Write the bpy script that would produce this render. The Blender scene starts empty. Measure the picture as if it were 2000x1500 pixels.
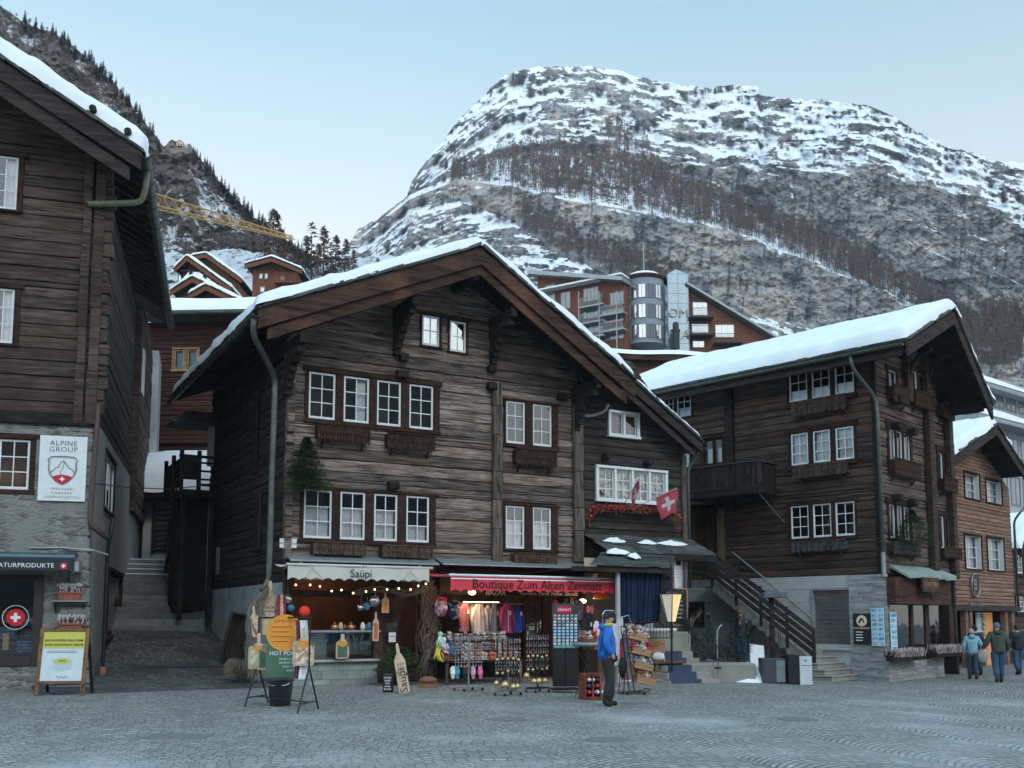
import bpy, math, random
import numpy as np
from mathutils import Vector, Matrix, noise as mnoise
random.seed(7); rng = np.random.default_rng(7)
S = bpy.context.scene; COL = S.collection; R = math.radians; PI = math.pi
# ---------------- camera, sky, sun, exposure ----------------
F = 1944.0; PITCH = R(6.0); EYE = 1.62; CX = 1000.0; CY = 1006.0
cd = bpy.data.cameras.new('camera'); cam = bpy.data.objects.new('camera', cd); COL.objects.link(cam)
cd.lens = 35; cd.sensor_width = 36; cd.sensor_fit = 'HORIZONTAL'; cd.shift_y = (CY-750)/2000.0
cd.clip_start = .1; cd.clip_end = 9000
cam.location = (0, 0, EYE); cam.rotation_euler = (R(90)+PITCH, 0, 0); S.camera = cam
SUN_EL, SUN_AZ = R(9.0), R(150.0)      # low winter sun behind the valley side, out of sight
w = bpy.data.worlds.new('World'); S.world = w; w.use_nodes = True
nt = w.node_tree; nt.nodes.clear()
o_ = nt.nodes.new('ShaderNodeOutputWorld'); bg = nt.nodes.new('ShaderNodeBackground'); sky = nt.nodes.new('ShaderNodeTexSky')
sky.sky_type = 'NISHITA'; sky.sun_disc = False; sky.sun_elevation = SUN_EL; sky.sun_rotation = SUN_AZ
sky.altitude = 1600; sky.air_density = 1.0; sky.dust_density = .6; sky.ozone_density = 2.0
# the clear dusk sky: Nishita blended with a pale, slightly rosy horizon band
tc = nt.nodes.new('ShaderNodeTexCoord'); sx = nt.nodes.new('ShaderNodeSeparateXYZ'); cr = nt.nodes.new('ShaderNodeValToRGB')
nt.links.new(tc.outputs['Generated'], sx.inputs[0]); nt.links.new(sx.outputs['Z'], cr.inputs[0])
e = cr.color_ramp.elements
e[0].position = 0.0; e[0].color = (5.5, 5.4, 5.4, 1); e[1].position = 1.0; e[1].color = (1.9, 3.05, 4.15, 1)
for p, c in ((.28, (5.2, 5.45, 5.6)), (.36, (4.75, 5.2, 5.45)), (.45, (3.45, 4.45, 4.95)), (.54, (2.35, 3.65, 4.4)), (.7, (2.0, 3.3, 4.25))):
    q = e.new(p); q.color = (*c, 1)
# slight sideways fall-off: the sky is darker to the right, away from the glow
mp = nt.nodes.new('ShaderNodeMapRange'); nt.links.new(sx.outputs['X'], mp.inputs[0])
mp.inputs[1].default_value = -.1; mp.inputs[2].default_value = .5; mp.inputs[3].default_value = 1.0; mp.inputs[4].default_value = .84
vm = nt.nodes.new('ShaderNodeVectorMath'); vm.operation = 'SCALE'
nt.links.new(cr.outputs[0], vm.inputs[0]); nt.links.new(mp.outputs[0], vm.inputs['Scale'])
# the sky behind the viewer, where the sun has gone down, is the brighter half
my = nt.nodes.new('ShaderNodeMapRange'); my.interpolation_type = 'SMOOTHSTEP'; nt.links.new(sx.outputs['Y'], my.inputs[0])
my.inputs[1].default_value = -.75; my.inputs[2].default_value = .55; my.inputs[3].default_value = 3.5; my.inputs[4].default_value = 1.40
vb = nt.nodes.new('ShaderNodeVectorMath'); vb.operation = 'SCALE'; nt.links.new(vm.outputs[0], vb.inputs[0]); nt.links.new(my.outputs[0], vb.inputs['Scale'])
mx = nt.nodes.new('ShaderNodeMix'); mx.data_type = 'RGBA'; mx.inputs['Factor'].default_value = .85
nt.links.new(sky.outputs[0], mx.inputs['A']); nt.links.new(vb.outputs[0], mx.inputs['B'])
nt.links.new(mx.outputs['Result'], bg.inputs[0]); bg.inputs[1].default_value = .085
nt.links.new(bg.outputs[0], o_.inputs[0])
sl = bpy.data.lights.new('sun', 'SUN'); sl.energy = .5; sl.angle = R(12); sl.color = (1, .93, .86)
so = bpy.data.objects.new('sun', sl); COL.objects.link(so)
so.rotation_euler = Vector((-math.sin(SUN_AZ)*math.cos(R(38)), -math.cos(SUN_AZ)*math.cos(R(38)), -math.sin(R(38)))).to_track_quat('-Z', 'Y').to_euler()
S.view_settings.view_transform = 'Standard'; S.view_settings.look = 'None'; S.view_settings.gamma = 1; S.view_settings.exposure = .92
S.cycles.use_denoising = True; S.cycles.max_bounces = 6; S.cycles.diffuse_bounces = 3; S.cycles.glossy_bounces = 3
S.cycles.transparent_max_bounces = 12; S.cycles.caustics_reflective = False; S.cycles.caustics_refractive = False
S.cycles.sample_clamp_indirect = 4
# ---------------- surveying helpers: photograph pixel -> ray -> real place ----------------
CAM = Vector((0, 0, EYE)); cp, sp = math.cos(PITCH), math.sin(PITCH)
def ray(px, py):
    a, b = (px-CX)/F, (CY-py)/F
    return Vector((a, cp-b*sp, sp+b*cp))
def at(px, py, Y):
    d = ray(px, py); return CAM+d*(Y/d.y)
def gz(x, y=20):        # height of the street: it drops a little to the right
    def ss(a, b, t):
        t = min(1, max(0, (t-a)/(b-a))); return t*t*(3-2*t)
    return -.06*ss(-4, 3, x) - .20*ss(4, 12, x)
def on_ground(px, py):
    d = ray(px, py); z = 0
    for _ in range(8):
        t = (z-EYE)/d.z; p = CAM+d*t; z = gz(p.x, p.y)
    return Vector((p.x, p.y, z))
# ---------------- objects ----------------
def tag(o, label=None, cat=None, group=None, kind=None):
    if label: o['label'] = label
    if cat: o['category'] = cat
    if group: o['group'] = group
    if kind: o['kind'] = kind
    return o
def empty(name, loc, rz=0, label=None, cat=None, group=None, parent=None):
    o = bpy.data.objects.new(name, None); COL.objects.link(o); o.location = loc; o.rotation_euler = (0, 0, rz)
    o.empty_display_size = .2
    if parent: o.parent = parent
    return tag(o, label, cat, group)
def children(o): return [c for c in bpy.data.objects if c.parent == o]
def copy_tree(o, parent=None):
    kids = children(o); c = o.copy(); COL.objects.link(c)
    if parent: c.parent = parent
    for k in kids: copy_tree(k, c)
    return c
class MB:
    def __init__(s): s.v = []; s.f = []; s.m = []; s.mi = 0
    def add(s, vs, fs):
        b = len(s.v); s.v.extend([tuple(p) for p in vs]); s.f.extend([tuple(b+i for i in f) for f in fs]); s.m.extend([s.mi]*len(fs)); return s
    def box(s, x0, x1, y0, y1, z0, z1):
        return s.add([(x0,y0,z0),(x1,y0,z0),(x1,y1,z0),(x0,y1,z0),(x0,y0,z1),(x1,y0,z1),(x1,y1,z1),(x0,y1,z1)],
                     [(3,2,1,0),(4,5,6,7),(0,1,5,4),(1,2,6,5),(2,3,7,6),(3,0,4,7)])
    def bbox(s, x0, x1, y0, y1, z0, z1, b=.01):   # box with bevelled long edges on every side
        if min(x1-x0, y1-y0, z1-z0) < 2.2*b: return s.box(x0,x1,y0,y1,z0,z1)
        xs, ys, zs = (x0,x0+b,x1-b,x1), (y0,y0+b,y1-b,y1), (z0,z0+b,z1-b,z1)
        P = []; idx = {}
        for i in (0,3):
            for j in (0,3):
                for k in (0,3):
                    ii, jj, kk = (1 if i==0 else 2), (1 if j==0 else 2), (1 if k==0 else 2)
                    idx[i,j,k] = len(P); P += [(xs[i],ys[jj],zs[kk]),(xs[ii],ys[j],zs[kk]),(xs[ii],ys[jj],zs[k])]
        g = lambda i,j,k,a: idx[i,j,k]+a
        Q = []
        for i in (0,3): Q.append([g(i,0,0,0),g(i,3,0,0),g(i,3,3,0),g(i,0,3,0)])
        for j in (0,3): Q.append([g(0,j,0,1),g(3,j,0,1),g(3,j,3,1),g(0,j,3,1)])
        for k in (0,3): Q.append([g(0,0,k,2),g(3,0,k,2),g(3,3,k,2),g(0,3,k,2)])
        for j in (0,3):
            for k in (0,3): Q.append([g(0,j,k,1),g(3,j,k,1),g(3,j,k,2),g(0,j,k,2)])
        for i in (0,3):
            for k in (0,3): Q.append([g(i,0,k,0),g(i,3,k,0),g(i,3,k,2),g(i,0,k,2)])
        for i in (0,3):
            for j in (0,3): Q.append([g(i,j,0,0),g(i,j,3,0),g(i,j,3,1),g(i,j,0,1)])
        for c in idx.values(): Q.append([c,c+1,c+2])
        return s.add(P, Q)
    def obox(s, p, q, w, h, up=(0,0,1)):     # beam from p to q, w wide, h high
        p, q = Vector(p), Vector(q); d = (q-p).normalized(); u = Vector(up); a = d.cross(u)
        if a.length < 1e-4: a = d.cross(Vector((1,0,0)))
        a.normalize(); u = a.cross(d)
        c = [a*(-w/2)-u*(h/2), a*(w/2)-u*(h/2), a*(w/2)+u*(h/2), a*(-w/2)+u*(h/2)]
        return s.add([p+k for k in c]+[q+k for k in c], [(3,2,1,0),(4,5,6,7),(0,1,5,4),(1,2,6,5),(2,3,7,6),(3,0,4,7)])
    def tube(s, path, r, n=8, cap=True):
        path = [Vector(p) for p in path]; rs = r if isinstance(r, (list, tuple)) else [r]*len(path)
        prev = None; rings = []
        for i, p in enumerate(path):
            d = (path[min(i+1, len(path)-1)]-path[max(i-1, 0)])
            if d.length < 1e-7: d = Vector((0,0,1))
            d.normalize()
            if prev is None:
                a = d.cross(Vector((0,0,1)));
                if a.length < .05: a = d.cross(Vector((1,0,0)))
            else: a = prev-d*prev.dot(d)
            if a.length < 1e-5: a = d.orthogonal()
            a.normalize(); prev = a; b = d.cross(a)
            rings.append([p+(a*math.cos(2*PI*k/n)+b*math.sin(2*PI*k/n))*rs[i] for k in range(n)])
        vs = [v for r_ in rings for v in r_]; fs = []
        for i in range(len(path)-1):
            for k in range(n): fs.append((i*n+k, i*n+(k+1)%n, (i+1)*n+(k+1)%n, (i+1)*n+k))
        if cap: fs += [tuple(reversed(range(n))), tuple((len(path)-1)*n+k for k in range(n))]
        return s.add(vs, fs)
    def lathe(s, prof, c=(0,0,0), n=20, sx=1, sy=1):   # prof: (r, z)
        vs = [(c[0]+r*sx*math.cos(2*PI*k/n), c[1]+r*sy*math.sin(2*PI*k/n), c[2]+z) for r, z in prof for k in range(n)]
        fs = [(i*n+k, i*n+(k+1)%n, (i+1)*n+(k+1)%n, (i+1)*n+k) for i in range(len(prof)-1) for k in range(n)]
        if prof[0][0] > 1e-4: fs.append(tuple(reversed(range(n))))
        if prof[-1][0] > 1e-4: fs.append(tuple((len(prof)-1)*n+k for k in range(n)))
        return s.add(vs, fs)
    def ball(s, c, rx, ry=None, rz=None, n=12, m=8, jit=0):
        ry = rx if ry is None else ry; rz = rx if rz is None else rz; vs = []
        for i in range(m+1):
            t = PI*i/m
            for k in range(n):
                j = 1+random.uniform(-jit, jit)
                vs.append((c[0]+rx*j*math.sin(t)*math.cos(2*PI*k/n), c[1]+ry*j*math.sin(t)*math.sin(2*PI*k/n), c[2]-rz*j*math.cos(t)))
        return s.add(vs, [(i*n+k, i*n+(k+1)%n, (i+1)*n+(k+1)%n, (i+1)*n+k) for i in range(m) for k in range(n)])
    def prism(s, poly, y0, y1):        # poly: (x, z) outline extruded in y
        n = len(poly)
        return s.add([(x, y0, z) for x, z in poly]+[(x, y1, z) for x, z in poly],
                     [tuple(range(n)), tuple(reversed(range(n, 2*n)))]+[(i, i+n, (i+1)%n+n, (i+1)%n) for i in range(n)])
    def grid(s, fn, nu, nv):
        vs = [fn(i/nu, j/nv) for j in range(nv+1) for i in range(nu+1)]
        return s.add(vs, [(j*(nu+1)+i, j*(nu+1)+i+1, (j+1)*(nu+1)+i+1, (j+1)*(nu+1)+i) for j in range(nv) for i in range(nu)])
    def quad(s, a, b, c, d): return s.add([a, b, c, d], [(0,1,2,3)])
    def build(s, name, mats, parent=None, smooth=False, rot=0, loc=None, label=None):
        me = bpy.data.meshes.new(name); me.from_pydata(s.v, [], s.f)
        for m in (mats if isinstance(mats, (list, tuple)) else [mats]): me.materials.append(m)
        if any(s.m): me.polygons.foreach_set('material_index', s.m)
        if smooth: me.polygons.foreach_set('use_smooth', [True]*len(s.f))
        me.validate(); me.update()
        o = bpy.data.objects.new(name, me); COL.objects.link(o)
        if parent: o.parent = parent
        if loc is not None: o.location = loc
        if rot: o.rotation_euler = (0, 0, rot)
        if label: o['label'] = label
        return o
def each(g, name, mats, parent=None, **k):      # one object per separate piece of g
    root = list(range(len(g.v)))
    def fd(a):
        while root[a] != a: root[a] = root[root[a]]; a = root[a]
        return a
    for f in g.f:
        for i in f[1:]: root[fd(i)] = fd(f[0])
    parts = {}
    for f in g.f: parts.setdefault(fd(f[0]), []).append(f)
    for fs in parts.values():
        ids = sorted({i for f in fs for i in f}); rm = {a: b for b, a in enumerate(ids)}; q = MB(); q.add([g.v[i] for i in ids], [tuple(rm[i] for i in f) for f in fs]); q.build(name, mats, parent, **k)
def recalc(o):
    import bmesh
    b = bmesh.new(); b.from_mesh(o.data); bmesh.ops.recalc_face_normals(b, faces=b.faces); b.to_mesh(o.data); b.free(); return o
def text(s, size, m, parent, loc, rx=PI/2, rz=0, name='lettering', ext=.004, align='CENTER', sp=1.0, bold=0, shear=0, ry=0, sx=1):
    c = bpy.data.curves.new('txt', 'FONT'); c.body = s; c.size = size; c.extrude = ext; c.align_x = align; c.align_y = 'CENTER'
    c.space_character = sp; c.offset = bold; c.resolution_u = 3; c.shear = shear
    t = bpy.data.objects.new('txt', c); COL.objects.link(t); bpy.context.view_layer.update()
    me = bpy.data.meshes.new_from_object(t); bpy.data.objects.remove(t); bpy.data.curves.remove(c)
    me.materials.clear(); me.materials.append(m); me.name = name
    o = bpy.data.objects.new(name, me); COL.objects.link(o); o.parent = parent
    o.location = loc; o.rotation_euler = (rx, ry, rz); o.scale = (sx, 1, 1)
    return o
class Wall:     # a facade: local x to the right along it, y into the house, z up
    def __init__(s, root, rz, loc, rot=0):
        s.root = root; s.rot = rot; s.M = Matrix.Translation(loc) @ Matrix.Rotation(rz+rot, 4, 'Z'); s.I = s.M.inverted()
    def loc(s, px, py, off=0):     # where the pixel's ray meets the plane 'off' metres in front of the wall
        o = s.I @ CAM; d = s.I.to_3x3() @ ray(px, py); t = (-off-o.y)/d.y; p = o+d*t; return p.x, p.z
    def x(s, px, py=1000, off=0): return s.loc(px, py, off)[0]
    def z(s, px, py, off=0): return s.loc(px, py, off)[1]
    def rect(s, xl, xr, yt, yb, off=0):
        xm, ym = (xl+xr)/2, (yt+yb)/2
        return s.x(xl, ym, off), s.x(xr, ym, off), s.z(xm, yb, off), s.z(xm, yt, off)
    def part(s, mb, name, mats, smooth=False, label=None): return mb.build(name, mats, s.root, smooth, s.rot, label=label)
    def world(s, x, y, z): return s.M @ Vector((x, y, z))
# ---------------- materials ----------------
MATS = {}
def mat(name, c1, c2=None, sc=4, st=(1,1,1), rough=.8, bump=.0, bsc=None, island=0., metal=0., spec=.4, detail=6, mid=.5, spread=.25,
        emit=None, es=0, c3=None, sc3=1.2, f3=.5, w3=.12, coords='Object', bdist=.02, crack=None):
    m = bpy.data.materials.new(name); m.use_nodes = True; n = m.node_tree.nodes; l = m.node_tree.links
    b = n['Principled BSDF']; b.inputs['Roughness'].default_value = rough; b.inputs['Metallic'].default_value = metal
    b.inputs['Specular IOR Level'].default_value = spec
    if c2 is None and not island and not bump:
        b.inputs['Base Color'].default_value = (*c1, 1)
    else:
        c2 = c2 or tuple(k*.8 for k in c1)
        t = n.new('ShaderNodeTexCoord'); mpn = n.new('ShaderNodeMapping'); mpn.inputs['Scale'].default_value = st
        l.new(t.outputs[coords], mpn.inputs[0])
        vec = mpn.outputs[0]
        if island:
            g = n.new('ShaderNodeNewGeometry'); ad = n.new('ShaderNodeVectorMath'); ad.operation = 'ADD'
            ml = n.new('ShaderNodeMath'); ml.operation = 'MULTIPLY'; ml.inputs[1].default_value = 37.
            l.new(g.outputs['Random Per Island'], ml.inputs[0]); l.new(vec, ad.inputs[0]); l.new(ml.outputs[0], ad.inputs[1]); vec = ad.outputs[0]
        no = n.new('ShaderNodeTexNoise'); no.inputs['Scale'].default_value = sc; no.inputs['Detail'].default_value = detail; no.inputs['Roughness'].default_value = .62
        l.new(vec, no.inputs['Vector'])
        r = n.new('ShaderNodeValToRGB'); r.color_ramp.elements[0].position = mid-spread; r.color_ramp.elements[1].position = mid+spread
        r.color_ramp.elements[0].color = (*c1, 1); r.color_ramp.elements[1].color = (*c2, 1); l.new(no.outputs[0], r.inputs[0]); out = r.outputs[0]
        if c3:      # large blotches of a third colour
            n3 = n.new('ShaderNodeTexNoise'); n3.inputs['Scale'].default_value = sc3; n3.inputs['Detail'].default_value = 5; l.new(t.outputs[coords], n3.inputs['Vector'])
            r3 = n.new('ShaderNodeMapRange'); r3.inputs[1].default_value = f3-w3; r3.inputs[2].default_value = f3+w3; l.new(n3.outputs[0], r3.inputs[0])
            m3 = n.new('ShaderNodeMix'); m3.data_type = 'RGBA'; l.new(r3.outputs[0], m3.inputs['Factor']); l.new(out, m3.inputs['A']); m3.inputs['B'].default_value = (*c3, 1); out = m3.outputs['Result']
        if island:
            mr = n.new('ShaderNodeMapRange'); mr.inputs[3].default_value = 1-island; mr.inputs[4].default_value = 1+island
            l.new(g.outputs['Random Per Island'], mr.inputs[0]); vm = n.new('ShaderNodeVectorMath'); vm.operation = 'SCALE'
            l.new(out, vm.inputs[0]); l.new(mr.outputs[0], vm.inputs['Scale']); out = vm.outputs[0]
        if crack:
            mc = n.new('ShaderNodeMapping'); mc.inputs['Scale'].default_value = crack; l.new(vec if not island else ad.outputs[0], mc.inputs[0])
            nc = n.new('ShaderNodeTexNoise'); nc.inputs['Scale'].default_value = 1; nc.inputs['Detail'].default_value = 5; nc.inputs['Roughness'].default_value = .7; l.new(mc.outputs[0], nc.inputs['Vector'])
            rc = n.new('ShaderNodeMapRange'); rc.inputs[1].default_value = .36; rc.inputs[2].default_value = .47; rc.inputs[3].default_value = .25; l.new(nc.outputs[0], rc.inputs[0])
            vc = n.new('ShaderNodeVectorMath'); vc.operation = 'SCALE'; l.new(out, vc.inputs[0]); l.new(rc.outputs[0], vc.inputs['Scale']); out = vc.outputs[0]
        l.new(out, b.inputs['Base Color'])
        if bump:
            bp = n.new('ShaderNodeBump'); bp.inputs['Strength'].default_value = bump; bp.inputs['Distance'].default_value = bdist
            if bsc:
                nb = n.new('ShaderNodeTexNoise'); nb.inputs['Scale'].default_value = bsc; nb.inputs['Detail'].default_value = 8; l.new(vec, nb.inputs['Vector']); l.new(nb.outputs[0], bp.inputs['Height'])
            else: l.new(no.outputs[0], bp.inputs['Height'])
            l.new(bp.outputs[0], b.inputs['Normal'])
    if emit: b.inputs['Emission Color'].default_value = (*emit, 1); b.inputs['Emission Strength'].default_value = es
    MATS[name] = m; return m
def wood(name, dark, light, c3=None, f3=.6, **k):
    k = dict(dict(crack=(.9, 1, 2.6), island=.3, bump=.9, bdist=.02, sc=1.0, st=(1.5, 4, 21), rough=.85, spec=.2, sc3=.9, w3=.13, detail=9, spread=.17), **k)
    return mat(name, dark, light, c3=c3, f3=f3, **k)
WMAIN = wood('weathered_grey_brown_logs', (.036,.028,.025), (.305,.243,.210), c3=(.155,.102,.076), f3=.60, spread=.13, bump=1, island=.42)
WTRIM = wood('brown_window_casing', (.022,.011,.008), (.062,.029,.020), st=(3,3,6), island=.15, bump=.3)
WDARK = wood('blackened_timber', (.010,.008,.008), (.040,.032,.029), island=.3, st=(2,2,9))
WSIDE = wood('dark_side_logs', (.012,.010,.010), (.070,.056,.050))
WLEFT = wood('dark_umber_logs', (.014,.010,.009), (.150,.106,.092), c3=(.060,.036,.029), f3=.56)
WANNEX = wood('grey_dark_logs', (.018,.015,.015), (.085,.070,.064))
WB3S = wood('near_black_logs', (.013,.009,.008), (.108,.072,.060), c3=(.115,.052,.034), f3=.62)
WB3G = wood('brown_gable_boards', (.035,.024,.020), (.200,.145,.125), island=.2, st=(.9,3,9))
WB4 = wood('orange_brown_siding', (.17,.090,.062), (.33,.195,.140), island=.22, bump=.2)
WBARGE = wood('red_brown_bargeboard', (.016,.010,.009), (.090,.046,.033), c3=(.17,.075,.045), f3=.62, st=(.9,4,16), island=.1)
WBARGED = wood('dark_bargeboard', (.018,.013,.013), (.062,.045,.042), st=(.7,3,9), island=.15)
WPOST = wood('grey_vertical_post', (.035,.029,.026), (.20,.165,.14), st=(12,12,.8), island=.2)
WRED = wood('red_brown_siding', (.035,.015,.013), (.090,.034,.027), island=.2)
WCHALET = wood('chalet_cladding', (.11,.042,.025), (.25,.098,.055), island=.2)
WPALE = wood('pale_board', (.50,.36,.25), (.66,.50,.37), st=(6,6,1.5), island=.03, bump=.1)
WCRATE = wood('new_spruce_crate', (.30,.16,.08), (.50,.30,.17), island=.15, bump=.2)
WBENCH = wood('varnished_bench_wood', (.10,.04,.02), (.22,.10,.055), island=.15, rough=.5)
SLATE = mat('grey_roof_slates', (.030,.031,.030), (.11,.115,.105), sc=3, island=.4, bump=.5, rough=.7)
SLATEG = mat('mossy_dark_slates', (.022,.030,.030), (.075,.095,.088), sc=3, island=.3, bump=.4, rough=.6)
SNOW = mat('snow', (.74,.79,.83), (.84,.87,.90), sc=1.6, rough=.6, bump=.35, bsc=5, bdist=.05, spec=.3)
RUBBLE = None
PLASTER = mat('pale_plaster', (.30,.33,.34), (.44,.47,.47), sc=2.2, rough=.9, bump=.3, bsc=30, bdist=.01, c3=(.24,.26,.26), f3=.62)
PLASTERL = mat('rough_grey_render', (.17,.17,.165), (.33,.33,.32), sc=2.5, rough=.95, bump=.9, bsc=24, bdist=.03)
CONCR = mat('smooth_grey_blue_stone', (.30,.30,.295), (.44,.44,.43), sc=1.8, rough=.8, bump=.12, bsc=25, bdist=.01, island=.06)
CONCS = mat('stair_concrete', (.20,.20,.18), (.33,.32,.28), sc=2.5, rough=.85, bump=.3, bsc=18, bdist=.01)
STONEC = mat('thin_course_stone', (.17,.18,.18), (.38,.385,.375), sc=3, st=(1,1,3), rough=.85, island=.22, bump=.4)
TILE = mat('green_grey_tile', (.17,.215,.20), (.34,.38,.35), sc=3, rough=.55, island=.18, bump=.1)
ZINC = mat('zinc', (.22,.25,.26), (.36,.39,.41), sc=5, rough=.45, metal=.5, bump=.05)
PIPE = mat('green_grey_pipe', (.055,.065,.060), (.13,.15,.135), sc=4, rough=.45, metal=.5)
PIPEB = mat('brown_pipe', (.06,.033,.03), (.10,.055,.048), sc=4, rough=.5)
WHITE = mat('white_window_paint', (.62,.66,.67), (.74,.77,.78), sc=8, rough=.5)
WHITED = mat('pale_blue_board', (.50,.58,.62), (.60,.67,.70), sc=5, rough=.5)
CURT = mat('lace_curtain', (.58,.62,.66), (.84,.86,.88), sc=9, st=(3,1,.6), rough=.9, bump=.3)
IRON = mat('black_iron', (.015,.016,.018), (.03,.032,.035), sc=20, rough=.45, metal=.4)
CHROME = mat('chrome_tube', (.45,.47,.49), (.6,.62,.63), sc=10, rough=.25, metal=.9)
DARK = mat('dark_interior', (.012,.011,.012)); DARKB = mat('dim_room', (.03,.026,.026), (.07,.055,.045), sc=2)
RED = mat('red_canvas', (.60,.035,.055), (.70,.06,.085), sc=6, rough=.8)
CREAM = mat('cream_canvas', (.52,.50,.44), (.60,.58,.53), sc=5, rough=.85)
REDP = mat('red_paint', (.55,.02,.03)); BLK = mat('black_ink', (.012,.012,.014)); WHT = mat('white_ink', (.8,.82,.83))
NAVY = mat('navy_curtain', (.008,.018,.055), (.016,.033,.085), sc=5, rough=.95)
GREENF = mat('fir_needles', (.022,.055,.020), (.085,.15,.055), sc=9, rough=.9)
GREEND = mat('dark_conifer', (.022,.032,.032), (.055,.072,.066), sc=5, rough=.95)  # conifer green lightened so the colour itself carries some haze
LARCH = mat('bare_larch_twigs', (.11,.066,.056), (.22,.135,.108), sc=.3, rough=.95, coords='Object')  # distance haze mixed into the twig colour, hence the lighter brown
BARK = mat('bark', (.05,.042,.04), (.10,.08,.075), sc=5)
VINE = mat('dry_vine', (.13,.10,.075), (.28,.23,.175), sc=6, rough=.9)
BULB = mat('warm_bulb', (1,.7,.35), emit=(1,.55,.2), es=5)
YELC = mat('yellow_crane', (.48,.27,.07), (.56,.34,.11), sc=2, rough=.5)
def glass(name, tint=(.9,.95,.96), rough=.02, dark=0.0, f0=.12):
    m = bpy.data.materials.new(name); m.use_nodes = True; n = m.node_tree.nodes; l = m.node_tree.links; n.clear()
    o = n.new('ShaderNodeOutputMaterial'); t = n.new('ShaderNodeBsdfTransparent'); g = n.new('ShaderNodeBsdfGlossy')
    g.inputs['Roughness'].default_value = rough; g.inputs['Color'].default_value = (*tint, 1); t.inputs['Color'].default_value = (1-dark,)*3+(1,)
    fr = n.new('ShaderNodeFresnel'); fr.inputs['IOR'].default_value = 1.5; mr = n.new('ShaderNodeMapRange')
    l.new(fr.outputs[0], mr.inputs[0]); mr.inputs[3].default_value = f0; mr.inputs[4].default_value = 1
    x = n.new('ShaderNodeMixShader'); l.new(mr.outputs[0], x.inputs[0]); l.new(t.outputs[0], x.inputs[1]); l.new(g.outputs[0], x.inputs[2]); l.new(x.outputs[0], o.inputs[0])
    # slightly wavy old panes
    no = n.new('ShaderNodeTexNoise'); no.inputs['Scale'].default_value = 2.2; no.inputs['Detail'].default_value = 1
    bp = n.new('ShaderNodeBump'); bp.inputs['Strength'].default_value = .25; bp.inputs['Distance'].default_value = .02
    tcn = n.new('ShaderNodeTexCoord'); l.new(tcn.outputs['Object'], no.inputs['Vector']); l.new(no.outputs[0], bp.inputs['Height']); l.new(bp.outputs[0], g.inputs['Normal'])
    MATS[name] = m; return m
GLASS = glass('window_glass', f0=.06); GLASSM = glass('glowing_sky_pane', f0=.42); GLASSB = glass('mirror_glass', f0=.42, dark=.3); GLASSL = glass('pale_blue_glass', tint=(.72,.88,1), f0=.22); PLASTIC = glass('clear_plastic', f0=.12, rough=.2)
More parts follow.
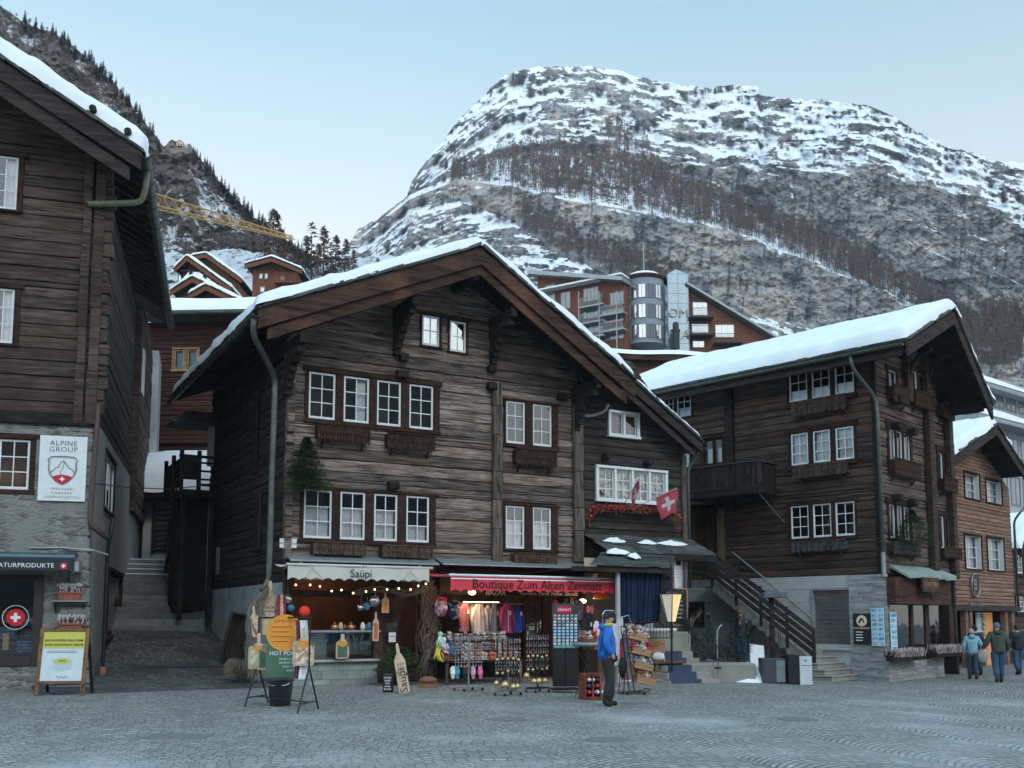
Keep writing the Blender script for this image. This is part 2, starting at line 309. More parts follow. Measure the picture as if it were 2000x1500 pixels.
def stone_mat(name, a, b, mortar, sc=3.2, st=(1,1,1.7)):
    m = bpy.data.materials.new(name); m.use_nodes = True; n = m.node_tree.nodes; l = m.node_tree.links; p = n['Principled BSDF']
    t = n.new('ShaderNodeTexCoord'); mp_ = n.new('ShaderNodeMapping'); mp_.inputs['Scale'].default_value = st; l.new(t.outputs['Object'], mp_.inputs[0])
    wn = n.new('ShaderNodeTexNoise'); wn.inputs['Scale'].default_value = 2.5; wn.inputs['Detail'].default_value = 3; l.new(mp_.outputs[0], wn.inputs['Vector'])
    mv = n.new('ShaderNodeMix'); mv.data_type = 'RGBA'; mv.inputs['Factor'].default_value = .16; l.new(mp_.outputs[0], mv.inputs['A']); l.new(wn.outputs['Color'], mv.inputs['B'])
    v = n.new('ShaderNodeTexVoronoi'); v.inputs['Scale'].default_value = sc; l.new(mv.outputs['Result'], v.inputs['Vector'])
    v2 = n.new('ShaderNodeTexVoronoi'); v2.feature = 'DISTANCE_TO_EDGE'; v2.inputs['Scale'].default_value = sc; l.new(mv.outputs['Result'], v2.inputs['Vector'])
    mr = n.new('ShaderNodeMapRange'); mr.inputs[1].default_value = .02; mr.inputs[2].default_value = .12; l.new(v2.outputs['Distance'], mr.inputs[0])
    sv = n.new('ShaderNodeSeparateColor'); l.new(v.outputs['Color'], sv.inputs[0])
    fn = n.new('ShaderNodeTexNoise'); fn.inputs['Scale'].default_value = 9; fn.inputs['Detail'].default_value = 8; l.new(mp_.outputs[0], fn.inputs['Vector'])
    ad = n.new('ShaderNodeMath'); ad.operation = 'ADD'; ml = n.new('ShaderNodeMath'); ml.operation = 'MULTIPLY'; ml.inputs[1].default_value = .5
    l.new(sv.outputs[0], ml.inputs[0]); l.new(ml.outputs[0], ad.inputs[0]); l.new(fn.outputs[0], ad.inputs[1])
    r = n.new('ShaderNodeValToRGB'); r.color_ramp.elements[0].position = .4; r.color_ramp.elements[1].position = 1.05
    r.color_ramp.elements[0].color = (*a, 1); r.color_ramp.elements[1].color = (*b, 1); l.new(ad.outputs[0], r.inputs[0])
    # some stones are smeared over with mortar
    n2 = n.new('ShaderNodeTexNoise'); n2.inputs['Scale'].default_value = 1.1; n2.inputs['Detail'].default_value = 6; l.new(t.outputs['Object'], n2.inputs['Vector'])
    m2 = n.new('ShaderNodeMapRange'); m2.inputs[1].default_value = .50; m2.inputs[2].default_value = .60; m2.inputs[3].default_value = 1; m2.inputs[4].default_value = .15; l.new(n2.outputs[0], m2.inputs[0])
    mm = n.new('ShaderNodeMath'); mm.operation = 'MULTIPLY'; l.new(mr.outputs[0], mm.inputs[0]); l.new(m2.outputs[0], mm.inputs[1])
    mx_ = n.new('ShaderNodeMix'); mx_.data_type = 'RGBA'; l.new(mm.outputs[0], mx_.inputs['Factor']); mx_.inputs['A'].default_value = (*mortar, 1); l.new(r.outputs[0], mx_.inputs['B'])
    l.new(mx_.outputs['Result'], p.inputs['Base Color']); p.inputs['Roughness'].default_value = .9
    a2 = n.new('ShaderNodeMath'); a2.operation = 'ADD'; l.new(mm.outputs[0], a2.inputs[0]); l.new(fn.outputs[0], a2.inputs[1])
    bp = n.new('ShaderNodeBump'); bp.inputs['Strength'].default_value = .8; bp.inputs['Distance'].default_value = .022; l.new(a2.outputs[0], bp.inputs['Height']); l.new(bp.outputs[0], p.inputs['Normal'])
    return m
RUBBLE = stone_mat('rubble_stone', (.075,.078,.075), (.25,.245,.23), (.21,.21,.20), 4.6, (1,1,2.3))
# ================= land: street, mountains, far trees =================
def nodemath(n, l, op, a, b=None, c=None):
    m = n.new('ShaderNodeMath'); m.operation = op
    for i, x in enumerate((a, b, c)):
        if x is None: continue
        if isinstance(x, (int, float)): m.inputs[i].default_value = x
        else: l.new(x, m.inputs[i])
    return m.outputs[0]
def cobble_mat():
    m = bpy.data.materials.new('fan_cobbles'); m.use_nodes = True; n = m.node_tree.nodes; l = m.node_tree.links; p = n['Principled BSDF']
    M_ = lambda op, a, b=None, c=None: nodemath(n, l, op, a, b, c)
    t = n.new('ShaderNodeTexCoord'); s = n.new('ShaderNodeSeparateXYZ')
    wn = n.new('ShaderNodeTexNoise'); wn.inputs['Scale'].default_value = .55; wn.inputs['Detail'].default_value = 2; l.new(t.outputs['Object'], wn.inputs['Vector'])
    sw = n.new('ShaderNodeVectorMath'); sw.operation = 'SCALE'; sw.inputs['Scale'].default_value = .30; l.new(wn.outputs['Color'], sw.inputs[0])
    av = n.new('ShaderNodeVectorMath'); l.new(t.outputs['Object'], av.inputs[0]); l.new(sw.outputs[0], av.inputs[1]); l.new(av.outputs[0], s.inputs[0])
    # the fans are laid askew to the camera
    X = M_('ADD', M_('MULTIPLY', s.outputs[0], .96), M_('MULTIPLY', s.outputs[1], .28)); Y = M_('SUBTRACT', M_('MULTIPLY', s.outputs[1], .96), M_('MULTIPLY', s.outputs[0], .28))
    W = 2.1
    u = M_('DIVIDE', X, W); fu = M_('FRACT', u); arc = M_('MULTIPLY', M_('MULTIPLY', fu, M_('SUBTRACT', 1.0, fu)), 2.6)
    yy = M_('DIVIDE', M_('SUBTRACT', Y, arc), .135); row = M_('FLOOR', yy); fy = M_('FRACT', yy)
    wr = n.new('ShaderNodeTexWhiteNoise'); wr.noise_dimensions = '1D'; l.new(row, wr.inputs['W'])
    xx = M_('ADD', M_('DIVIDE', X, .15), wr.outputs['Value']); colm = M_('FLOOR', xx); fx = M_('FRACT', xx)
    cb = n.new('ShaderNodeCombineXYZ'); l.new(colm, cb.inputs[0]); l.new(row, cb.inputs[1])
    ws = n.new('ShaderNodeTexWhiteNoise'); ws.noise_dimensions = '2D'; l.new(cb.outputs[0], ws.inputs['Vector'])
    dy = M_('MULTIPLY', M_('MINIMUM', fy, M_('SUBTRACT', 1.0, fy)), .135); dx = M_('MULTIPLY', M_('MINIMUM', fx, M_('SUBTRACT', 1.0, fx)), .15)
    def sm(x, a, b):
        r = n.new('ShaderNodeMapRange'); r.interpolation_type = 'SMOOTHSTEP'; r.inputs[1].default_value = a; r.inputs[2].default_value = b; l.new(x, r.inputs[0]); return r.outputs[0]
    h = M_('MULTIPLY', sm(dy, .004, .036), sm(dx, -.004, .016))           # stone top profile
    big = n.new('ShaderNodeTexNoise'); big.inputs['Scale'].default_value = .33; big.inputs['Detail'].default_value = 6; l.new(t.outputs['Object'], big.inputs['Vector'])
    fin = n.new('ShaderNodeTexNoise'); fin.inputs['Scale'].default_value = 14; fin.inputs['Detail'].default_value = 6; l.new(t.outputs['Object'], fin.inputs['Vector'])
    worn = sm(big.outputs[0], .46, .74)         # where the joints are packed with dusty snow
    hh = M_('MAXIMUM', h, M_('MULTIPLY', worn, .62))
    r = n.new('ShaderNodeValToRGB'); l.new(ws.outputs['Value'], r.inputs[0]); e = r.color_ramp.elements
    e[0].color = (.19,.19,.18,1); e[1].position = .965; e[1].color = (.33,.33,.315,1); q = e.new(.99); q.color = (.42,.45,.46,1)
    jm = n.new('ShaderNodeMix'); jm.data_type = 'RGBA'; l.new(hh, jm.inputs['Factor']); jm.inputs['A'].default_value = (.045,.045,.046,1); l.new(r.outputs[0], jm.inputs['B'])
    # dusty, salty film over the worn middle of the street
    patch = n.new('ShaderNodeTexNoise'); patch.inputs['Scale'].default_value = 1.4; patch.inputs['Detail'].default_value = 9; patch.inputs['Roughness'].default_value = .7; l.new(t.outputs['Object'], patch.inputs['Vector'])
    sy = n.new('ShaderNodeSeparateXYZ'); l.new(t.outputs['Object'], sy.inputs[0])
    road = M_('MULTIPLY', M_('SUBTRACT', 1.0, sm(M_('SUBTRACT', sy.outputs[1], M_('MULTIPLY', sy.outputs[0], .55)), 14, 24)), .65)
    film = M_('MULTIPLY', M_('ADD', worn, .35), M_('ADD', road, .12)); film = M_('MULTIPLY', film, M_('ADD', M_('MULTIPLY', patch.outputs[0], 1.1), .2))
    fm = n.new('ShaderNodeMix'); fm.data_type = 'RGBA'; fm.clamp_factor = True; l.new(film, fm.inputs['Factor']); l.new(jm.outputs['Result'], fm.inputs['A']); fm.inputs['B'].default_value = (.42,.435,.43,1)
    vm = n.new('ShaderNodeVectorMath'); vm.operation = 'SCALE'; l.new(fm.outputs['Result'], vm.inputs[0]); l.new(M_('ADD', M_('MULTIPLY', fin.outputs[0], .5), .75), vm.inputs['Scale'])
    l.new(vm.outputs[0], p.inputs['Base Color']); p.inputs['Roughness'].default_value = .75; p.inputs['Specular IOR Level'].default_value = .2
    bp = n.new('ShaderNodeBump'); bp.inputs['Strength'].default_value = .9; bp.inputs['Distance'].default_value = .018
    l.new(M_('ADD', hh, M_('ADD', M_('MULTIPLY', fin.outputs[0], .35), M_('MULTIPLY', ws.outputs['Value'], .25))), bp.inputs['Height']); l.new(bp.outputs[0], p.inputs['Normal'])
    return m
COBBLE = cobble_mat()
def ground():
    xs = [-510,-200,-60]+list(np.arange(-30, 40, 1.0))+[70, 200, 510]; ys = [-550,-200,-40,-5]+list(np.arange(0, 46, 1.5))+[60, 200, 810]
    g = MB(); nx = len(xs)
    g.add([(x, y, gz(x, y) if abs(x) < 50 and y < 50 else (-.26 if x > 4 else -.02)) for y in ys for x in xs],
          [(j*nx+i, j*nx+i+1, (j+1)*nx+i+1, (j+1)*nx+i) for j in range(len(ys)-1) for i in range(nx-1)])
    tag(g.build('ground', COBBLE, smooth=True), 'grey cobbled village street laid in fans', 'ground', kind='structure')
ground()
# ---- numpy noise ----
def vnoise(x, y, seed=0):
    xi = np.floor(x).astype(np.int64); yi = np.floor(y).astype(np.int64); fx = x-xi; fy = y-yi
    fx = fx*fx*(3-2*fx); fy = fy*fy*(3-2*fy)
    def h(a, b):
        v = (a*374761393+b*668265263+seed*974634777) & 0xffffffff; v = ((v ^ (v >> 13))*1274126177) & 0xffffffff; v = v ^ (v >> 16)
        return (v & 0xffff)/65535.0
    return (h(xi,yi)*(1-fx)+h(xi+1,yi)*fx)*(1-fy)+(h(xi,yi+1)*(1-fx)+h(xi+1,yi+1)*fx)*fy
def fbm(x, y, o=4, seed=0, g=.5):
    a, s, t = 1., 0, 0
    for i in range(o): s = s+a*vnoise(x*2**i, y*2**i, seed+i*17); t += a; a *= g
    return (s/t-.5)*2
def sstep(a, b, x): t = np.clip((x-a)/(b-a), 0, 1); return t*t*(3-2*t)
def rock_mat(name, ra, rb, rc, snowc=(.72,.77,.82), sc=.02):
    m = bpy.data.materials.new(name); m.use_nodes = True; n = m.node_tree.nodes; l = m.node_tree.links; p = n['Principled BSDF']
    a = n.new('ShaderNodeAttribute'); a.attribute_name = 'snow'; b = n.new('ShaderNodeAttribute'); b.attribute_name = 'tone'
    t = n.new('ShaderNodeTexCoord'); no = n.new('ShaderNodeTexNoise'); no.inputs['Scale'].default_value = sc*14; no.inputs['Detail'].default_value = 8; no.inputs['Roughness'].default_value = .7
    mpg = n.new('ShaderNodeMapping'); mpg.inputs['Rotation'].default_value = (0, .22, 0); mpg.inputs['Scale'].default_value = (1, 1, 2.4); l.new(t.outputs['Object'], mpg.inputs[0]); l.new(mpg.outputs[0], no.inputs['Vector'])
    r = n.new('ShaderNodeValToRGB'); e = r.color_ramp.elements; e[0].position = .15; e[0].color = (*ra, 1); e[1].position = .9; e[1].color = (*rc, 1); q = e.new(.5); q.color = (*rb, 1)
    tn = nodemath(n, l, 'ADD', b.outputs['Fac'], nodemath(n, l, 'MULTIPLY', nodemath(n, l, 'SUBTRACT', no.outputs[0], .5), .75)); l.new(tn, r.inputs[0])
    f = nodemath(n, l, 'ADD', a.outputs['Fac'], nodemath(n, l, 'MULTIPLY', nodemath(n, l, 'SUBTRACT', no.outputs[0], .5), 1.3))
    mr = n.new('ShaderNodeMapRange'); mr.inputs[1].default_value = .43; mr.inputs[2].default_value = .57; l.new(f, mr.inputs[0])
    mx = n.new('ShaderNodeMix'); mx.data_type = 'RGBA'; l.new(mr.outputs[0], mx.inputs['Factor']); l.new(r.outputs[0], mx.inputs['A']); mx.inputs['B'].default_value = (*snowc, 1)
    l.new(mx.outputs['Result'], p.inputs['Base Color']); p.inputs['Roughness'].default_value = .9; p.inputs['Specular IOR Level'].default_value = .1
    bp = n.new('ShaderNodeBump'); bp.inputs['Strength'].default_value = 1; bp.inputs['Distance'].default_value = .9; l.new(no.outputs[0], bp.inputs['Height']); l.new(bp.outputs[0], p.inputs['Normal'])
    return m
class Terrain:
    def __init__(s, name, xa, xb, nx, ny, sky, bottom, D0, slope, snowf, tonef, m, label, cat, fine=.004, maxg=.06):
        px = np.linspace(xa, xb, nx); sy = np.interp(px, *zip(*sky)); sy = sy+fbm(px/9, px*0, 4, 91)*3.0+fbm(px/45, px*0+5, 3, 92)*4
        t = np.linspace(0, 1, ny)[:, None]; PX = np.repeat(px[None, :], ny, 0); PY = bottom+(sy[None, :]-bottom)*t
        a = (PX-CX)/F; b = (CY-PY)/F; dx = a; dy = cp-b*sp; dz = sp+b*cp; hl = np.hypot(dx, dy); mm = dz/hl
        z0, nz = slope(PX, PY, sy[None, :]); ta = np.maximum(z0*nz, mm+maxg); zb = np.maximum(z0, mm+.25); dm = np.diff(mm, axis=0); D = np.zeros_like(PX); D[0] = D0(px)
        rb = dm/(zb[1:]-mm[1:]); r = dm/(ta[1:]-mm[1:])-rb; dv = np.zeros_like(PX)     # local ledges and cliffs swing about the hill's overall slope
        k1 = np.ones(41)/41; rb = np.apply_along_axis(lambda q: np.convolve(np.pad(q, 20, mode='edge'), k1, 'valid'), 1, rb)
        for j in range(1, ny): dv[j] = dv[j-1]*.90+np.clip(r[j-1], -.005, .005)
        k2 = np.hanning(11); k2 /= k2.sum(); dv = np.apply_along_axis(lambda q: np.convolve(np.pad(q, 5, mode='edge'), k2, 'valid'), 1, dv)
        D[1:] = D[0]*np.exp(np.cumsum(rb, 0)); D *= np.exp(dv-dv[0])
        D *= 1+fine*fbm(PX/7, PY/7, 4, 55)+fine*3.5*fbm(PX/26, PY/20, 4, 57, .6)
        s.PX, s.PY, s.D, s.px, s.sy, s.bottom, s.ny, s.nx = PX, PY, D, px, sy, bottom, ny, nx
        P = np.stack([dx/hl*D, dy/hl*D, EYE+mm*D], -1)
        snow = snowf(PX, PY, sy[None, :], ta, mm); tone = tonef(PX, PY, sy[None, :], ta)
        # a back slope closes the hill behind its skyline
        B = P[-1].copy(); B[:, :2] *= 1.25; B[:, 2] *= .9; C_ = P[-1].copy(); C_[:, :2] *= 1.35; C_[:, 2] = -5
        V = np.concatenate([P.reshape(-1, 3), B, C_]); sn = np.concatenate([snow.ravel(), np.full(2*nx, .6)]); tn = np.concatenate([tone.ravel(), np.full(2*nx, .5)]); rows = ny+2
        me = bpy.data.meshes.new(name); nf = (rows-1)*(nx-1); i, j = np.meshgrid(np.arange(nx-1), np.arange(rows-1)); q = (j*nx+i)
        Fc = np.stack([q, q+1, q+nx+1, q+nx], -1).reshape(-1)
        me.vertices.add(len(V)); me.vertices.foreach_set('co', V.ravel().astype(np.float32)); me.loops.add(nf*4); me.loops.foreach_set('vertex_index', Fc.astype(np.int32))
        me.polygons.add(nf); me.polygons.foreach_set('loop_start', np.arange(0, nf*4, 4, dtype=np.int32)); me.polygons.foreach_set('loop_total', np.full(nf, 4, np.int32))
        me.update(calc_edges=True); me.polygons.foreach_set('use_smooth', np.ones(nf, bool))
        for nm, v in (('snow', sn), ('tone', tn)):
            at_ = me.attributes.new(nm, 'FLOAT', 'POINT'); at_.data.foreach_set('value', v.astype(np.float32))
        me.materials.append(m); o = bpy.data.objects.new(name, me); COL.objects.link(o); tag(o, label, cat, kind='structure'); s.P = P; s.ta = ta
    def spot(s, x, y):
        i = int(np.clip(round((x-s.px[0])/(s.px[-1]-s.px[0])*(s.nx-1)), 0, s.nx-1)); j = int(np.clip(round((y-s.bottom)/(s.sy[i]-s.bottom)*(s.ny-1)), 0, s.ny-1))
        return Vector(s.P[j, i])
C = lambda ys, xs=None: (lambda x: np.interp(x, xs or [700,800,900,1000,1100,1200,1300,1400,1500,1600,1700,1800,1900,2000,2150], ys))
cA = C([462,375,325,290,275,292,315,330,328,334,338,348,385,445,500]); cB = C([466,382,336,300,290,310,345,388,424,460,512,566,622,672,740])
cC = C([470,390,350,366,390,405,425,446,480,520,562,604,655,705,780]); cD = C([480,408,390,434,500,540,572,600,622,645,684,704,722,762,830])
cE = C([500,440,430,470,540,580,615,640,660,690,725,760,790,840,900])
def Tof(x, y, sy): 
    k = [sy+0*x, cA(x), cB(x), cC(x), cD(x), cE(x), cE(x)+150]; T = np.zeros_like(x)
    for i in range(6):
        hgt = np.maximum(k[i+1]-k[i], 1.0); T = np.where(y >= k[i], i+np.clip((y-k[i])/hgt, 0, 1), T)
    return T
ZT = np.array([1.15, 4.2, 1.0, 4.6, 1.1, 1.6, 1.6])
def m_slope(x, y, sy):
    T = Tof(x, y, sy); Tj = np.clip(T+.16*fbm(x/40, y/22, 4, 3), 0, 5.99); z = ZT[np.floor(Tj).astype(int)]
    z = np.where((x < 960) & (z > 2), 2.4, z)
    s = y-(cB(x)+cC(x))/2
    s0 = y-(sy+(cA(x)-sy)*.5); s = np.where(T < 1.2, s0, s)
    n1 = fbm(x/90, s/13, 4, 11, .6); n2 = fbm(x/34+s/60, s/9, 4, 21, .6); n3 = fbm(x/14, y/10, 4, 31, .6)
    amp = np.where(z > 2, .75, 1.35)
    return z, np.exp(amp*(n1*1.25+n2*.9+n3*.8))
def m_snow(x, y, sy, ta, mm):
    T = Tof(x, y, sy); k = sstep(2.1, .75, ta)
    base = np.where(T < 1, -.09+.16*fbm(x/50, y/30, 3, 85), np.where((T > 2) & (T < 3), .30, 0)); base = np.where((T > 1) & (T < 2), -.12, base); base = np.where((T > 3) & (T < 4), -.22, base)
    base = base+np.where(T >= 4, .16, 0)*sstep(1750, 1880, x)+np.where(T >= 5, .05, 0)
    base = base+.10*sstep(160, 10, y-sy)
    base = base-.20*sstep(960, 760, x)
    # snow chutes down the great cliff
    ch = np.exp(-((x-1674-(y-400)*.10)/5)**2)*sstep(325, 345, y)*sstep(455, 430, y)+np.exp(-((x-1545-(y-360)*.12)/4)**2)*sstep(340, 360, y)*sstep(420, 400, y)
    s = np.where(T < 1.2, y-(sy+(cA(x)-sy)*.5), y-(cB(x)+cC(x))/2); streaks = .35*(fbm(x/110, s/7, 4, 71, .65))
    ln = 1-np.abs(fbm(x/85+s/70, s/15, 4, 81, .6))*3.2; streaks = streaks+.22*fbm(x/34+s/40, s/3.2, 3, 74)+.55*sstep(.62, .93, ln)*sstep(-.25, .2, fbm(x/60, y/40, 3, 83))
    return np.clip(k*.75+base+ch*.45+streaks+.12*fbm(x/9, y/5, 3, 77), 0, 1.2)
def m_tone(x, y, sy, ta):
    T = Tof(x, y, sy); v = .46+.30*fbm(x/70, y/50, 5, 41)+.16*fbm(x/9, y/34, 4, 44)+.10*fbm(x/5, y/4, 3, 47)
    s = y-(cB(x)+cC(x))/2; v = v+.22*(np.abs(fbm(x/70+s/60, s/12, 4, 81, .6))*2-.5)+np.where((T > 3) & (T < 4), .20, np.where((T > 1) & (T < 2), .10, .02))-.36*np.where(((T > 1) & (T < 2)) | ((T > 3) & (T < 4)), 1, .15)*sstep(.15, .5, fbm(x/8+y/90, y/55, 4, 49))+.16*fbm(x/50, y/90, 3, 50)-.20*sstep(.5, .9, 1-np.abs(fbm(x/26, y/20, 4, 52, .6))*4)
    return np.clip(v, 0, 1)
ROCK = rock_mat('mountain_rock', (.050,.056,.066), (.195,.202,.210), (.42,.37,.32))
SKYL = [(560,560),(640,505),(680,477),(700,447),(740,427),(770,405),(795,382),(805,352),(830,317),(845,295),(870,270),(890,240),(915,215),(935,195),(960,170),(985,150),(1020,138),(1060,130),(1100,127),(1150,128),(1200,137),(1250,150),(1300,158),(1350,168),(1388,173),(1400,168),(1478,169),(1486,187),(1530,190),(1600,194),(1650,197),(1700,208),(1740,225),(1790,255),(1850,285),(1900,300),(1950,315),(2000,319),(2160,345)]
MT = Terrain('mountain', 560, 2160, 1560, 660, SKYL, 905, lambda px: 330+0*px, m_slope, m_snow, m_tone, ROCK, 'broad domed mountain of grey rock and snow bands behind the village', 'mountain', fine=.0035)
def h_slope(x, y, sy):
    s = y-sy; n1 = fbm(x/60, s/30, 4, 111, .6); n2 = fbm(x/22, s/16, 4, 121, .6)
    cl = np.exp(-((x-350)/45)**2-((y-335)/42)**2)+np.exp(-((x-120)/70)**2-((y-140)/45)**2)
    return 1.35*np.exp(.5*cl), np.exp(1.0*(n1+n2*.8))
def h_snow(x, y, sy, ta, mm):
    cl = np.exp(-((x-345)/50)**2-((y-345)/48)**2)+np.exp(-((x-130)/70)**2-((y-130)/50)**2)*.8
    p = np.exp(-((x-400)/60)**2-((y-410)/24)**2)+np.exp(-((x-330)/30)**2-((y-470)/50)**2)
    return np.clip(sstep(1.9, .8, ta)*.45+.22*fbm(x/12, y/9, 4, 171)+.16*cl+.34*p, 0, 1.1)
def h_tone(x, y, sy, ta): return np.clip(.42+.4*fbm(x/40, y/30, 4, 141)+.15*fbm(x/6, y/9, 3, 143), 0, 1)
ROCKH = rock_mat('hillside_rock', (.070,.066,.070), (.145,.122,.116), (.30,.24,.20), sc=.05)  # rock colour lightened to stand in for haze on the hillside
HSKY = [(-260,-190),(0,12),(50,45),(100,62),(160,102),(200,140),(240,182),(270,222),(300,262),(320,287),(335,276),(372,284),(385,305),(420,345),(450,380),(480,408),(520,440),(560,470),(600,498),(650,520),(760,575)]
HT = Terrain('left_hillside', -260, 760, 620, 420, HSKY, 640, lambda px: 150+0*px, h_slope, h_snow, h_tone, ROCKH, 'steep wooded hillside running down from the upper left', 'hillside', fine=.005)
def k_slope(x, y, sy): return .95+0*x, np.exp(.9*fbm(x/22, y/10, 4, 211, .6))
def k_snow(x, y, sy, ta, mm): return np.clip(.85-.9*sstep(.9, 1.9, ta)+.40*fbm(x/18, (y+x*.2)/4.5, 4, 271, .65), 0, 1.1)
KSKY = [(250,480),(310,480),(340,492),(370,503),(400,494),(450,487),(500,491),(540,500),(560,516),(600,524),(680,505),(760,500),(840,520)]
KT = Terrain('snowy_knoll', 250, 840, 420, 160, KSKY, 700, lambda px: 95+0*px, k_slope, k_snow, h_tone, ROCKH, 'low rocky knoll under fresh snow above the alley roofs', 'knoll', fine=.004)
# unseen dark slope added behind the camera so the lower panes mirror dark
def opposite():
    g = MB(); rg = random.Random(4)
    ang = [R(a) for a in range(96, 445, 12)]     # from right of view, round the back, to left
    ang = [R(a) for a in range(205, 340, 9)]
    hs = [128+36*math.sin(a*5)+rg.uniform(-14, 14) for a in ang]
    for ring, (dd, hf) in enumerate(((230, 0), (300, .45), (420, 1), (500, 0))): g.v += [(dd*math.cos(a), dd*math.sin(a), hf*h-2) for a, h in zip(ang, hs)]
    n = len(ang); g.f = [(k*n+i, k*n+i+1, (k+1)*n+i+1, (k+1)*n+i) for k in range(3) for i in range(n-1)]; g.m = [0]*len(g.f)
    tag(g.build('added_dark_slope', mat('added_slope_dark', (.015,.018,.02), (.10,.11,.12), sc=.02, detail=3, spread=.2, mid=.6), smooth=True), 'wooded valley slope behind the viewer', 'hillside', kind='structure')
opposite()
# ---- far trees ----
def larch_geo(seed, h, nb=46, sub=4, w=.17, tw=.05):
    r = random.Random(seed); v = []; f = []; mi = []
    n = 5; lean = r.uniform(-.02, .02)
    for k, (zz, rr) in enumerate(((0, .016), (.35, .012), (.7, .007), (1, .0015))):
        v += [(h*(rr*math.cos(2*PI*i/n)+lean*zz), h*rr*math.sin(2*PI*i/n), h*zz) for i in range(n)]
    for k in range(3):
        for i in range(n): f.append((k*n+i, k*n+(i+1)%n, (k+1)*n+(i+1)%n, (k+1)*n+i)); mi.append(1)
    for b in range(nb):
        z = r.uniform(.14, .98)**.85; ln = w*h*(1-z)**.75*r.uniform(.55, 1.15)+.012*h; a = r.uniform(0, 2*PI); dr = r.uniform(-.15, .35)*ln
        ca, sa = math.cos(a), math.sin(a); c0 = (h*lean*z, 0, h*z); e1 = (c0[0]+ca*ln, sa*ln, h*z+dr); t = .004*h
        q = len(v); v += [(c0[0], 0, h*z+t), (c0[0], 0, h*z-t), e1]; f.append((q, q+1, q+2)); mi.append(0)
        for s_ in range(sub):
            u = r.uniform(.2, 1); px, py, pz = c0[0]+ca*ln*u, sa*ln*u, h*z+dr*u; aa = a+r.uniform(-1.5, 1.5); l2 = tw*h*r.uniform(.5, 1.3); wv = .015*h
            q = len(v); v += [(px-sa*wv, py+ca*wv, pz), (px+sa*wv, py-ca*wv, pz+wv), (px+math.cos(aa)*l2, py+math.sin(aa)*l2, pz+l2*r.uniform(-.7, .6))]; f.append((q, q+1, q+2)); mi.append(0)
    return v, f, mi
def conifer_geo(seed, h, tiers=15, per=9, w=.2):
    r = random.Random(seed); v = []; f = []; mi = []; n = 5
    for zz, rr in ((0, .016), (1, .002)): v += [(h*rr*math.cos(2*PI*i/n), h*rr*math.sin(2*PI*i/n), h*zz) for i in range(n)]
    for i in range(n): f.append((i, (i+1)%n, n+(i+1)%n, n+i)); mi.append(1)
    for t in range(tiers):
        z = .1+.88*t/tiers
        for k in range(per):
            a = r.uniform(0, 2*PI); ln = w*h*(1-z)**.8*r.uniform(.6, 1.2)+.01*h; dr = ln*r.uniform(.15, .55); wd = ln*.30; zz = z*h+r.uniform(-.02, .02)*h; ca, sa = math.cos(a), math.sin(a)
            q = len(v); v += [(0, 0, zz+.02*h), (ca*ln*.6-sa*wd, sa*ln*.6+ca*wd, zz-dr*.5), (ca*ln, sa*ln, zz-dr), (ca*ln*.6+sa*wd, sa*ln*.6-ca*wd, zz-dr*.6)]
            f += [(q, q+1, q+2), (q, q+2, q+3)]; mi += [0, 0]
    return v, f, mi
def tree_thing(name, geo, crown, p, rz, sc, label, cat, group, proto={}):
    # one tree = an empty with a trunk and a crown, meshes shared between copies
    key = (name, id(geo)) 
    if key not in proto:
        v, f, mi = geo; ms = []
        for part, k in (('crown', 0), ('trunk', 1)):
            m_ = MB(); m_.add(v, [q for q, i in zip(f, mi) if i == k]); used = sorted({i for q in m_.f for i in q}); rm = {a: b for b, a in enumerate(used)}
            me = bpy.data.meshes.new(part); me.from_pydata([m_.v[i] for i in used], [], [tuple(rm[i] for i in q) for q in m_.f]); me.materials.append(crown if k == 0 else BARK); ms.append((part, me))
        proto[key] = (ms, geo)
    e_ = empty(name, p, rz, label, cat, group); e_.scale = (sc, sc, sc)
    for part, me in proto[key][0]:
        o = bpy.data.objects.new(part, me); COL.objects.link(o); o.parent = e_
    return e_
def wood_mass(name, geos, pts, mats, label, cat):
    V = []; Fq = []; MI = []; b = 0; r = random.Random(5)
    arr = [(np.array(g[0]), g[1], g[2]) for g in geos]
    for p, sc in pts:
        a, f, mi = r.choice(arr); th = r.uniform(0, 6.28); c, s_ = math.cos(th), math.sin(th); q = a*sc
        q = np.stack([q[:, 0]*c-q[:, 1]*s_+p[0], q[:, 0]*s_+q[:, 1]*c+p[1], q[:, 2]+p[2]], -1); V.append(q)
        Fq += [tuple(i+b for i in x) for x in f]; MI += mi; b += len(a)
    me = bpy.data.meshes.new(name); me.from_pydata(np.concatenate(V).tolist(), [], Fq); me.polygons.foreach_set('material_index', MI)
    for m in mats: me.materials.append(m)
    o = bpy.data.objects.new(name, me); COL.objects.link(o); return tag(o, label, cat, kind='stuff')
LG = [larch_geo(i, 1.0, 56, 5, w=.16, tw=.075) for i in range(5)]; LS = [larch_geo(20+i, 1.0, 30, 5, w=.17, tw=.08) for i in range(4)]; CG = [conifer_geo(i, 1.0) for i in range(4)]; CSs = [conifer_geo(9+i, 1.0, 10, 7) for i in range(3)]
def hpx(p, px): return px*math.hypot(p.x, p.y)/F          # metres for a height seen as px
rt = random.Random(12)
cand = []
while len(cand) < 1500:
    x = rt.uniform(880, 1990); T = rt.random(); yb, yc = float(cB(x)), float(cC(x)); y = yb+8+(yc-yb-8)*T
    if x < 1000 and rt.random() < .5: continue
    if x > 1700 and rt.random() < .3: continue
    cand.append((x, y))
for _ in range(260):
    x = rt.uniform(1010, 1330); y = float(cD(x))-rt.uniform(0, 45); cand.append((x, y))
for _ in range(40):
    x = rt.uniform(1180, 1290); y = 250+(x-1180)*.9+rt.uniform(-30, 30); cand.append((x, y))
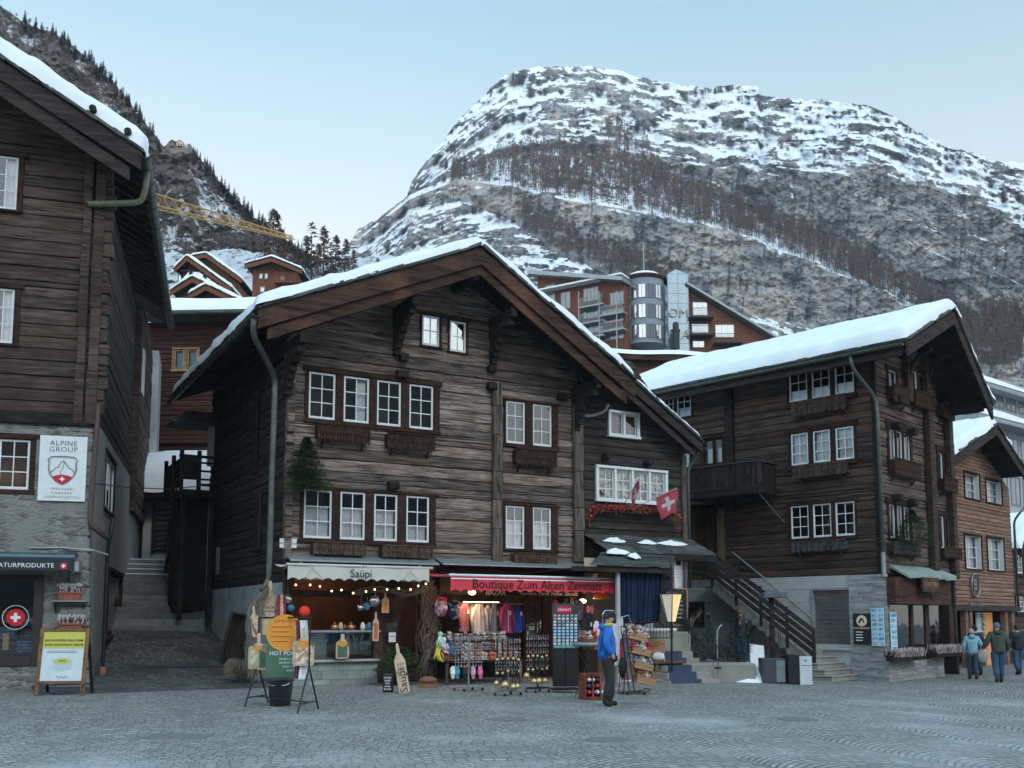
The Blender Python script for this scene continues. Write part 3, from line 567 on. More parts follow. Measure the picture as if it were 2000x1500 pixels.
for _ in range(320):
    x = rt.uniform(1860, 1998); y = rt.uniform(620, 720); cand.append((x, y))
cand = [(x, y, MT.spot(x, y)) for x, y in cand]; cand.sort(key=lambda c: math.hypot(c[2].x, c[2].y))
for i, (x, y, p) in enumerate(cand[:]):
    cand[i] = (x, y, p, hpx(p, rt.uniform(30, 52)))
for x, y, p, h in cand[:300]:
    tree_thing('larch_tree', LG[rt.randrange(5)], LARCH, p-Vector((0,0,.4)), rt.uniform(0, 6), h, 'bare brown larch in the wood across the snowy ledges of the mountain', 'tree', 'larches on the mountain ledges')
wood_mass('distant_larch_wood', LS, [(p, h) for x, y, p, h in cand[300:]], [LARCH, BARK], 'far part of the bare brown larch wood on the mountain', 'larch wood')
for x, y, hh in ((1140,222,16),(1128,250,22),(1640,250,12),(872,330,26),(886,322,20),(1090,368,18),(1228,330,24),(1285,370,26),(1700,560,22),(1760,540,18),(864,455,26),(1512,232,9),(1375,250,10)):
    p = MT.spot(x, y); tree_thing('spruce_tree', CG[rt.randrange(4)], GREEND, p, rt.uniform(0, 6), hpx(p, hh), 'lone dark green spruce scattered among the rocks and larches of the mountain', 'tree', 'lone spruces on the mountain')
# left hillside: conifers along the skyline, bare wood on the flank
for i in range(150):
    x = min(620, max(20, rt.choice((70,120,150,190,215,240,265,290,400,425,450,475,500,540,580))+rt.gauss(0, 16))); x = x if not 322 < x < 372 else x+55; y = float(np.interp(x, *zip(*HSKY)))+rt.uniform(2, 26); p = HT.spot(x, y)
    tree_thing('spruce_tree', CG[rt.randrange(4)], GREEND, p, rt.uniform(0, 6), hpx(p, rt.uniform(12, 30)*(1 if x < 380 else 1.3)), 'dark conifer on the skyline ridge of the left hillside', 'tree', 'conifers along the left ridge')
pts = []
for i in range(1500):
    x = rt.uniform(-40, 640); sy_ = float(np.interp(x, *zip(*HSKY))); y = sy_+rt.uniform(14, 330)
    if y > 560: continue
    if (abs(x-345) < 40 and y < 375) or (abs(x-400) < 50 and abs(y-412) < 14 and rt.random() < .8): continue
    if (x-130)**2/60**2+(y-130)**2/40**2 < 1 and rt.random() < .6: continue
    p = HT.spot(x, y); pts.append((p, hpx(p, rt.uniform(18, 34))))
wood_mass('hillside_wood', LS, pts, [LARCH, BARK], 'bare brown and purple wood covering the left hillside', 'wood')
for x, y, hh, dk in ((533,570,145,0),(516,560,90,0),(545,560,80,0),(608,545,92,1),(632,545,84,0),(655,545,72,0),(672,540,62,0),(596,545,70,0),(645,545,62,1),(573,560,60,0),(690,540,50,0),(620,545,60,0)):
    p = KT.spot(x, min(y, 545)); h = hpx(p, hh*(1.1 if x == 533 else 1.45)); p = p-Vector((0,0,.5))
    tree_thing('larch_tree' if not dk else 'spruce_tree', larch_geo(int(x), 1.0, 110, 6, .22, .06) if not dk else LG[0], LARCH if not dk else GREEND, p, rt.uniform(0, 6), h*.95,
        {533: 'tallest spindly larch, standing between the crane tip and the cladded chalet'}.get(x, 'winter tree in the small grove just above the left slope of the big roof'), 'tree', None if x == 533 else 'grove above the left roof slope')
# ================= builders for houses =================
def logs(W, name, xa, xb, z0, z1, holes=(), h=.27, m=None, gable=None, d=.16, y=0., jit=.014, seg=1.1, seed=1):
    """courses of squared logs with openings left out; gable=((xl,zl),(xr,zr),(xe,ze)) clips to the roof line"""
    r = random.Random(seed); g = MB(); z = z0; cs = []
    while z < z1-.02:
        hh = h*r.uniform(.82, 1.2); cs.append((z, min(z+hh, z1))); z += hh
    zs = sorted({q for H in holes for q in (H[2], H[3])})
    for za, zb in cs:
        cuts = [za]+[q for q in zs if za+.03 < q < zb-.03]+[zb]; dy = r.uniform(-jit, jit)
        for a, b in zip(cuts, cuts[1:]):
            def ends(zz):
                if not gable: return xa, xb
                (lx, lz), (rx, rz), (ex, ez) = gable
                l = xa if zz <= lz+(xa-lx)*(rz-lz)/(rx-lx) else lx+(zz-lz)*(rx-lx)/(rz-lz)
                e_ = xb if zz <= ez+(xb-ex)*(rz-ez)/(rx-ex) else ex+(zz-ez)*(rx-ex)/(rz-ez)
                return max(l, xa), min(e_, xb)
            (la, ra), (lb, rb) = ends(a), ends(b)
            if rb-lb < .06:
                if ra-la < .06: continue
                lb = rb = (lb+rb)/2
            mid = (a+b)/2; spans = [(0., 1.)]; Lm = max(la, lb); Rm = min(ra, rb)
            iv = sorted((H[0], H[1]) for H in holes if H[2] < mid < H[3]); cur = None; out = []
            for u, v in iv: out.append((cur, u)); cur = v
            out.append((cur, None))
            for u, v in out:
                p0, p1 = (la if u is None else u), (lb if u is None else u); q0, q1 = (ra if v is None else v), (rb if v is None else v)
                if q0-p0 < .03: continue
                n = max(1, int((q0-p0)/seg)); vs = []; e = min(.022, (b-a)*.2)
                for i in range(n+1):
                    t = i/n; X0, X1 = p0+(q0-p0)*t, p1+(q1-p1)*t; k = dy+r.uniform(-jit, jit)*.5; w_ = r.uniform(-.006, .006)
                    vs += [(X0, y+d, a), (X0, y+k+e*1.6, a), (X0, y+k, a+e+w_), ((X0+X1)/2, y+k-.010, mid), (X1, y+k, b-e+w_), (X1, y+k+e*1.6, b), (X1, y+d, b)]
                fs = []
                for i in range(n):
                    for j in range(6): fs.append((i*7+j, (i+1)*7+j, (i+1)*7+j+1, i*7+j+1))
                fs += [tuple(range(7))[::-1], tuple(n*7+k for k in range(7))]; g.add(vs, fs)
    return W.part(g, name, m)
def casing(W, outer, wins, m, out=.045, d=.14, name='window_casing', sill=True, hood=True):
    x0, x1, z0, z1 = outer; g = MB(); ws = sorted(wins)
    zt = max(w_[3] for w_ in ws)+.01; zb = min(w_[2] for w_ in ws)-.01
    g.bbox(x0-(.07 if hood else 0), x1+(.07 if hood else 0), -out-.02, d, zt, z1, .008); g.bbox(x0-.02, x1+.02, -out-(.035 if sill else 0), d, z0, zb, .008)
    xs = [x0]+[q for w_ in ws for q in (w_[0]-.004, w_[1]+.004)]+[x1]
    for a, b in zip(xs[::2], xs[1::2]):
        if b-a > .02: g.bbox(a, b, -out, d, zb+.001, zt-.001, .008)
    return W.part(g, name, m)
def win(W, r, cols=2, rows=3, fr=.055, mu=.024, m=None, curtain=None, y=.0, gl=None, room=True, cm=None, label=None, d=.05, room_m=None):
    m = m or WHITE; x0, x1, z0, z1 = r; g = MB()
    g.bbox(x0, x0+fr, y, y+d, z0, z1, .006).bbox(x1-fr, x1, y, y+d, z0, z1, .006).bbox(x0+fr, x1-fr, y, y+d, z0, z0+fr*1.2, .006).bbox(x0+fr, x1-fr, y, y+d, z1-fr, z1, .006)
    ax, bx, az, bz = x0+fr, x1-fr, z0+fr*1.2, z1-fr
    for i in range(1, cols):
        X = ax+(bx-ax)*i/cols; q = mu*(1.6 if cols == 4 and i == 2 else 1); g.box(X-q/2, X+q/2, y+.012, y+d-.012, az, bz)
    for j in range(1, rows):
        Z = az+(bz-az)*j/rows
        for i in range(cols):
            Xa = ax+(bx-ax)*i/cols+(mu/2 if i else 0); Xb = ax+(bx-ax)*(i+1)/cols-(mu/2 if i < cols-1 else 0); g.box(Xa, Xb, y+.014, y+d-.014, Z-mu/2, Z+mu/2)
    o = W.part(g, 'window', m, label=label)
    tl = [random.uniform(-.010, .010) for _ in 'ab']; p = MB().quad((ax, y+d*.5+tl[0], az), (bx, y+d*.5-tl[0], az), (bx, y+d*.5-tl[0]+tl[1], bz), (ax, y+d*.5+tl[0]+tl[1], bz)); p.build('pane', gl or GLASS, o)
    if curtain:
        spans = {'half': [(ax, bx, az, az+(bz-az)*.66)], 'full': [(ax, bx, az, bz)], 'sides': [(ax, ax+(bx-ax)*.25, az, bz), (bx-(bx-ax)*.3, bx, az, bz)],
                 'left': [(ax, ax+(bx-ax)*.3, az, bz)], 'right': [(bx-(bx-ax)*.45, bx, az, bz)], 'tie': [(ax, bx, az, az+(bz-az)*.62)], 'low': [(ax, bx, az, az+(bz-az)*.35)], 'blind': [(ax, bx, az+(bz-az)*.62, bz)]}[curtain]
        c = MB(); ph = random.uniform(0, 6)
        for (a, b, zl, zh) in spans:
            def cf(u, v, a=a, b=b, zl=zl, zh=zh): return (a+(b-a)*u, y+d+.07+.018*math.sin(u*(b-a)*60+ph)*(1-.3*v), zl+(zh-zl)*v)
            c.grid(cf, max(6, int((b-a)*50)), 2)
        c.build('curtain', cm or CURT, o, smooth=True)
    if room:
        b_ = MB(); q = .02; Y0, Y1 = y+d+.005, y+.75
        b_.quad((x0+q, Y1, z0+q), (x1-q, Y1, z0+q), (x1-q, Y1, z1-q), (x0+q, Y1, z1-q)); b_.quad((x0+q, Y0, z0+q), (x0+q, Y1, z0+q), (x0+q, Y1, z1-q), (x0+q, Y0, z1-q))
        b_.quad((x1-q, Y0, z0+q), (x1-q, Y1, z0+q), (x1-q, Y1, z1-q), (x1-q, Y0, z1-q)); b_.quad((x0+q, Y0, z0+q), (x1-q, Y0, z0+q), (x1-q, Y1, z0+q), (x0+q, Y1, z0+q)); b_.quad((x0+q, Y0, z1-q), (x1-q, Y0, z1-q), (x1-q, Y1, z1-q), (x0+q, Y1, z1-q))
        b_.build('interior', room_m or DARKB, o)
    return o
def win_group(W, cas, pxw, m=None, cm=WTRIM, cols=2, rows=3, curt=None, **k):
    """cas: outer casing in photo pixels (xl,xr,yt,yb) or None; pxw: list of windows in photo pixels; returns hole"""
    rs = [W.rect(*p) for p in pxw]; zt = sum(r[3] for r in rs)/len(rs); zb = sum(r[2] for r in rs)/len(rs); rs = [(r[0], r[1], zb, zt) for r in rs]
    ou = W.rect(*cas) if cas else (rs[0][0]-.12, rs[-1][1]+.12, zb-.12, zt+.12); ou = (min(ou[0], rs[0][0]-.05), max(ou[1], rs[-1][1]+.05), min(ou[2], zb-.06), max(ou[3], zt+.07))
    return ou, rs
def put_windows(W, groups, cm=WTRIM, **k):
    holes = []
    for gset in groups:
        ou, rs = win_group(W, gset[0], gset[1]); o = gset[2] if len(gset) > 2 else {}
        casing(W, ou, rs, o.get('cm', cm)); holes.append(ou)
        for i, r in enumerate(rs):
            c = o.get('curt'); c = c[i] if isinstance(c, (list, tuple)) else c
            win(W, r, o.get('cols', 2), o.get('rows', 3), curtain=c, m=o.get('m'), gl=o.get('gl'), fr=o.get('fr', .055), cm=o.get('ccm'))
    return holes
def flower_box(W, px, label, m=None, d=.24, group=None, name='flower_box', snow=False, style=0):
    """a carved window box hung from the wall (a thing of its own)"""
    x0, x1, z0, z1 = W.rect(*px, off=.1); m = m or WDARK; wd = x1-x0; h = z1-z0
    e_ = empty(name, W.world((x0+x1)/2, 0, z0), W.M.to_euler().z, label, 'flower box', group)
    b = MB(); b.bbox(-wd/2, wd/2, -d, -.02, 0.22*h, .22*h+.03).bbox(-wd/2, wd/2, -.045, -.02, .22*h, h*.92); b.bbox(-wd/2, -wd/2+.025, -d+.01, -.046, .25*h, h*.9).bbox(wd/2-.025, wd/2, -d+.01, -.046, .25*h, h*.9); b.build('trough', m, e_)
    f = MB(); n = max(5, int(wd/.075)); 
    for i in range(n):
        a = -wd/2+wd*i/n; c = a+wd/n*.93; w2 = (c-a); k = .10*h*(1 if style else (i % 2))
        f.prism([(a, k+.12*h), (a+w2*.5, k-.02*h), (c, k+.12*h), (c, h*.34), (a+w2*.78, h*.42), (c, h*.50), (c, h*.9), (a, h*.9), (a, h*.50), (a+w2*.22, h*.42), (a, h*.34)], -d-.022, -d)
    f.bbox(-wd/2-.02, wd/2+.02, -d-.045, -d-.0, h*.9+.001, h, .006); f.bbox(-wd/2-.01, wd/2+.01, -d-.034, -d-.023, .56*h, .62*h, .003); f.build('slatted_front', m, e_)
    k = MB()
    for sx_ in (-.38, .38): k.obox((wd*sx_, -.01, -.12), (wd*sx_, -d+.03, .2*h), .04, .04)
    each(k, 'bracket', m, e_); return e_
def slates(g, p0, p1, y0, y1, n, r, th=.035, out=.10, up=None):
    """ragged stone slabs showing at a verge: from p0 to p1 in the (x,z) plane"""
    d = Vector((p1[0]-p0[0], 0, p1[1]-p0[1])); L = d.length; d.normalize(); nrm = Vector((-d.z, 0, d.x)); nrm = nrm if nrm.z > 0 else -nrm
    t = 0
    while t < L-.05:
        l = r.uniform(.35, .8); e = min(L, t+l*1.25); o1, o2 = r.uniform(.4, 1)*out, r.uniform(.4, 1)*out; tl = r.uniform(.0, .045); hh = r.uniform(.6, 1.2)*th
        for lay in range(n):
            a = Vector((p0[0], 0, p0[1]))+d*(t+lay*.13)+nrm*(lay*th*1.05); b = Vector((p0[0], 0, p0[1]))+d*min(L, e+lay*.13)+nrm*(lay*th*1.05+tl)
            q = [Vector((a.x, y0-o1, a.z)), Vector((b.x, y0-o2, b.z)), Vector((b.x, y1, b.z)), Vector((a.x, y1, a.z))]
            g.add(q+[v+nrm*hh for v in q], [(3,2,1,0),(4,5,6,7),(0,1,5,4),(1,2,6,5),(2,3,7,6),(3,0,4,7)])
        t += l
def roof(root, Lp, Rp, Ep, y0, y1, snow=.3, th=.14, m=None, barge=(.5, .32), bm=None, seed=3, purl=True, sn_noise=.3, sn_y0=.10, sn_l=.12, sn_r=.12, soffit=None, back_snow=True, pur_m=None, skip_snow=False):
    """gable roof in house coordinates: eave Lp, ridge Rp, eave Ep as (x,z); y0..y1 front to back"""
    r = random.Random(seed); m = m or SLATE; bm = bm or WBARGE; g = MB()
    def slab(A, B, t0, t1, ya, yb, gg):
        d = Vector((B[0]-A[0], 0, B[1]-A[1])).normalized(); n_ = Vector((-d.z, 0, d.x)); n_ = n_ if n_.z > 0 else -n_
        P = [Vector((A[0], 0, A[1])), Vector((B[0], 0, B[1]))]
        q = [P[0]+n_*t0, P[1]+n_*t0, P[1]+n_*t1, P[0]+n_*t1]
        gg.add([(v.x, ya, v.z) for v in q]+[(v.x, yb, v.z) for v in q], [(0,1,2,3),(7,6,5,4),(0,4,5,1),(1,5,6,2),(2,6,7,3),(3,7,4,0)])
    for A, B in ((Lp, Rp), (Ep, Rp)):
        if A: slab(A, B, -th*.5, 0, y0+.06, y1, g); slates(g, A, B, y0, y0+.7, 2, r)
    # ragged eave slabs
    for A, s_ in ((Lp, 1), (Ep, -1)):
        if not A: continue
        B = Rp; d = Vector((B[0]-A[0], 0, B[1]-A[1])).normalized(); n_ = Vector((-d.z, 0, d.x)); n_ = n_ if n_.z > 0 else -n_
        t = y0
        while t < y1:
            l = r.uniform(.3, .6)
            for lay in (0, 1):
                o1 = r.uniform(.02, .12)-lay*.06; a = Vector((A[0], 0, A[1]))-d*o1+n_*(.002+lay*.036); b = a+d*.9
                q = [Vector((a.x, t, a.z)), Vector((b.x, t, b.z)), Vector((b.x, t+l*.97, b.z)), Vector((a.x, t+l*.97, a.z))]; g.add(q+[v+n_*.033 for v in q], [(3,2,1,0),(4,5,6,7),(0,1,5,4),(1,2,6,5),(2,3,7,6),(3,0,4,7)])
            t += l
    R_ = g.build('roof', m, root)
    if not skip_snow:
        pts = [p for p in (Lp, Rp, Ep) if p]; seg = [math.dist(a, b) for a, b in zip(pts, pts[1:])]; tot = sum(seg); lift = .06
        def prof(u):
            s_ = u*tot; i = 0
            while i < len(seg)-1 and s_ > seg[i]: s_ -= seg[i]; i += 1
            A, B = pts[i], pts[i+1]; t = min(1, s_/seg[i]); x, z = A[0]+(B[0]-A[0])*t, A[1]+(B[1]-A[1])*t; dx, dz = (B[0]-A[0])/seg[i], (B[1]-A[1])/seg[i]; n_ = (-dz, dx)
            # round off the ridge
            if len(pts) == 3:
                dr = abs(u*tot-seg[0])
                if dr < .5:
                    k = .5*(1-dr/.5); o_ = 1 if i == 0 else 0; A2, B2 = pts[o_], pts[o_+1]; d2 = ((B2[0]-A2[0])/seg[o_], (B2[1]-A2[1])/seg[o_]); n_ = (n_[0]*(1-k)-d2[1]*k, n_[1]*(1-k)+d2[0]*k); q = math.hypot(*n_); n_ = (n_[0]/q, n_[1]/q)
            return x, z, n_, u*tot
        ya, yb = y0-sn_y0*0.4, y1; nu = int(tot/.16); nv = int((yb-ya)/.16)
        def edge(dist, w_): t = max(0, min(1, dist/w_)); return math.sqrt(max(0, 1-(1-t)**2))
        def top(u, v):
            v2 = v**1.3; x, z, n_, s_ = prof(u); Y = ya+(yb-ya)*v2
            no = mnoise.noise(Vector((s_*.55, Y*.45, seed)))*.55+mnoise.noise(Vector((s_*1.7, Y*1.4, seed+9)))*.36+.20*mnoise.noise(Vector((s_*5, Y*4, seed)))
            e1 = edge(Y-ya, .30) if True else 1; e2 = edge(s_, .34) if Lp else 1; e3 = edge(tot-s_, .34) if Ep else 1; e4 = edge(yb-Y, .3)
            t = lift+snow*(1+sn_noise*no*1.4)*e1*e2*e3*e4
            wob = mnoise.noise(Vector((s_*1.1, 3.3, seed)))*.16+mnoise.noise(Vector((s_*4, 3.3, seed)))*.08; Y += wob*(1-min(1, (Y-ya)/.6))
            sx_ = 0
            if Lp and s_ < .6: sx_ = -(mnoise.noise(Vector((1.1, Y*.9, seed)))*.10+mnoise.noise(Vector((1.1, Y*3, seed)))*.04)*(1-s_/.6)
            if Ep and tot-s_ < .6: sx_ = (mnoise.noise(Vector((5.1, Y*.9, seed)))*.10+mnoise.noise(Vector((1.1, Y*3, seed)))*.04)*(1-(tot-s_)/.6)
            return (x+n_[0]*t+sx_, Y, z+n_[1]*t)
        def bot(u, v): x, z, n_, s_ = prof(u); return (x+n_[0]*lift, ya+(yb-ya)*v**1.3, z+n_[1]*lift)
        s_ = MB(); s_.grid(top, nu, nv); s_.build('snow', SNOW, R_, smooth=True)
    for (A, B) in ((Lp, Rp), (Ep, Rp)):
        if not A: continue
        h1, h2 = barge
        b = MB(); ax, az = A; bx, bz = B
        b.prism([(ax, az-.07), (bx, bz-.07), (bx, bz-.07-h1), (ax, az-.07-h1)][::(1 if A is Lp else -1)], y0-.02, y0+.06); b.build('bargeboard', bm, root)
        if h2:
            b = MB(); b.prism([(ax+(.25 if A is Lp else -.25), az-.09-h1*.8), (bx, bz-.09-h1*.72), (bx, bz-.09-h1-h2), (ax+(.25 if A is Lp else -.25), az-.09-h1-h2*.8)][::(1 if A is Lp else -1)], y0+.065, y0+.14); b.build('bargeboard', bm, root)
    # boarding under the overhang
    s2 = MB()
    for A, B in ((Lp, Rp), (Ep, Rp)):
        if A: slab(A, B, -th*.5-.05, -th*.5-.002, y0+.15, y1-.05, s2)
    s2.build('soffit_boards', soffit or WDARK, root)
    return R_
def purlin(root, x, z, y0, y1, w_=.22, h=.26, m=None, brace=True, wall_y=0):
    g = MB(); g.bbox(x-w_/2, x+w_/2, y0, y1, z-h, z, .02)
    if brace:   # stepped, curved corbel under the beam end
        n = 6
        for k in range(n):
            t = k/n; g.box(x-w_*.42, x+w_*.42, wall_y+(y0-wall_y)*(.86-.80*(t**.6)), wall_y+.02, z-h-.16*(k+1)*1.1, z-h-.16*k*1.1)
    return g.build('purlin', m or WDARK, root)
def gutter(root, p, q, r=.09, m=None, name='gutter'):
    g = MB(); p, q = Vector(p), Vector(q); d = (q-p).normalized(); a = d.cross(Vector((0,0,1))).normalized(); n = 8; vs = []
    N = max(2, int((q-p).length/1.0))
    for i in range(N+1):
        c = p.lerp(q, i/N)
        for k in range(n+1):
            t = PI+PI*k/n; vs.append(c+a*math.cos(t)*r+Vector((0,0,1))*math.sin(t)*r)
        for k in range(n+1):
            t = 2*PI-PI*k/n; vs.append(c+a*math.cos(t)*(r-.008)+Vector((0,0,1))*(math.sin(t)*(r-.008)+.0))
    w_ = 2*(n+1); g.add(vs, [(i*w_+k, i*w_+(k+1) % w_, (i+1)*w_+(k+1) % w_, (i+1)*w_+k) for i in range(N) for k in range(w_)]+[tuple(range(w_)), tuple(N*w_+k for k in range(w_))[::-1]])
    for i in range(int((q-p).length/.75)+1):
        c = p+d*(i*.75+.1); ring = [c+a*math.cos(PI+PI*k/8)*(r+.008)+Vector((0,0,1))*math.sin(PI+PI*k/8)*(r+.008) for k in range(9)]; g.tube(ring, .010, 4)
    return g.build(name, m or PIPE, root, smooth=False)
def pipe(root, path, r=.055, m=None, name='downpipe', n=10):
    pts = [Vector(path[0])]
    for a, b, c in zip(path, path[1:], path[2:]):     # rounded bends
        a, b, c = Vector(a), Vector(b), Vector(c); l = min(.22, (b-a).length*.45, (c-b).length*.45); p0 = b+(a-b).normalized()*l; p1 = b+(c-b).normalized()*l
        for i in range(5): t = i/4; pts.append(p0*(1-t)**2+b*2*t*(1-t)+p1*t*t)
    pts.append(Vector(path[-1])); return MB().tube(pts, r, n).build(name, m or PIPE, root, smooth=True)
def house(name, W, label, cat='house'): return tag(W.root, label, cat)
def wall_frame(name, vp, anchor, x0, label, cat='house', zoff=0):
    """a house whose front runs towards vanishing point vp; anchor = ground pixel under the front"""
    rz = math.atan2(1.0, (vp-CX)/F*cp); o = on_ground(*anchor)
    tmp = Wall(None, rz, o); x = tmp.x(x0, anchor[1]-150); o = tmp.world(x, 0, 0); o.z += zoff
    root = empty(name, o, rz, label, cat); return Wall(root, rz, o), root
def sidewall(W, sgn, loc=None):    # -1: the wall seen at the left flank, +1: at the right flank
    return Wall(W.root, W.M.to_euler().z, W.M.translation if loc is None else loc, sgn*PI/2)
def emblem_cross(parent, x, y, z, s, bg=None, name='cross_emblem', ry=0, fg=None):
    e_ = None
    if bg: e_ = MB().box(x-s, x+s, y-.004, y, z-s, z+s).build(name, bg, parent)
    a = s*.2; b = s*.62; MB().box(x-a, x+a, y-.008, y-.005, z-b, z+b).box(x-b, x-a-.0005, y-.008, y-.005, z-a, z+a).box(x+a+.0005, x+b, y-.008, y-.005, z-a, z+a).build('white_cross', fg or WHT, e_ or parent)
# ================= the big chalet in the middle =================
MW, MR = wall_frame('old_chalet', 4499, (600, 1338), 552, 'largest weathered log chalet in the middle, with steep snowy roof above two shops')
def main_chalet():
    W, root = MW, MR
    rd = W.loc(940, 482, 1.5); lv = W.loc(505, 602, 1.5); ev = W.loc(1240, 744, 1.5); xr = W.x(1130, 950)
    zl = 3.12
    g1 = [((595, 858, 731, 838), [(603,655,726,815), (671,721,735,824), (736,783,745,833), (799,846,755,842)], dict(curt=[None, 'right', None, None])),
          ((585, 850, 958, 1064), [(593,648,954,1050), (664,713,961,1054), (730,776,966,1057), (793,838,970,1061)], dict(curt=['half', 'half', 'half', 'low'])),
          ((983, 1089, 783, 877), [(988,1025,784,866), (1040,1077,791,872)], {}),
          ((981, 1089, 984, 1078), [(987,1024,988,1071), (1040,1076,991,1074)], dict(curt='half')),
          ((820, 862, 613, 680), [(824,858,617,676)], dict(rows=2, gl=GLASSM)), ((874, 914, 625, 692), [(878,910,628,688)], dict(rows=2, gl=GLASSM))]
    holes = put_windows(W, g1)
    gb = ((lv[0], lv[1]-.22), (rd[0], rd[1]-.30), (ev[0], ev[1]-.22))
    logs(W, 'log_wall', 0, xr, zl, rd[1]-.25, holes, m=WMAIN, gable=gb, seed=5, jit=.02)
    # flank wall to the alley
    Sd = sidewall(W, -1); zt = lv[1]+.25
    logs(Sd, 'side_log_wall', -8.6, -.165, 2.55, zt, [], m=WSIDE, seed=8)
    W.part(MB().box(.16, xr-.16, 8.4, 8.6, -1, rd[1]-3).box(xr-.16, xr, .17, 8.4, 0, 8), 'back_wall', WSIDE)
    b = MB(); b.box(-.03, .22, .02, 8.6, -.3, 2.549); b.build('plastered_base', PLASTER, root)
    # log ends at the left corner
    r = random.Random(2); c = MB(); z = zl
    while z < zt-.1: h = r.uniform(.22, .3); c.bbox(-.02, .17, -r.uniform(.06, .16), -.035, z+.012, z+h-.012, .02); z += h
    c.build('log_ends', WMAIN, root)
    for (px, ya, yb, wd) in ((971, 745, 1100, .30), (1131, 792, 1098, .34)):
        x, z0 = W.loc(px, yb, .1); z1 = W.z(px, ya, .1); p = MB(); zz = z0
        while zz < z1: h = r.uniform(.5, 1.1); o_ = r.uniform(-.012, .012); p.bbox(x-wd/2+o_, x+wd/2+o_, -.16+r.uniform(-.01, .01), -.021, zz, min(zz+h-.004, z1), .02); zz += h
        p.build('wall_clamp_post', WPOST, root)
    for (px, py, s) in ((786, 700, .16), (782, 733, .26), (765, 949, .22), (957, 722, .16), (957, 756, .2), (1093, 776, .2)):
        x, z = W.loc(px, py); MB().bbox(x-s/2-.04, x+s/2+.04, -.22, -.022, z-.1, z+.1, .02).build('beam_end', WDARK, root)
    y0 = -1.5
    R_ = roof(root, lv, rd, ev, y0, 9.3, snow=.30, barge=(.42, .24), seed=3)
    # purlins carrying the roof, with stepped corbels
    for (px, py, br) in ((925, 535, 0), (808, 582, 1), (1000, 606, 1), (1165, 745, 1), (590, 655, 1)):
        x, z = W.loc(px, py, 1.2); purlin(root, x, z+.05, -1.35, 4, .2, .26, m=WDARK, brace=br)
    # inner rafters behind the bargeboards
    for k in (-.75,):
        for A in (lv, ev):
            MB().obox((A[0]+(.5 if A is lv else -.5), k, A[1]-.42), (rd[0], k, rd[1]-.45), .14, .22).build('rafter', WDARK, root)
    k = MB()
    for i in range(16): yy = -1.1+i*.65; k.obox((lv[0]-.02, yy, lv[1]-.20), (.5, yy, lv[1]-.20+(.5-lv[0])*(rd[1]-lv[1])/(rd[0]-lv[0])), .10, .13)
    k.build('rafter_tails', WDARK, root)
    gutter(root, (lv[0]-.08, y0-.12, lv[1]-.16), (lv[0]-.08, 9.2, lv[1]-.22), .085)
    gx, gz_ = lv[0]-.08, lv[1]-.25; dx, dz = W.loc(537, 745, .16); bz = W.z(515, 1135, .16)
    pipe(root, [(gx, -1.45, gz_), (gx+.02, -1.3, gz_-.35), (dx, -.17, dz+.1), (dx, -.17, dz-.4), (dx-.03, -.17, bz), (dx-.22, -.2, bz-.25)], .075)
    # zinc flashing above the shops
    for (xa, xb, ya, yb) in ((556, 843, 1090, 1107), (850, 1135, 1098, 1112)):
        x0, x1 = W.x(xa, 1095), W.x(xb, 1095); z = W.z((xa+xb)/2, ya+3, .2)
        f = MB(); f.add([(x0, -.02, z+.10), (x1, -.02, z+.10), (x1, -.50, z-.06), (x0, -.50, z-.06), (x0, -.02, z+.07), (x1, -.02, z+.07), (x1, -.50, z-.10), (x0, -.50, z-.10)], [(0,1,2,3),(7,6,5,4),(2,1,5,6),(0,3,7,4),(3,2,6,7)]); f.build('zinc_flashing', ZINC, root)
    # small white plate by the corner
    x0, x1, z0, z1 = W.rect(546, 579, 1052, 1070, .03); s = tag(MB().bbox(x0, x1, -.05, -.03, z0, z1).build('house_plaque', WHITE, None), 'small white plaque at the left corner above the cream awning', 'sign'); s.matrix_world = W.M
    text('Haus Zermatt', .09, BLK, s, ((x0+x1)/2, -.052, (z0+z1)/2), ext=.001)
    bx = [(617, 720, 831, 868, 'upper'), (753, 846, 849, 884, 'upper'), (608, 712, 1059, 1089, 'lower'), (742, 841, 1066, 1094, 'lower'), (1003, 1083, 878, 915, 'upper'), (1000, 1083, 1080, 1107, 'lower')]
    lb = ['carved dark flower box under the two left windows of the upper row of four', 'carved dark flower box under the two right windows of the upper row of four',
          'carved flower box above the left end of the cream awning, under the lower curtained windows', 'carved flower box above the right end of the cream awning',
          'reddish brown flower box under the upper pair of windows between the two posts', 'scalloped flower box above the red awning under the lower pair of windows']
    for b_, l_ in zip(bx, lb): flower_box(W, b_[:4], l_, m=WTRIM if 'reddish' in l_ else wood('box_wood_%d' % b_[0], (.035,.022,.017), (.13,.085,.06), st=(9,3,2)) if b_[4] == 'lower' else WTRIM, group='window boxes of the middle chalet', style=1 if b_[4] == 'lower' else 0)
main_chalet()
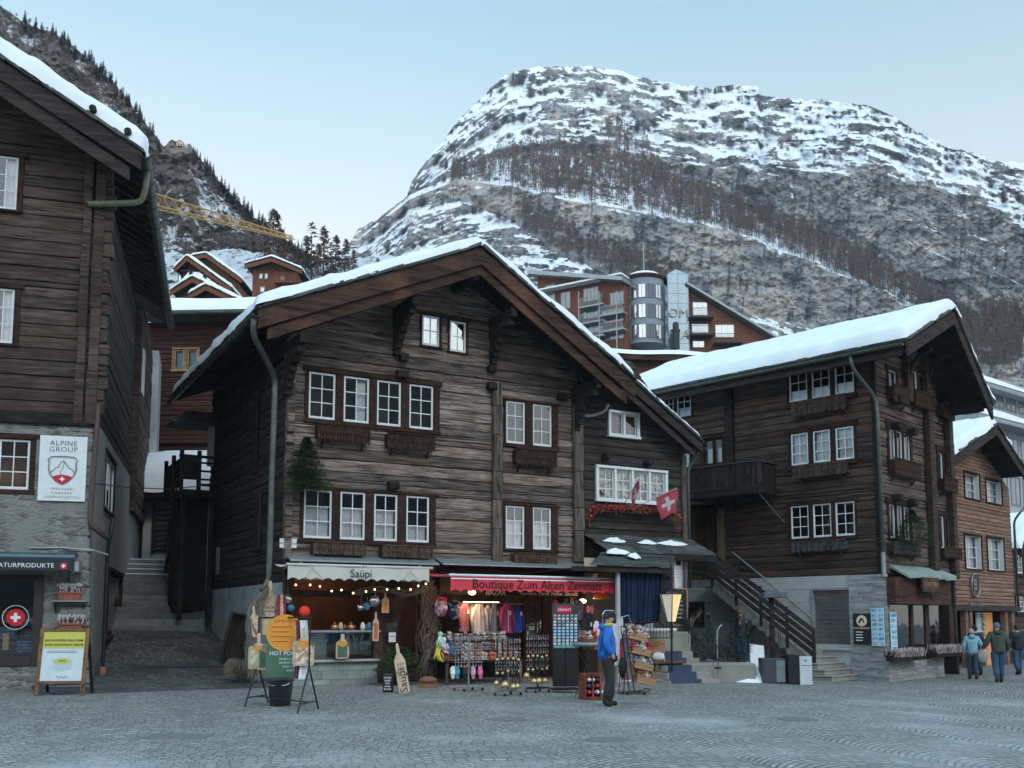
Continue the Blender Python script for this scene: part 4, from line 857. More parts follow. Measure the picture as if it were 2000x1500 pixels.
# ================= lower annex chalet to its right =================
def annex():
    W, root = Wall(empty('annex_chalet', MW.world(0, 0, 0), MR.rotation_euler.z, 'narrow dark log chalet right of the big one, with flags and red flower garland', 'house'), MR.rotation_euler.z, MW.M.translation), None
    W.M = Matrix.Translation(MW.M.translation) @ Matrix.Rotation(MR.rotation_euler.z, 4, 'Z'); W.I = W.M.inverted(); root = W.root
    xl, xr = W.x(1142, 950), W.x(1338, 950); y = .12
    a = W.loc(1245, 752, .6); e = W.loc(1372, 864, .6); sl = (a[1]-e[1])/(e[0]-a[0]); top = (a[0]-2.2, a[1]+2.2*sl)
    wA = W.rect(1187, 1248, 804, 856); wB = W.rect(1163, 1303, 914, 984)
    logs(W, 'log_wall', xl, xr, 2.9, a[1]+.9, [wA, wB], m=WANNEX, gable=((xl-9, a[1]-20), (xl, a[1]+3.0), (e[0], e[1]-.25)), seed=15, y=.02)
    for (r_, n, rows, cc) in ((wA, 2, 1, 'sides'), (wB, 4, 3, 'full')):
        x0, x1, z0, z1 = r_; ws = []; wd = (x1-x0-.12)/n
        for i in range(n): ws.append((x0+.06+wd*i+.045, x0+.06+wd*(i+1)-.045, z0+.09, z1-.09))
        casing(W, r_, ws, WHITE, out=.06, hood=False, name='white_window_casing')
        for w_ in ws: win(W, w_, 1 if n == 2 else 2, rows, fr=.035, y=.01, curtain='full' if n == 4 else None, cm=mat('patterned_lace', (.10,.10,.12), (.62,.62,.60), sc=5, st=(1,1,1), spread=.03) if n == 4 else None, room_m=None if n == 4 else mat('painted_lamplight', (.30,.17,.09), (.55,.36,.22), sc=2))  # lamplight is put into the small window's room colour; no lamp inside
    roof(root, None, top, e, -.6, 8, snow=.16, barge=(.26, .16), seed=21, bm=WBARGED)
    b = MB(); b.box(xr-.2, xr, .2, 8, -.3, e[1]-.3).box(xl, xr-.2, 7.6, 7.8, 0, a[1]-1); b.build('flank_wall', WSIDE, root)
    MB().bbox(xr-.16, xr+.02, -.08, .0, 2.0, e[1]-.35, .02).build('corner_post', WPOST, root)
    for (px, py) in ((1180, 894), (1261, 906)): 
        x, z = W.loc(px, py); m_ = MB(); m_.tube([(x, .0, z), (x, -.3, z+.02)], [.12, .10], 9); m_.build('beam_end', WDARK, root)
    gutter(root, (e[0]+.08, -.7, e[1]-.14), (e[0]+.08, 7.5, e[1]-.2), .08)
    pipe(root, [(e[0]+.08, -.3, e[1]-.2), (e[0]+.05, -.2, e[1]-.45), (xr+.08, -.06, e[1]-.75), (xr+.08, -.06, 2.6)], .05)
    # pipe by the joint with the big roof
    p1 = W.loc(1188, 790, .5); p2 = W.loc(1150, 812, .2); pipe(root, [(p1[0], -.5, p1[1]), (p1[0]-.1, -.45, p1[1]-.22), (p2[0]+.1, -.2, p2[1]), (p2[0]-.2, -.16, p2[1])], .045, m=PLASTER)
    # timber and white wall behind the porch
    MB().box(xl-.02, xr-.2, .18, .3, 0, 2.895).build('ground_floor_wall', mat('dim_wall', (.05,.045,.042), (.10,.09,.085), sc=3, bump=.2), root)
    return W
AW = annex()
# ================= dark house at the left edge, log storeys over rubble stone =================
LW, LR = wall_frame('stone_and_log_house', 7600, (165, 1345), 165, 'tall dark log house on a rubble stone ground floor at the left edge')
def left_house():
    W, root = LW, LR; Sd = sidewall(W, +1); zb = 6.55; xl = -9
    lv = None; e = (.95, 12.85); rd = (-6.0, 16.8); zw = 12.75
    g = [((-60, 47, 292, 412), [(-50, 35, 303, 407)], dict(cols=4, curt='sides')), ((-55, 40, 553, 676), [(-50, 27, 562, 669)], dict(cols=4, curt='sides'))]
    holes = put_windows(W, g)
    logs(W, 'log_wall', xl, 0, zb, 16, holes, h=.34, m=WLEFT, gable=((-15, 10), (-6.0, 16.4), (.7, 12.55)), seed=31, jit=.03)
    # stone ground floor with window and shop front left open
    wr = W.rect(-60, 58, 857, 955); wo = (wr[0]-.12, wr[1]+.14, wr[2]-.12, wr[3]+.14); sr = W.rect(-200, 84, 1122, 1302)
    casing(W, wo, [wr], WTRIM); win(W, wr, 4, 3, curtain=None, room_m=mat('warm_room', (.16,.07,.035), (.42,.22,.12), sc=2)); 
    st = MB(); hs = [wo, (sr[0], sr[1], sr[2], sr[3])]; zs = sorted({-.4, zb-.02}|{q for h in hs for q in h[2:]})
    for a, b in zip(zs, zs[1:]):
        mid = (a+b)/2; cur = xl
        for h in sorted(h for h in hs if h[2] < mid < h[3]):
            if h[0] > cur: st.box(cur, h[0], -.06, .4, a, b)
            cur = h[1]
        st.box(cur, .0, -.06, .4, a, b)
    st.build('stone_wall', RUBBLE, root)
    # battered corner stones, gently uneven
    q = MB(); r = random.Random(3); z = -.2
    while z < zb-.1:
        h = min(r.uniform(.25, .5), zb-.04-z); bt = max(0, .30-z*.10); l = r.uniform(.3, .75); q.bbox(-l, .045+bt*.55, -.075-bt*.7, l*1.0, z+.008, z+h-.008, .035); z += h
    q.build('corner_stones', RUBBLE, root)
    # flank
    f1 = Sd.x(262, 700); f2 = Sd.x(283, 800); f3 = Sd.x(306, 800)
    sw = Sd.rect(203, 222, 893, 1000); so_ = (sw[0]-.1, sw[1]+.1, sw[2]-.1, sw[3]+.1)
    s = MB(); s.box(.405, so_[0], -.03, .3, -.4, zb-.03).box(so_[1], f2, -.03, .3, -.4, zb-.03).box(so_[0], so_[1], -.03, .3, -.4, so_[2]).box(so_[0], so_[1], -.03, .3, so_[3], zb-.03); Sd.part(s, 'side_stone_wall', PLASTERL)
    casing(Sd, so_, [sw], WDARK); win(Sd, sw, 3, 1, fr=.09, curtain='blind')
    w2 = Sd.rect(262, 274, 568, 652)
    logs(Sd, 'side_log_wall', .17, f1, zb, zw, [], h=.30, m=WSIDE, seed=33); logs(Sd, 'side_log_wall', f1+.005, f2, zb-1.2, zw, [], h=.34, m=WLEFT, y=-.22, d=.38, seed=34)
    Sd.part(MB().bbox(f2+.01, f3+9, -.45, .3, -.2, zw-.2, .02), 'plastered_bay', PLASTER)
    win(Sd, (f1+.5, f1+1.3, 9.6, 11.2), 2, 3, y=-.28, curtain='full', room=False)
    MB().box(xl, -.3, 12, 12.2, -1, 12).box(-.3, -.05, f3+9, f3+9.3, 0, 12).build('back_wall', WSIDE, root)
    # posts and log ends at the corner
    for x0, w_ in ((-.42, .2), (-.16, .24)):
        p = MB(); z = zb-.25
        while z < zw+.4: h = r.uniform(.7, 1.6); p.bbox(x0+r.uniform(-.015, .015), x0+w_, -.17-r.uniform(0, .02), -.035, z+.004, min(z+h, zw+.45), .015); z += h
        p.build('corner_post', WLEFT, root)
    c = MB(); z = zb
    while z < zw: h = r.uniform(.26, .36); c.bbox(.03, .03+r.uniform(.16, .3), -.12, .14, z+.012, z+h-.01, .02); z += h
    c.build('log_ends', WLEFT, root)
    MB().bbox(xl, .02, -.15, -.062, zb-.3, zb-.02, .02).build('sill_beam', WDARK, root)
    y1 = Sd.x(328, 640, .95)
    roof(root, None, rd, e, -1.2, y1+.3, snow=.50, barge=(.42, .3), bm=WBARGED, seed=41, sn_noise=.22)
    for t in (.045, .16):      # snow guard poles lying along the slope
        x = e[0]+(rd[0]-e[0])*t; z = e[1]+(rd[1]-e[1])*t; MB().tube([(x, -1.32, z+.22), (x, y1, z+.22)], .085, 10).build('snow_guard_pole', WDARK, root)
    for x in (-.55, -4.2): z = e[1]+(rd[1]-e[1])*((e[0]-x)/(e[0]-rd[0])); purlin(root, x, z-.22, -1.05, 5, .24, .3, brace=False)
    k = MB(); 
    for i in range(int(y1/.62)): yy = -.9+i*.62; k.obox((e[0]-.03, yy, e[1]-.20), (-.9, yy, e[1]-.20+1.85*.57), .11, .14)
    k.build('rafter_tails', WDARK, root)
    gutter(root, (e[0]+.10, -1.32, e[1]-.10), (e[0]+.10, y1+.2, e[1]-.2), .115)
    a = (e[0]+.1, -.55, e[1]-.22); pipe(root, [a, (e[0]+.08, -.5, e[1]-.62), (e[0]-.02, -.35, e[1]-.95), (.15, -.28, e[1]-1.05), (-.3, -.2, e[1]-1.08)], .075, m=mat('verdigris_pipe', (.10,.11,.075), (.22,.22,.14), sc=6, rough=.6))
    # brown pipe over the stone corner
    p0 = W.loc(208, 800, .15); p1 = W.loc(190, 1040, .15); pipe(root, [(.12, -.12, zb+.25), (.12, -.14, zb-.1), (.05, -.17, p1[1]+.4), (.08, -.17, p1[1]+.15), (.35, .1, p1[1]-.05), (.42, .5, p1[1]-.10)], .06, m=PIPEB)
    pipe(root, [(.42, 1.4, 4.2), (.30, 1.6, 3.4), (.30, 1.6, .3), (.30, 1.6, .0)], .05, m=IRON); MB().lathe([(.085, 0), (.085, .42), (.075, .44)], (.30, 1.6, .0), 12).build('pipe_foot', mat('clay_pipe', (.28,.12,.08), (.36,.17,.11)), root)
    MB().tube([(W.x(60, 1072), -.10, 3.30), (W.x(120, 1072), -.09, 3.32), (.16, -.30, 3.26), (.42, .4, 3.2)], .022, 6).build('conduit', PLASTER, root)
    # shop front
    SH = mat('shop_frame', (.022,.016,.016), (.04,.028,.027), sc=4, rough=.5); x0, x1, z0, z1 = sr; px1 = W.x(66, 1200); pz0 = W.z(30, 1283); f = MB()
    f.bbox(px1, x1, -.10, .25, z0, z1).bbox(x0, px1, -.10, .25, z0, pz0).bbox(x0, px1, -.1, .25, z1-.12, z1); f.build('shop_frame', SH, root)
    p = MB().quad((x0, .05, pz0), (px1, .05, pz0), (px1, .05, z1-.12), (x0, .05, z1-.12)); p.build('shop_pane', GLASS, root)
    b = MB(); b.quad((x0, 1.5, 0), (px1, 1.5, 0), (px1, 1.5, z1), (x0, 1.5, z1)).quad((px1, .25, 0), (px1, 1.5, 0), (px1, 1.5, z1), (px1, .25, z1)).quad((x0, .25, pz0), (px1, .25, pz0), (px1, 1.5, pz0), (x0, 1.5, pz0)).quad((x0, .25, z1), (px1, .25, z1), (px1, 1.5, z1), (x0, 1.5, z1)); b.build('shop_interior', DARK, root)
    # emblem sticker on the pane
    cx, cz = W.loc(30, 1206); dk = MB(); n = 24; dk.prism([(cx+.20*math.cos(2*PI*i/n), cz+.20*math.sin(2*PI*i/n)) for i in range(n)], .035, .04); s = dk.build('pane_sticker', REDP, root); emblem_cross(s, cx, .034, cz, .17)
    rg = MB().tube([(cx+.28*math.cos(2*PI*i/24), .03, cz+.28*math.sin(2*PI*i/24)) for i in range(25)], .008, 4); rg.build('sticker_ring', WHT, root)
    # side shop window
    s0 = Sd.rect(202, 229, 1120, 1240); casing(Sd, (s0[0]-.12, s0[1]+.14, s0[2]-.12, s0[3]+.12), [s0], WTRIM, out=.14); win(Sd, s0, 1, 1, fr=.10, m=WTRIM, y=-.06, room=False, curtain=None); Sd.part(MB().box(*s0[:2], .0, .02, *s0[2:]), 'window_back', mat('amber_board', (.16,.09,.05), (.24,.14,.08)))
left_house()
def left_stock():     # goods behind the shop pane
    W = LW; r = random.Random(6)
    z0 = W.z(30, 1283); x1 = W.x(60, 1200)
    cols = [mat('knit_%d' % i, c, tuple(k*.4 for k in c), sc=14, spread=.05) for i, c in enumerate(((.10,.16,.35), (.42,.14,.17), (.05,.06,.10), (.50,.25,.16), (.12,.13,.2)))]
    for i in range(12):
        c = MB(); x = x1-.15-(i % 4)*.42; z = z0+.02+(i//4)*.36+r.uniform(0, .06)
        for j in range(4): c.bbox(x-.2, x+.18, .35+.3*(i//4)*.6, .75+.3*(i//4)*.6, z+j*.075, z+j*.075+.068, .03)
        o = c.build('knitwear_stack', cols[r.randrange(5)]); o.matrix_world = W.M
        tag(o, 'stack of folded patterned knitwear behind the pane under the dark blue awning', 'knitwear', 'knitwear stacks in the left shop window')
    o = MB().bbox(W.x(2, 1250), W.x(14, 1250)+.0, .2, .24, W.z(10, 1270), W.z(10, 1237), .01).build('paper_bag', mat('kraft', (.45,.27,.14))); o.matrix_world = W.M; tag(o, 'small orange-brown paper bag in the lower left corner of the left shop window', 'bag')
left_stock()
def left_things():
    W = LW; rz = LR.rotation_euler.z
    # roller awning with lettering
    x0, x1, z0, z1 = W.rect(-200, 145, 1083, 1113, .75); zt = W.z(70, 1083, .75); zbm = W.z(70, 1114, .75)
    e = empty('awning', W.world(x1, 0, zbm), rz, 'navy blue awning lettered NATURPRODUKTE over the left shop window', 'awning'); L_ = x1-x0
    NV = mat('navy_canvas', (.016,.022,.032), (.024,.032,.045), sc=8)
    c = MB(); c.tube([(-L_, -.66, zt-zbm-.05), (0, -.66, zt-zbm-.05)], .085, 12); c.build('cassette', mat('blue_grey_metal', (.06,.10,.13), (.09,.14,.17), rough=.35, metal=.4), e)
    MB().box(-L_, -.01, -.76, -.745, 0, zt-zbm-.09).build('valance', NV, e); MB().add([(-L_, -.05, .45), (0, -.05, .45), (0, -.62, zt-zbm), (-L_, -.62, zt-zbm)], [(0,1,2,3)]).build('canopy', NV, e)
    MB().bbox(.0, .10, -.72, -.05, -.02, .22).build('bracket', ZINC, e)
    text('NATURPRODUKTE', .142, WHT, e, (-.42, -.765, .11), align='RIGHT', sp=1.08); emblem_cross(e, -.22, -.767, .11, .075, REDP)
    # company board on the stone
    x0, x1, z0, z1 = W.rect(76, 169, 852, 979, .1); s = MB().bbox(0, x1-x0, -.03, 0, 0, z1-z0, .006).build('company_sign', WHITE); s.location = W.world(x0, -.09, z0); s.rotation_euler.z = rz
    tag(s, 'white sign reading ALPINE GROUP with a mountain shield on the stone wall', 'sign'); w_, h_ = x1-x0, z1-z0; GR = mat('grey_ink', (.10,.11,.13))
    text('ALPINE', .17, GR, s, (w_/2, -.033, h_*.885), ext=.002, sp=1.15); text('GROUP', .17, GR, s, (w_/2, -.033, h_*.79), ext=.002, sp=1.15)
    for i, t_ in enumerate(('TREUHAND', 'FINANZEN', 'LIEGENSCHAFTEN')): text(t_, .068, GR, s, (w_/2, -.033, h_*(.185-i*.062)), ext=.002, sp=1.5)
    cx, cz, k = w_/2, h_*.47, .33
    sh = [(-1, .72), (-.75, .95), (0, .98), (.75, .95), (1, .72), (.92, .55), (.95, .1), (.8, -.35), (.45, -.75), (0, -1), (-.45, -.75), (-.8, -.35), (-.95, .1), (-.92, .55), (-1, .72)]
    MB().tube([(cx+a*k, -.034, cz+b*k*1.05) for a, b in sh], .010, 5).build('shield_outline', GR, s); MB().tube([(cx+a*k*.9, -.034, cz+b*k*.95) for a, b in sh], .004, 5).build('shield_outline', GR, s)
    MB().tube([(cx+a*k, -.034, cz+b*k) for a, b in ((-.85, -.2), (-.6, .0), (-.42, .22), (-.3, .2), (-.12, .62), (.05, .72), (.2, .5), (.45, .15), (.6, .12), (.85, -.22))], .009, 5).build('peak_outline', GR, s)
    MB().tube([(cx+a*k, -.034, cz+b*k) for a, b in ((.05, .7), (.08, .4), (-.02, .1), (-.15, -.1), (-.1, -.35), (-.2, -.45))], .006, 5).build('peak_outline', GR, s)
    MB().prism([(cx+a*k, cz+b*k) for a, b in ((-.68, -.5), (-.4, -.36), (0, -.3), (.4, -.36), (.68, -.5), (.45, -.76), (.2, -.9), (0, -.99), (-.2, -.9), (-.45, -.76))], -.036, -.031).build('red_base', REDP, s)
    emblem_cross(s, cx, -.037, cz-.63*k, .085)
    # shelf with planters
    for i, (xa, xb, ya, lab) in enumerate(((100, 171, 1173, 'grey shelf on the stone wall, the upper one carrying a terracotta trough'), (100, 176, 1228, 'lower shelf on the stone wall, behind the top of the easel sign'))):
        x0, x1 = W.x(xa, ya, .3), W.x(xb, ya, .3); z = W.z(135, ya, .3); s = empty('wall_shelf', W.world((x0+x1)/2, 0, z), rz, lab, 'shelf'); wd = (x1-x0)/2
        MB().bbox(-wd, wd, -.42, -.07, -.03, .0, .006).build('board', ZINC if i == 0 else WDARK, s); k_ = MB()
        for sx_ in (-.8, .8): k_.obox((wd*sx_, -.08, -.26), (wd*sx_, -.36, -.03), .02, .02).obox((wd*sx_, -.08, -.3), (wd*sx_, -.08, -.03), .02, .02)
        each(k_, 'bracket', IRON, s)
        h_ = .2 if i == 0 else .13; a = (x1-x0)*.32
        t = empty('planter', W.world((x0+x1)/2, -.24, z+.001), rz, ('square terracotta trough of pale winter heather on the upper shelf' if i == 0 else 'low red trough of heather on the lower shelf, just above the easel sign'), 'planter')
        TC = mat('terracotta_%d' % i, (.22,.075,.05), (.33,.12,.08), bump=.2); m_ = MB(); m_.add([(-a*.85, -.1, 0), (a*.85, -.1, 0), (a*.85, .1, 0), (-a*.85, .1, 0), (-a, -.13, h_), (a, -.13, h_), (a, .13, h_), (-a, .13, h_)], [(3,2,1,0),(0,1,5,4),(1,2,6,5),(2,3,7,6),(3,0,4,7)]).bbox(-a-.015, a+.015, -.145, -.125, h_-.04, h_+.002, .004); m_.build('trough', TC, t)
        heather(t, a*.95, h_, 150, i)
def heather(parent, a, z, n, seed, cols=None, d=.1, up=.22):
    r = random.Random(seed); HA = cols or (MATS.get('heather_pale') or mat('heather_pale', (.30,.22,.25), (.62,.55,.55), sc=30), MATS.get('heather_dark') or mat('heather_dark', (.04,.045,.03), (.12,.08,.07), sc=30))
    for k, m in enumerate(HA):
        g = MB()
        for i in range(n):
            x, y = r.uniform(-a, a), r.uniform(-d, d); l = up*r.uniform(.4, 1)*(1 if k == 0 else .7); dx, dy = r.uniform(-.06, .06), r.uniform(-.08, .05); w_ = .010
            g.add([(x-w_, y, z-.04), (x+w_, y, z-.04), (x+dx+w_*1.6, y+dy, z+l), (x+dx-w_, y+dy, z+l*.95)], [(0,1,2,3)]); g.add([(x+dx-.02, y+dy-.01, z+l*.75), (x+dx+.02, y+dy, z+l*.7), (x+dx, y+dy, z+l*1.05)], [(0,1,2)])
        g.build('heather' if k == 0 else 'foliage', m, parent)
left_things()
# ================= three-storey chalet on the right =================
BW, BR = wall_frame('three_storey_chalet', 2990, (1728, 1332), 1728, 'three-storey near-black log chalet on the right with balcony and outside stair')
def chalet3():
    W, root = BW, BR; Sd = sidewall(W, -1); r = random.Random(8); zb = 3.28
    lv = (-1.05, 10.15); rd = (2.5, 11.85); ev = (5.5, 9.15); L_ = 8.9
    MB().box(5.75, 5.9, .17, L_, 0, 9.3).box(0, 5.9, L_, L_+.2, 0, 10).build('back_wall', WSIDE, root)
    g = [((1536, 1672, 706, 788), [(1541,1577,728,784), (1585,1621,719,776), (1630,1668,711,770)], dict(curt='low')),
         ((1540, 1674, 828, 912), [(1545,1579,845,907), (1588,1622,840,903), (1632,1668,835,898)], dict(curt='full')),
         ((1540, 1674, 977, 1056), [(1545,1580,986,1050), (1588,1624,984,1049), (1632,1670,981,1048)], {}),
         ((1292, 1354, 762, 820), [(1296,1316,775,818), (1322,1350,768,815)], dict(curt='low')),
         ((1368, 1416, 850, 912), [(1376,1394,858,908), (1396,1412,856,907)], dict(m=WTRIM, curt='half', rows=1, cols=1)), ((1334, 1350, 878, 914), [(1337,1347,881,912)], {})]
    BC = wood('dark_red_casing', (.022,.010,.008), (.050,.020,.014), st=(3,3,6), island=.15, bump=.3)
    holes = put_windows(Sd, [(a, b, dict(c, cm=BC)) for a, b, c in g]); hd = Sd.rect(1347, 1416, 985, 1112); holes.append((hd[0], hd[1], zb-.02, hd[3]))
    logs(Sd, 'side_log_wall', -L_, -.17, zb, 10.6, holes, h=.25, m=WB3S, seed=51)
    # timber-lined entrance recess
    x0, x1, z0, z1 = hd[0], hd[1], zb, hd[3]; DR = wood('entrance_boards', (.06,.035,.022), (.14,.085,.05), st=(8,8,1)); m_ = MB(); m_.box(x0, x1, 1.0, 1.05, z0, z1).box(x0-.02, x0, .0, 1.0, z0, z1).box(x1, x1+.02, .0, 1.0, z0, z1); Sd.part(m_, 'entrance_lining', DR)
    Sd.part(MB().bbox(x1-.34, x1-.02, .02, .12, z0, z1-.2), 'pale_door_leaf', wood('pale_door', (.16,.10,.055), (.27,.175,.10), st=(8,8,1))); Sd.part(MB().box(x0+.75, x1-.36, .95, .99, z0, z1-.3), 'doorway', DARK)
    # gable front
    gf = [((1730, 1753, 716, 762), [(1734,1749,724,758)], dict(curt='full', cols=1)), ((1775, 1808, 714, 792), [(1779,1790,724,782), (1794,1806,732,790)], dict(curt='full', cols=1)), ((1829, 1845, 744, 815), [(1832,1841,752,812)], dict(curt='full', cols=1)),
          ((1732, 1780, 826, 918), [(1736,1747,839,906), (1750,1761,843,911), (1764,1776,848,916)], dict(curt='full', cols=1)), ((1829, 1853, 874, 944), [(1832,1840,884,940), (1843,1851,888,942)], dict(curt='full', cols=1)),
          ((1732, 1778, 976, 1056), [(1736,1747,986,1050), (1750,1761,988,1052), (1764,1775,990,1054)], dict(curt='full', cols=1)), ((1832, 1856, 1000, 1074), [(1835,1843,1008,1070), (1846,1854,1010,1071)], dict(curt='full', cols=1))]
    hb = put_windows(W, [(a, b, dict(c, rows=1, fr=.03, cm=BC, ccm=WHITED)) for a, b, c in gf])
    logs(W, 'gable_wall', 0, 5.9, zb, 11.9, hb, h=.3, m=WB3G, gable=((lv[0], lv[1]-.3), (rd[0], rd[1]-.35), (ev[0], ev[1]-.3)), seed=52)
    for px, ya, yb, wd in ((1773, 690, 786, .34), (1825, 705, 1128, .36), (1864, 780, 1130, .30)):
        x, z0_ = W.loc(px, yb, .1); z1_ = W.z(px, ya, .1); MB().bbox(x-wd/2, x+wd/2, -.24, -.03, z0_, z1_, .02).build('vertical_post', WB3S, root)
        n = 7; b = MB()         # curved brace reaching out under the roof
        for i in range(n):
            t0, t1 = i/n, (i+1)/n; c = lambda t: (-.20-.75*(1-math.sqrt(1-t*t)), z1_-.95+.9*t); p, q = c(t0), c(t1); b.obox((x, p[0], p[1]), (x, q[0], q[1]), .14, .12)
        b.build('curved_brace', WDARK, root)
    Sd.part(MB().bbox(-.165, .0, -.09, .165, zb, 10.3, .02), 'corner_post', WDARK); x = Sd.x(1427, 850); Sd.part(MB().bbox(x-.17, x+.17, -.16, -.03, 5.6, 10.2, .02), 'wall_clamp_post', WDARK)
    for px, py in ((1755, 783), (1783, 735+109), (1755, 972), (1783, 982), (1752, 832)):
        x, z = W.loc(px, py, .2); MB().bbox(x-.14, x+.14, -.34, -.03, z-.11, z+.11, .02).build('beam_end', WDARK, root)
    y0 = -1.5
    roof(root, lv, rd, ev, y0, L_+1.0, snow=.36, barge=(.42, .0), bm=WBARGED, seed=61, sn_noise=.2)
    for x in (-.05, 1.3, 2.5, 3.9, 5.2):
        z = (lv[1]+(rd[1]-lv[1])*(x-lv[0])/(rd[0]-lv[0])) if x < rd[0] else rd[1]+(ev[1]-rd[1])*(x-rd[0])/(ev[0]-rd[0]); purlin(root, x, z-.2, -1.3, 3, .24, .28, brace=False)
    gutter(root, (lv[0]-.10, y0+.1, lv[1]-.10), (lv[0]-.10, L_+1, lv[1]-.10), .10)
    MB().bbox(lv[0]+.02, lv[0]+.12, y0+.2, L_+.9, lv[1]-.42, lv[1]-.14).build('eaves_board', WBARGED, root)
    dx, dz = Sd.loc(1712, 750, .15); pipe(root, [(lv[0]-.1, .25, lv[1]-.2), (lv[0]-.08, .2, lv[1]-.6), (-.17, -dx+.05, lv[1]-1.4), (-.17, -dx, lv[1]-1.9), (-.17, -dx, zb-.1)], .06)
    Sd.part(MB().tube([(dx, -.17, zb-.1), (dx, -.17, zb+.65)], .066, 10), 'pipe_sleeve', ZINC)
    # plinth: smooth slabs left, thin-coursed stone pillar right, roller shutter between
    pl = Sd.x(1662, 1200); sh = Sd.rect(1590, 1660, 1153, 1266, .02); hz = sh[2]
    p = MB(); zz = -.3
    for za, zb_ in ((-.3, 0.45), (.45, 1.1), (1.1, 1.8), (1.8, 2.45), (2.45, 2.85), (2.85, zb-.005)):
        for a, b in (((-L_, sh[0]), (sh[1], pl)) if za < sh[3]-.1 and zb_ > hz+.3 else ((-L_, pl),)):
            zt = min(zb_, zb-.005)
            if b-a > .05: p.bbox(a, b, -.06, .2, za+.004, zt-.004, .006)
    Sd.part(p, 'slab_plinth', CONCR)
    s_ = MB(); n = 26
    for i in range(n): a = sh[2]+(sh[3]-sh[2])*i/n; s_.bbox(sh[0], sh[1], .06-.01*(i % 2), .1, a, a+(sh[3]-sh[2])/n*.94, .008)
    Sd.part(s_, 'roller_shutter', mat('satin_steel', (.20,.21,.22), (.34,.34,.34), sc=1.5, rough=.3, metal=.75)); Sd.part(MB().bbox(sh[0]-.09, sh[0], -.09, .1, sh[2], sh[3]).bbox(sh[0]-.09, sh[1], -.09, .1, sh[3], sh[3]+.08), 'shutter_frame', ZINC)
    Sd.part(MB().bbox(sh[0]-.15, pl, -.12, .02, sh[2]-.07, sh[2]-.0), 'shutter_sill', CONCR)
    def courses(W_, xa, xb, z0_, z1_, nm, d=.10):
        c = MB(); z = z0_
        while z < z1_-.01:
            h = min(r.uniform(.05, .10), z1_-z); x = xa
            while x < xb-.01: l = min(r.uniform(.25, .8), xb-x); o_ = r.uniform(0, .022); c.box(x+.003, x+l-.003, -d-o_, .02, z+.003, z+h-.002); x += l
            z += h
        W_.part(c, nm, STONEC)
    courses(Sd, pl, .12, -.3, zb-.01, 'stone_pillar'); fx = W.x(1741, 1200); courses(W, -.12, fx, -.3, 2.2, 'front_stone_pillar')
    # shop front under the gable
    zl = W.z(1800, 1122, .3); x1 = W.x(1868, 1125, .6); xs = W.x(1738, 1140)
    for i in range(4):
        a = xs+(x1-xs)*i/4; b = xs+(x1-xs)*(i+1)/4-.05; MB().add([(a, -.0, zb+.30), (b, 0, zb+.30), (b, -.62, zb-.02+.02*i), (a, -.62, zb-.06), (a, 0, zb+.22), (b, 0, zb+.22), (b, -.62, zb-.1), (a, -.62, zb-.14)], [(0,3,2,1),(4,5,6,7),(2,3,7,6),(0,4,7,3),(1,2,6,5)]).build('slate_ledge', mat('pale_slate_%d' % i, (.19,.24,.225), (.30,.36,.33), sc=3), root)
    MB().bbox(-.1, x1, -.40, -.02, 2.35, zb-.10).build('shop_fascia', wood('fascia_brown', (.045,.02,.014), (.10,.045,.033), st=(2,3,6)), root)
    MB().box(fx, x1, -.02, .2, 0.0, .62).build('shop_plinth', STONEC, root); courses(W, fx, x1, -.3, .62, 'shop_stone_base', .05)
    f = MB(); xa = [fx]+[W.x(q, 1230) for q in (1780, 1786, 1809, 1817, 1856, 1864)]+[x1]
    for a, b in ((1, 2), (3, 4), (5, 6)): f.bbox(xa[a], xa[b], .01, .07, .62 if a != 3 else .0, 2.35)
    each(f, 'shop_post', wood('shop_post', (.035,.017,.013), (.075,.04,.03), st=(4,4,1)), root)
    MB().quad((fx, .05, .62), (x1, .05, .62), (x1, .05, 2.35), (fx, .05, 2.35)).build('shop_pane', GLASS, root)
    MB().quad((fx, 2, 0), (x1, 2, 0), (x1, 2, 2.6), (fx, 2, 2.6)).build('shop_interior', mat('shop_goods', (.03,.03,.032), (.60,.40,.30), sc=3.5, detail=9, spread=.1, mid=.55), root)
    bx = [(1736,1766,756,792), (1780,1815,768,802), (1834,1856,795,822), (1739,1789,900,936), (1836,1862,935,964), (1836,1870,1070,1092)]
    nm = ['under the arched top left window of the gable', 'under the pair of windows at the top centre of the gable', 'under the narrow top right window of the gable', 'under the row of three windows in the middle of the gable', 'under the pair of windows at the right of the gable, middle floor', 'under the pair of windows at the right of the gable, lowest floor']
    for b_, n_ in zip(bx, nm): flower_box(W, b_, 'brown flower box '+n_, m=WTRIM, group='window boxes on the right-hand gable')
    flower_box(W, (1737,1789,1060,1086), 'old grey flower box under the small fir on the right-hand gable', m=WANNEX)
    for b_, n_ in zip(((1550,1656,778,812), (1552,1656,906,935), (1550,1655,1056,1080)), ('top', 'middle', 'lowest')): flower_box(Sd, b_, 'lace-carved flower box under the %s row of three windows beside the balcony' % n_, m=wood('lace_box_'+n_, (.03,.02,.017), (.11,.07,.055) if n_ != 'lowest' else (.12,.115,.115), st=(9,3,2)), style=1, group='window boxes on the dark flank')
    return Sd
BS = chalet3()
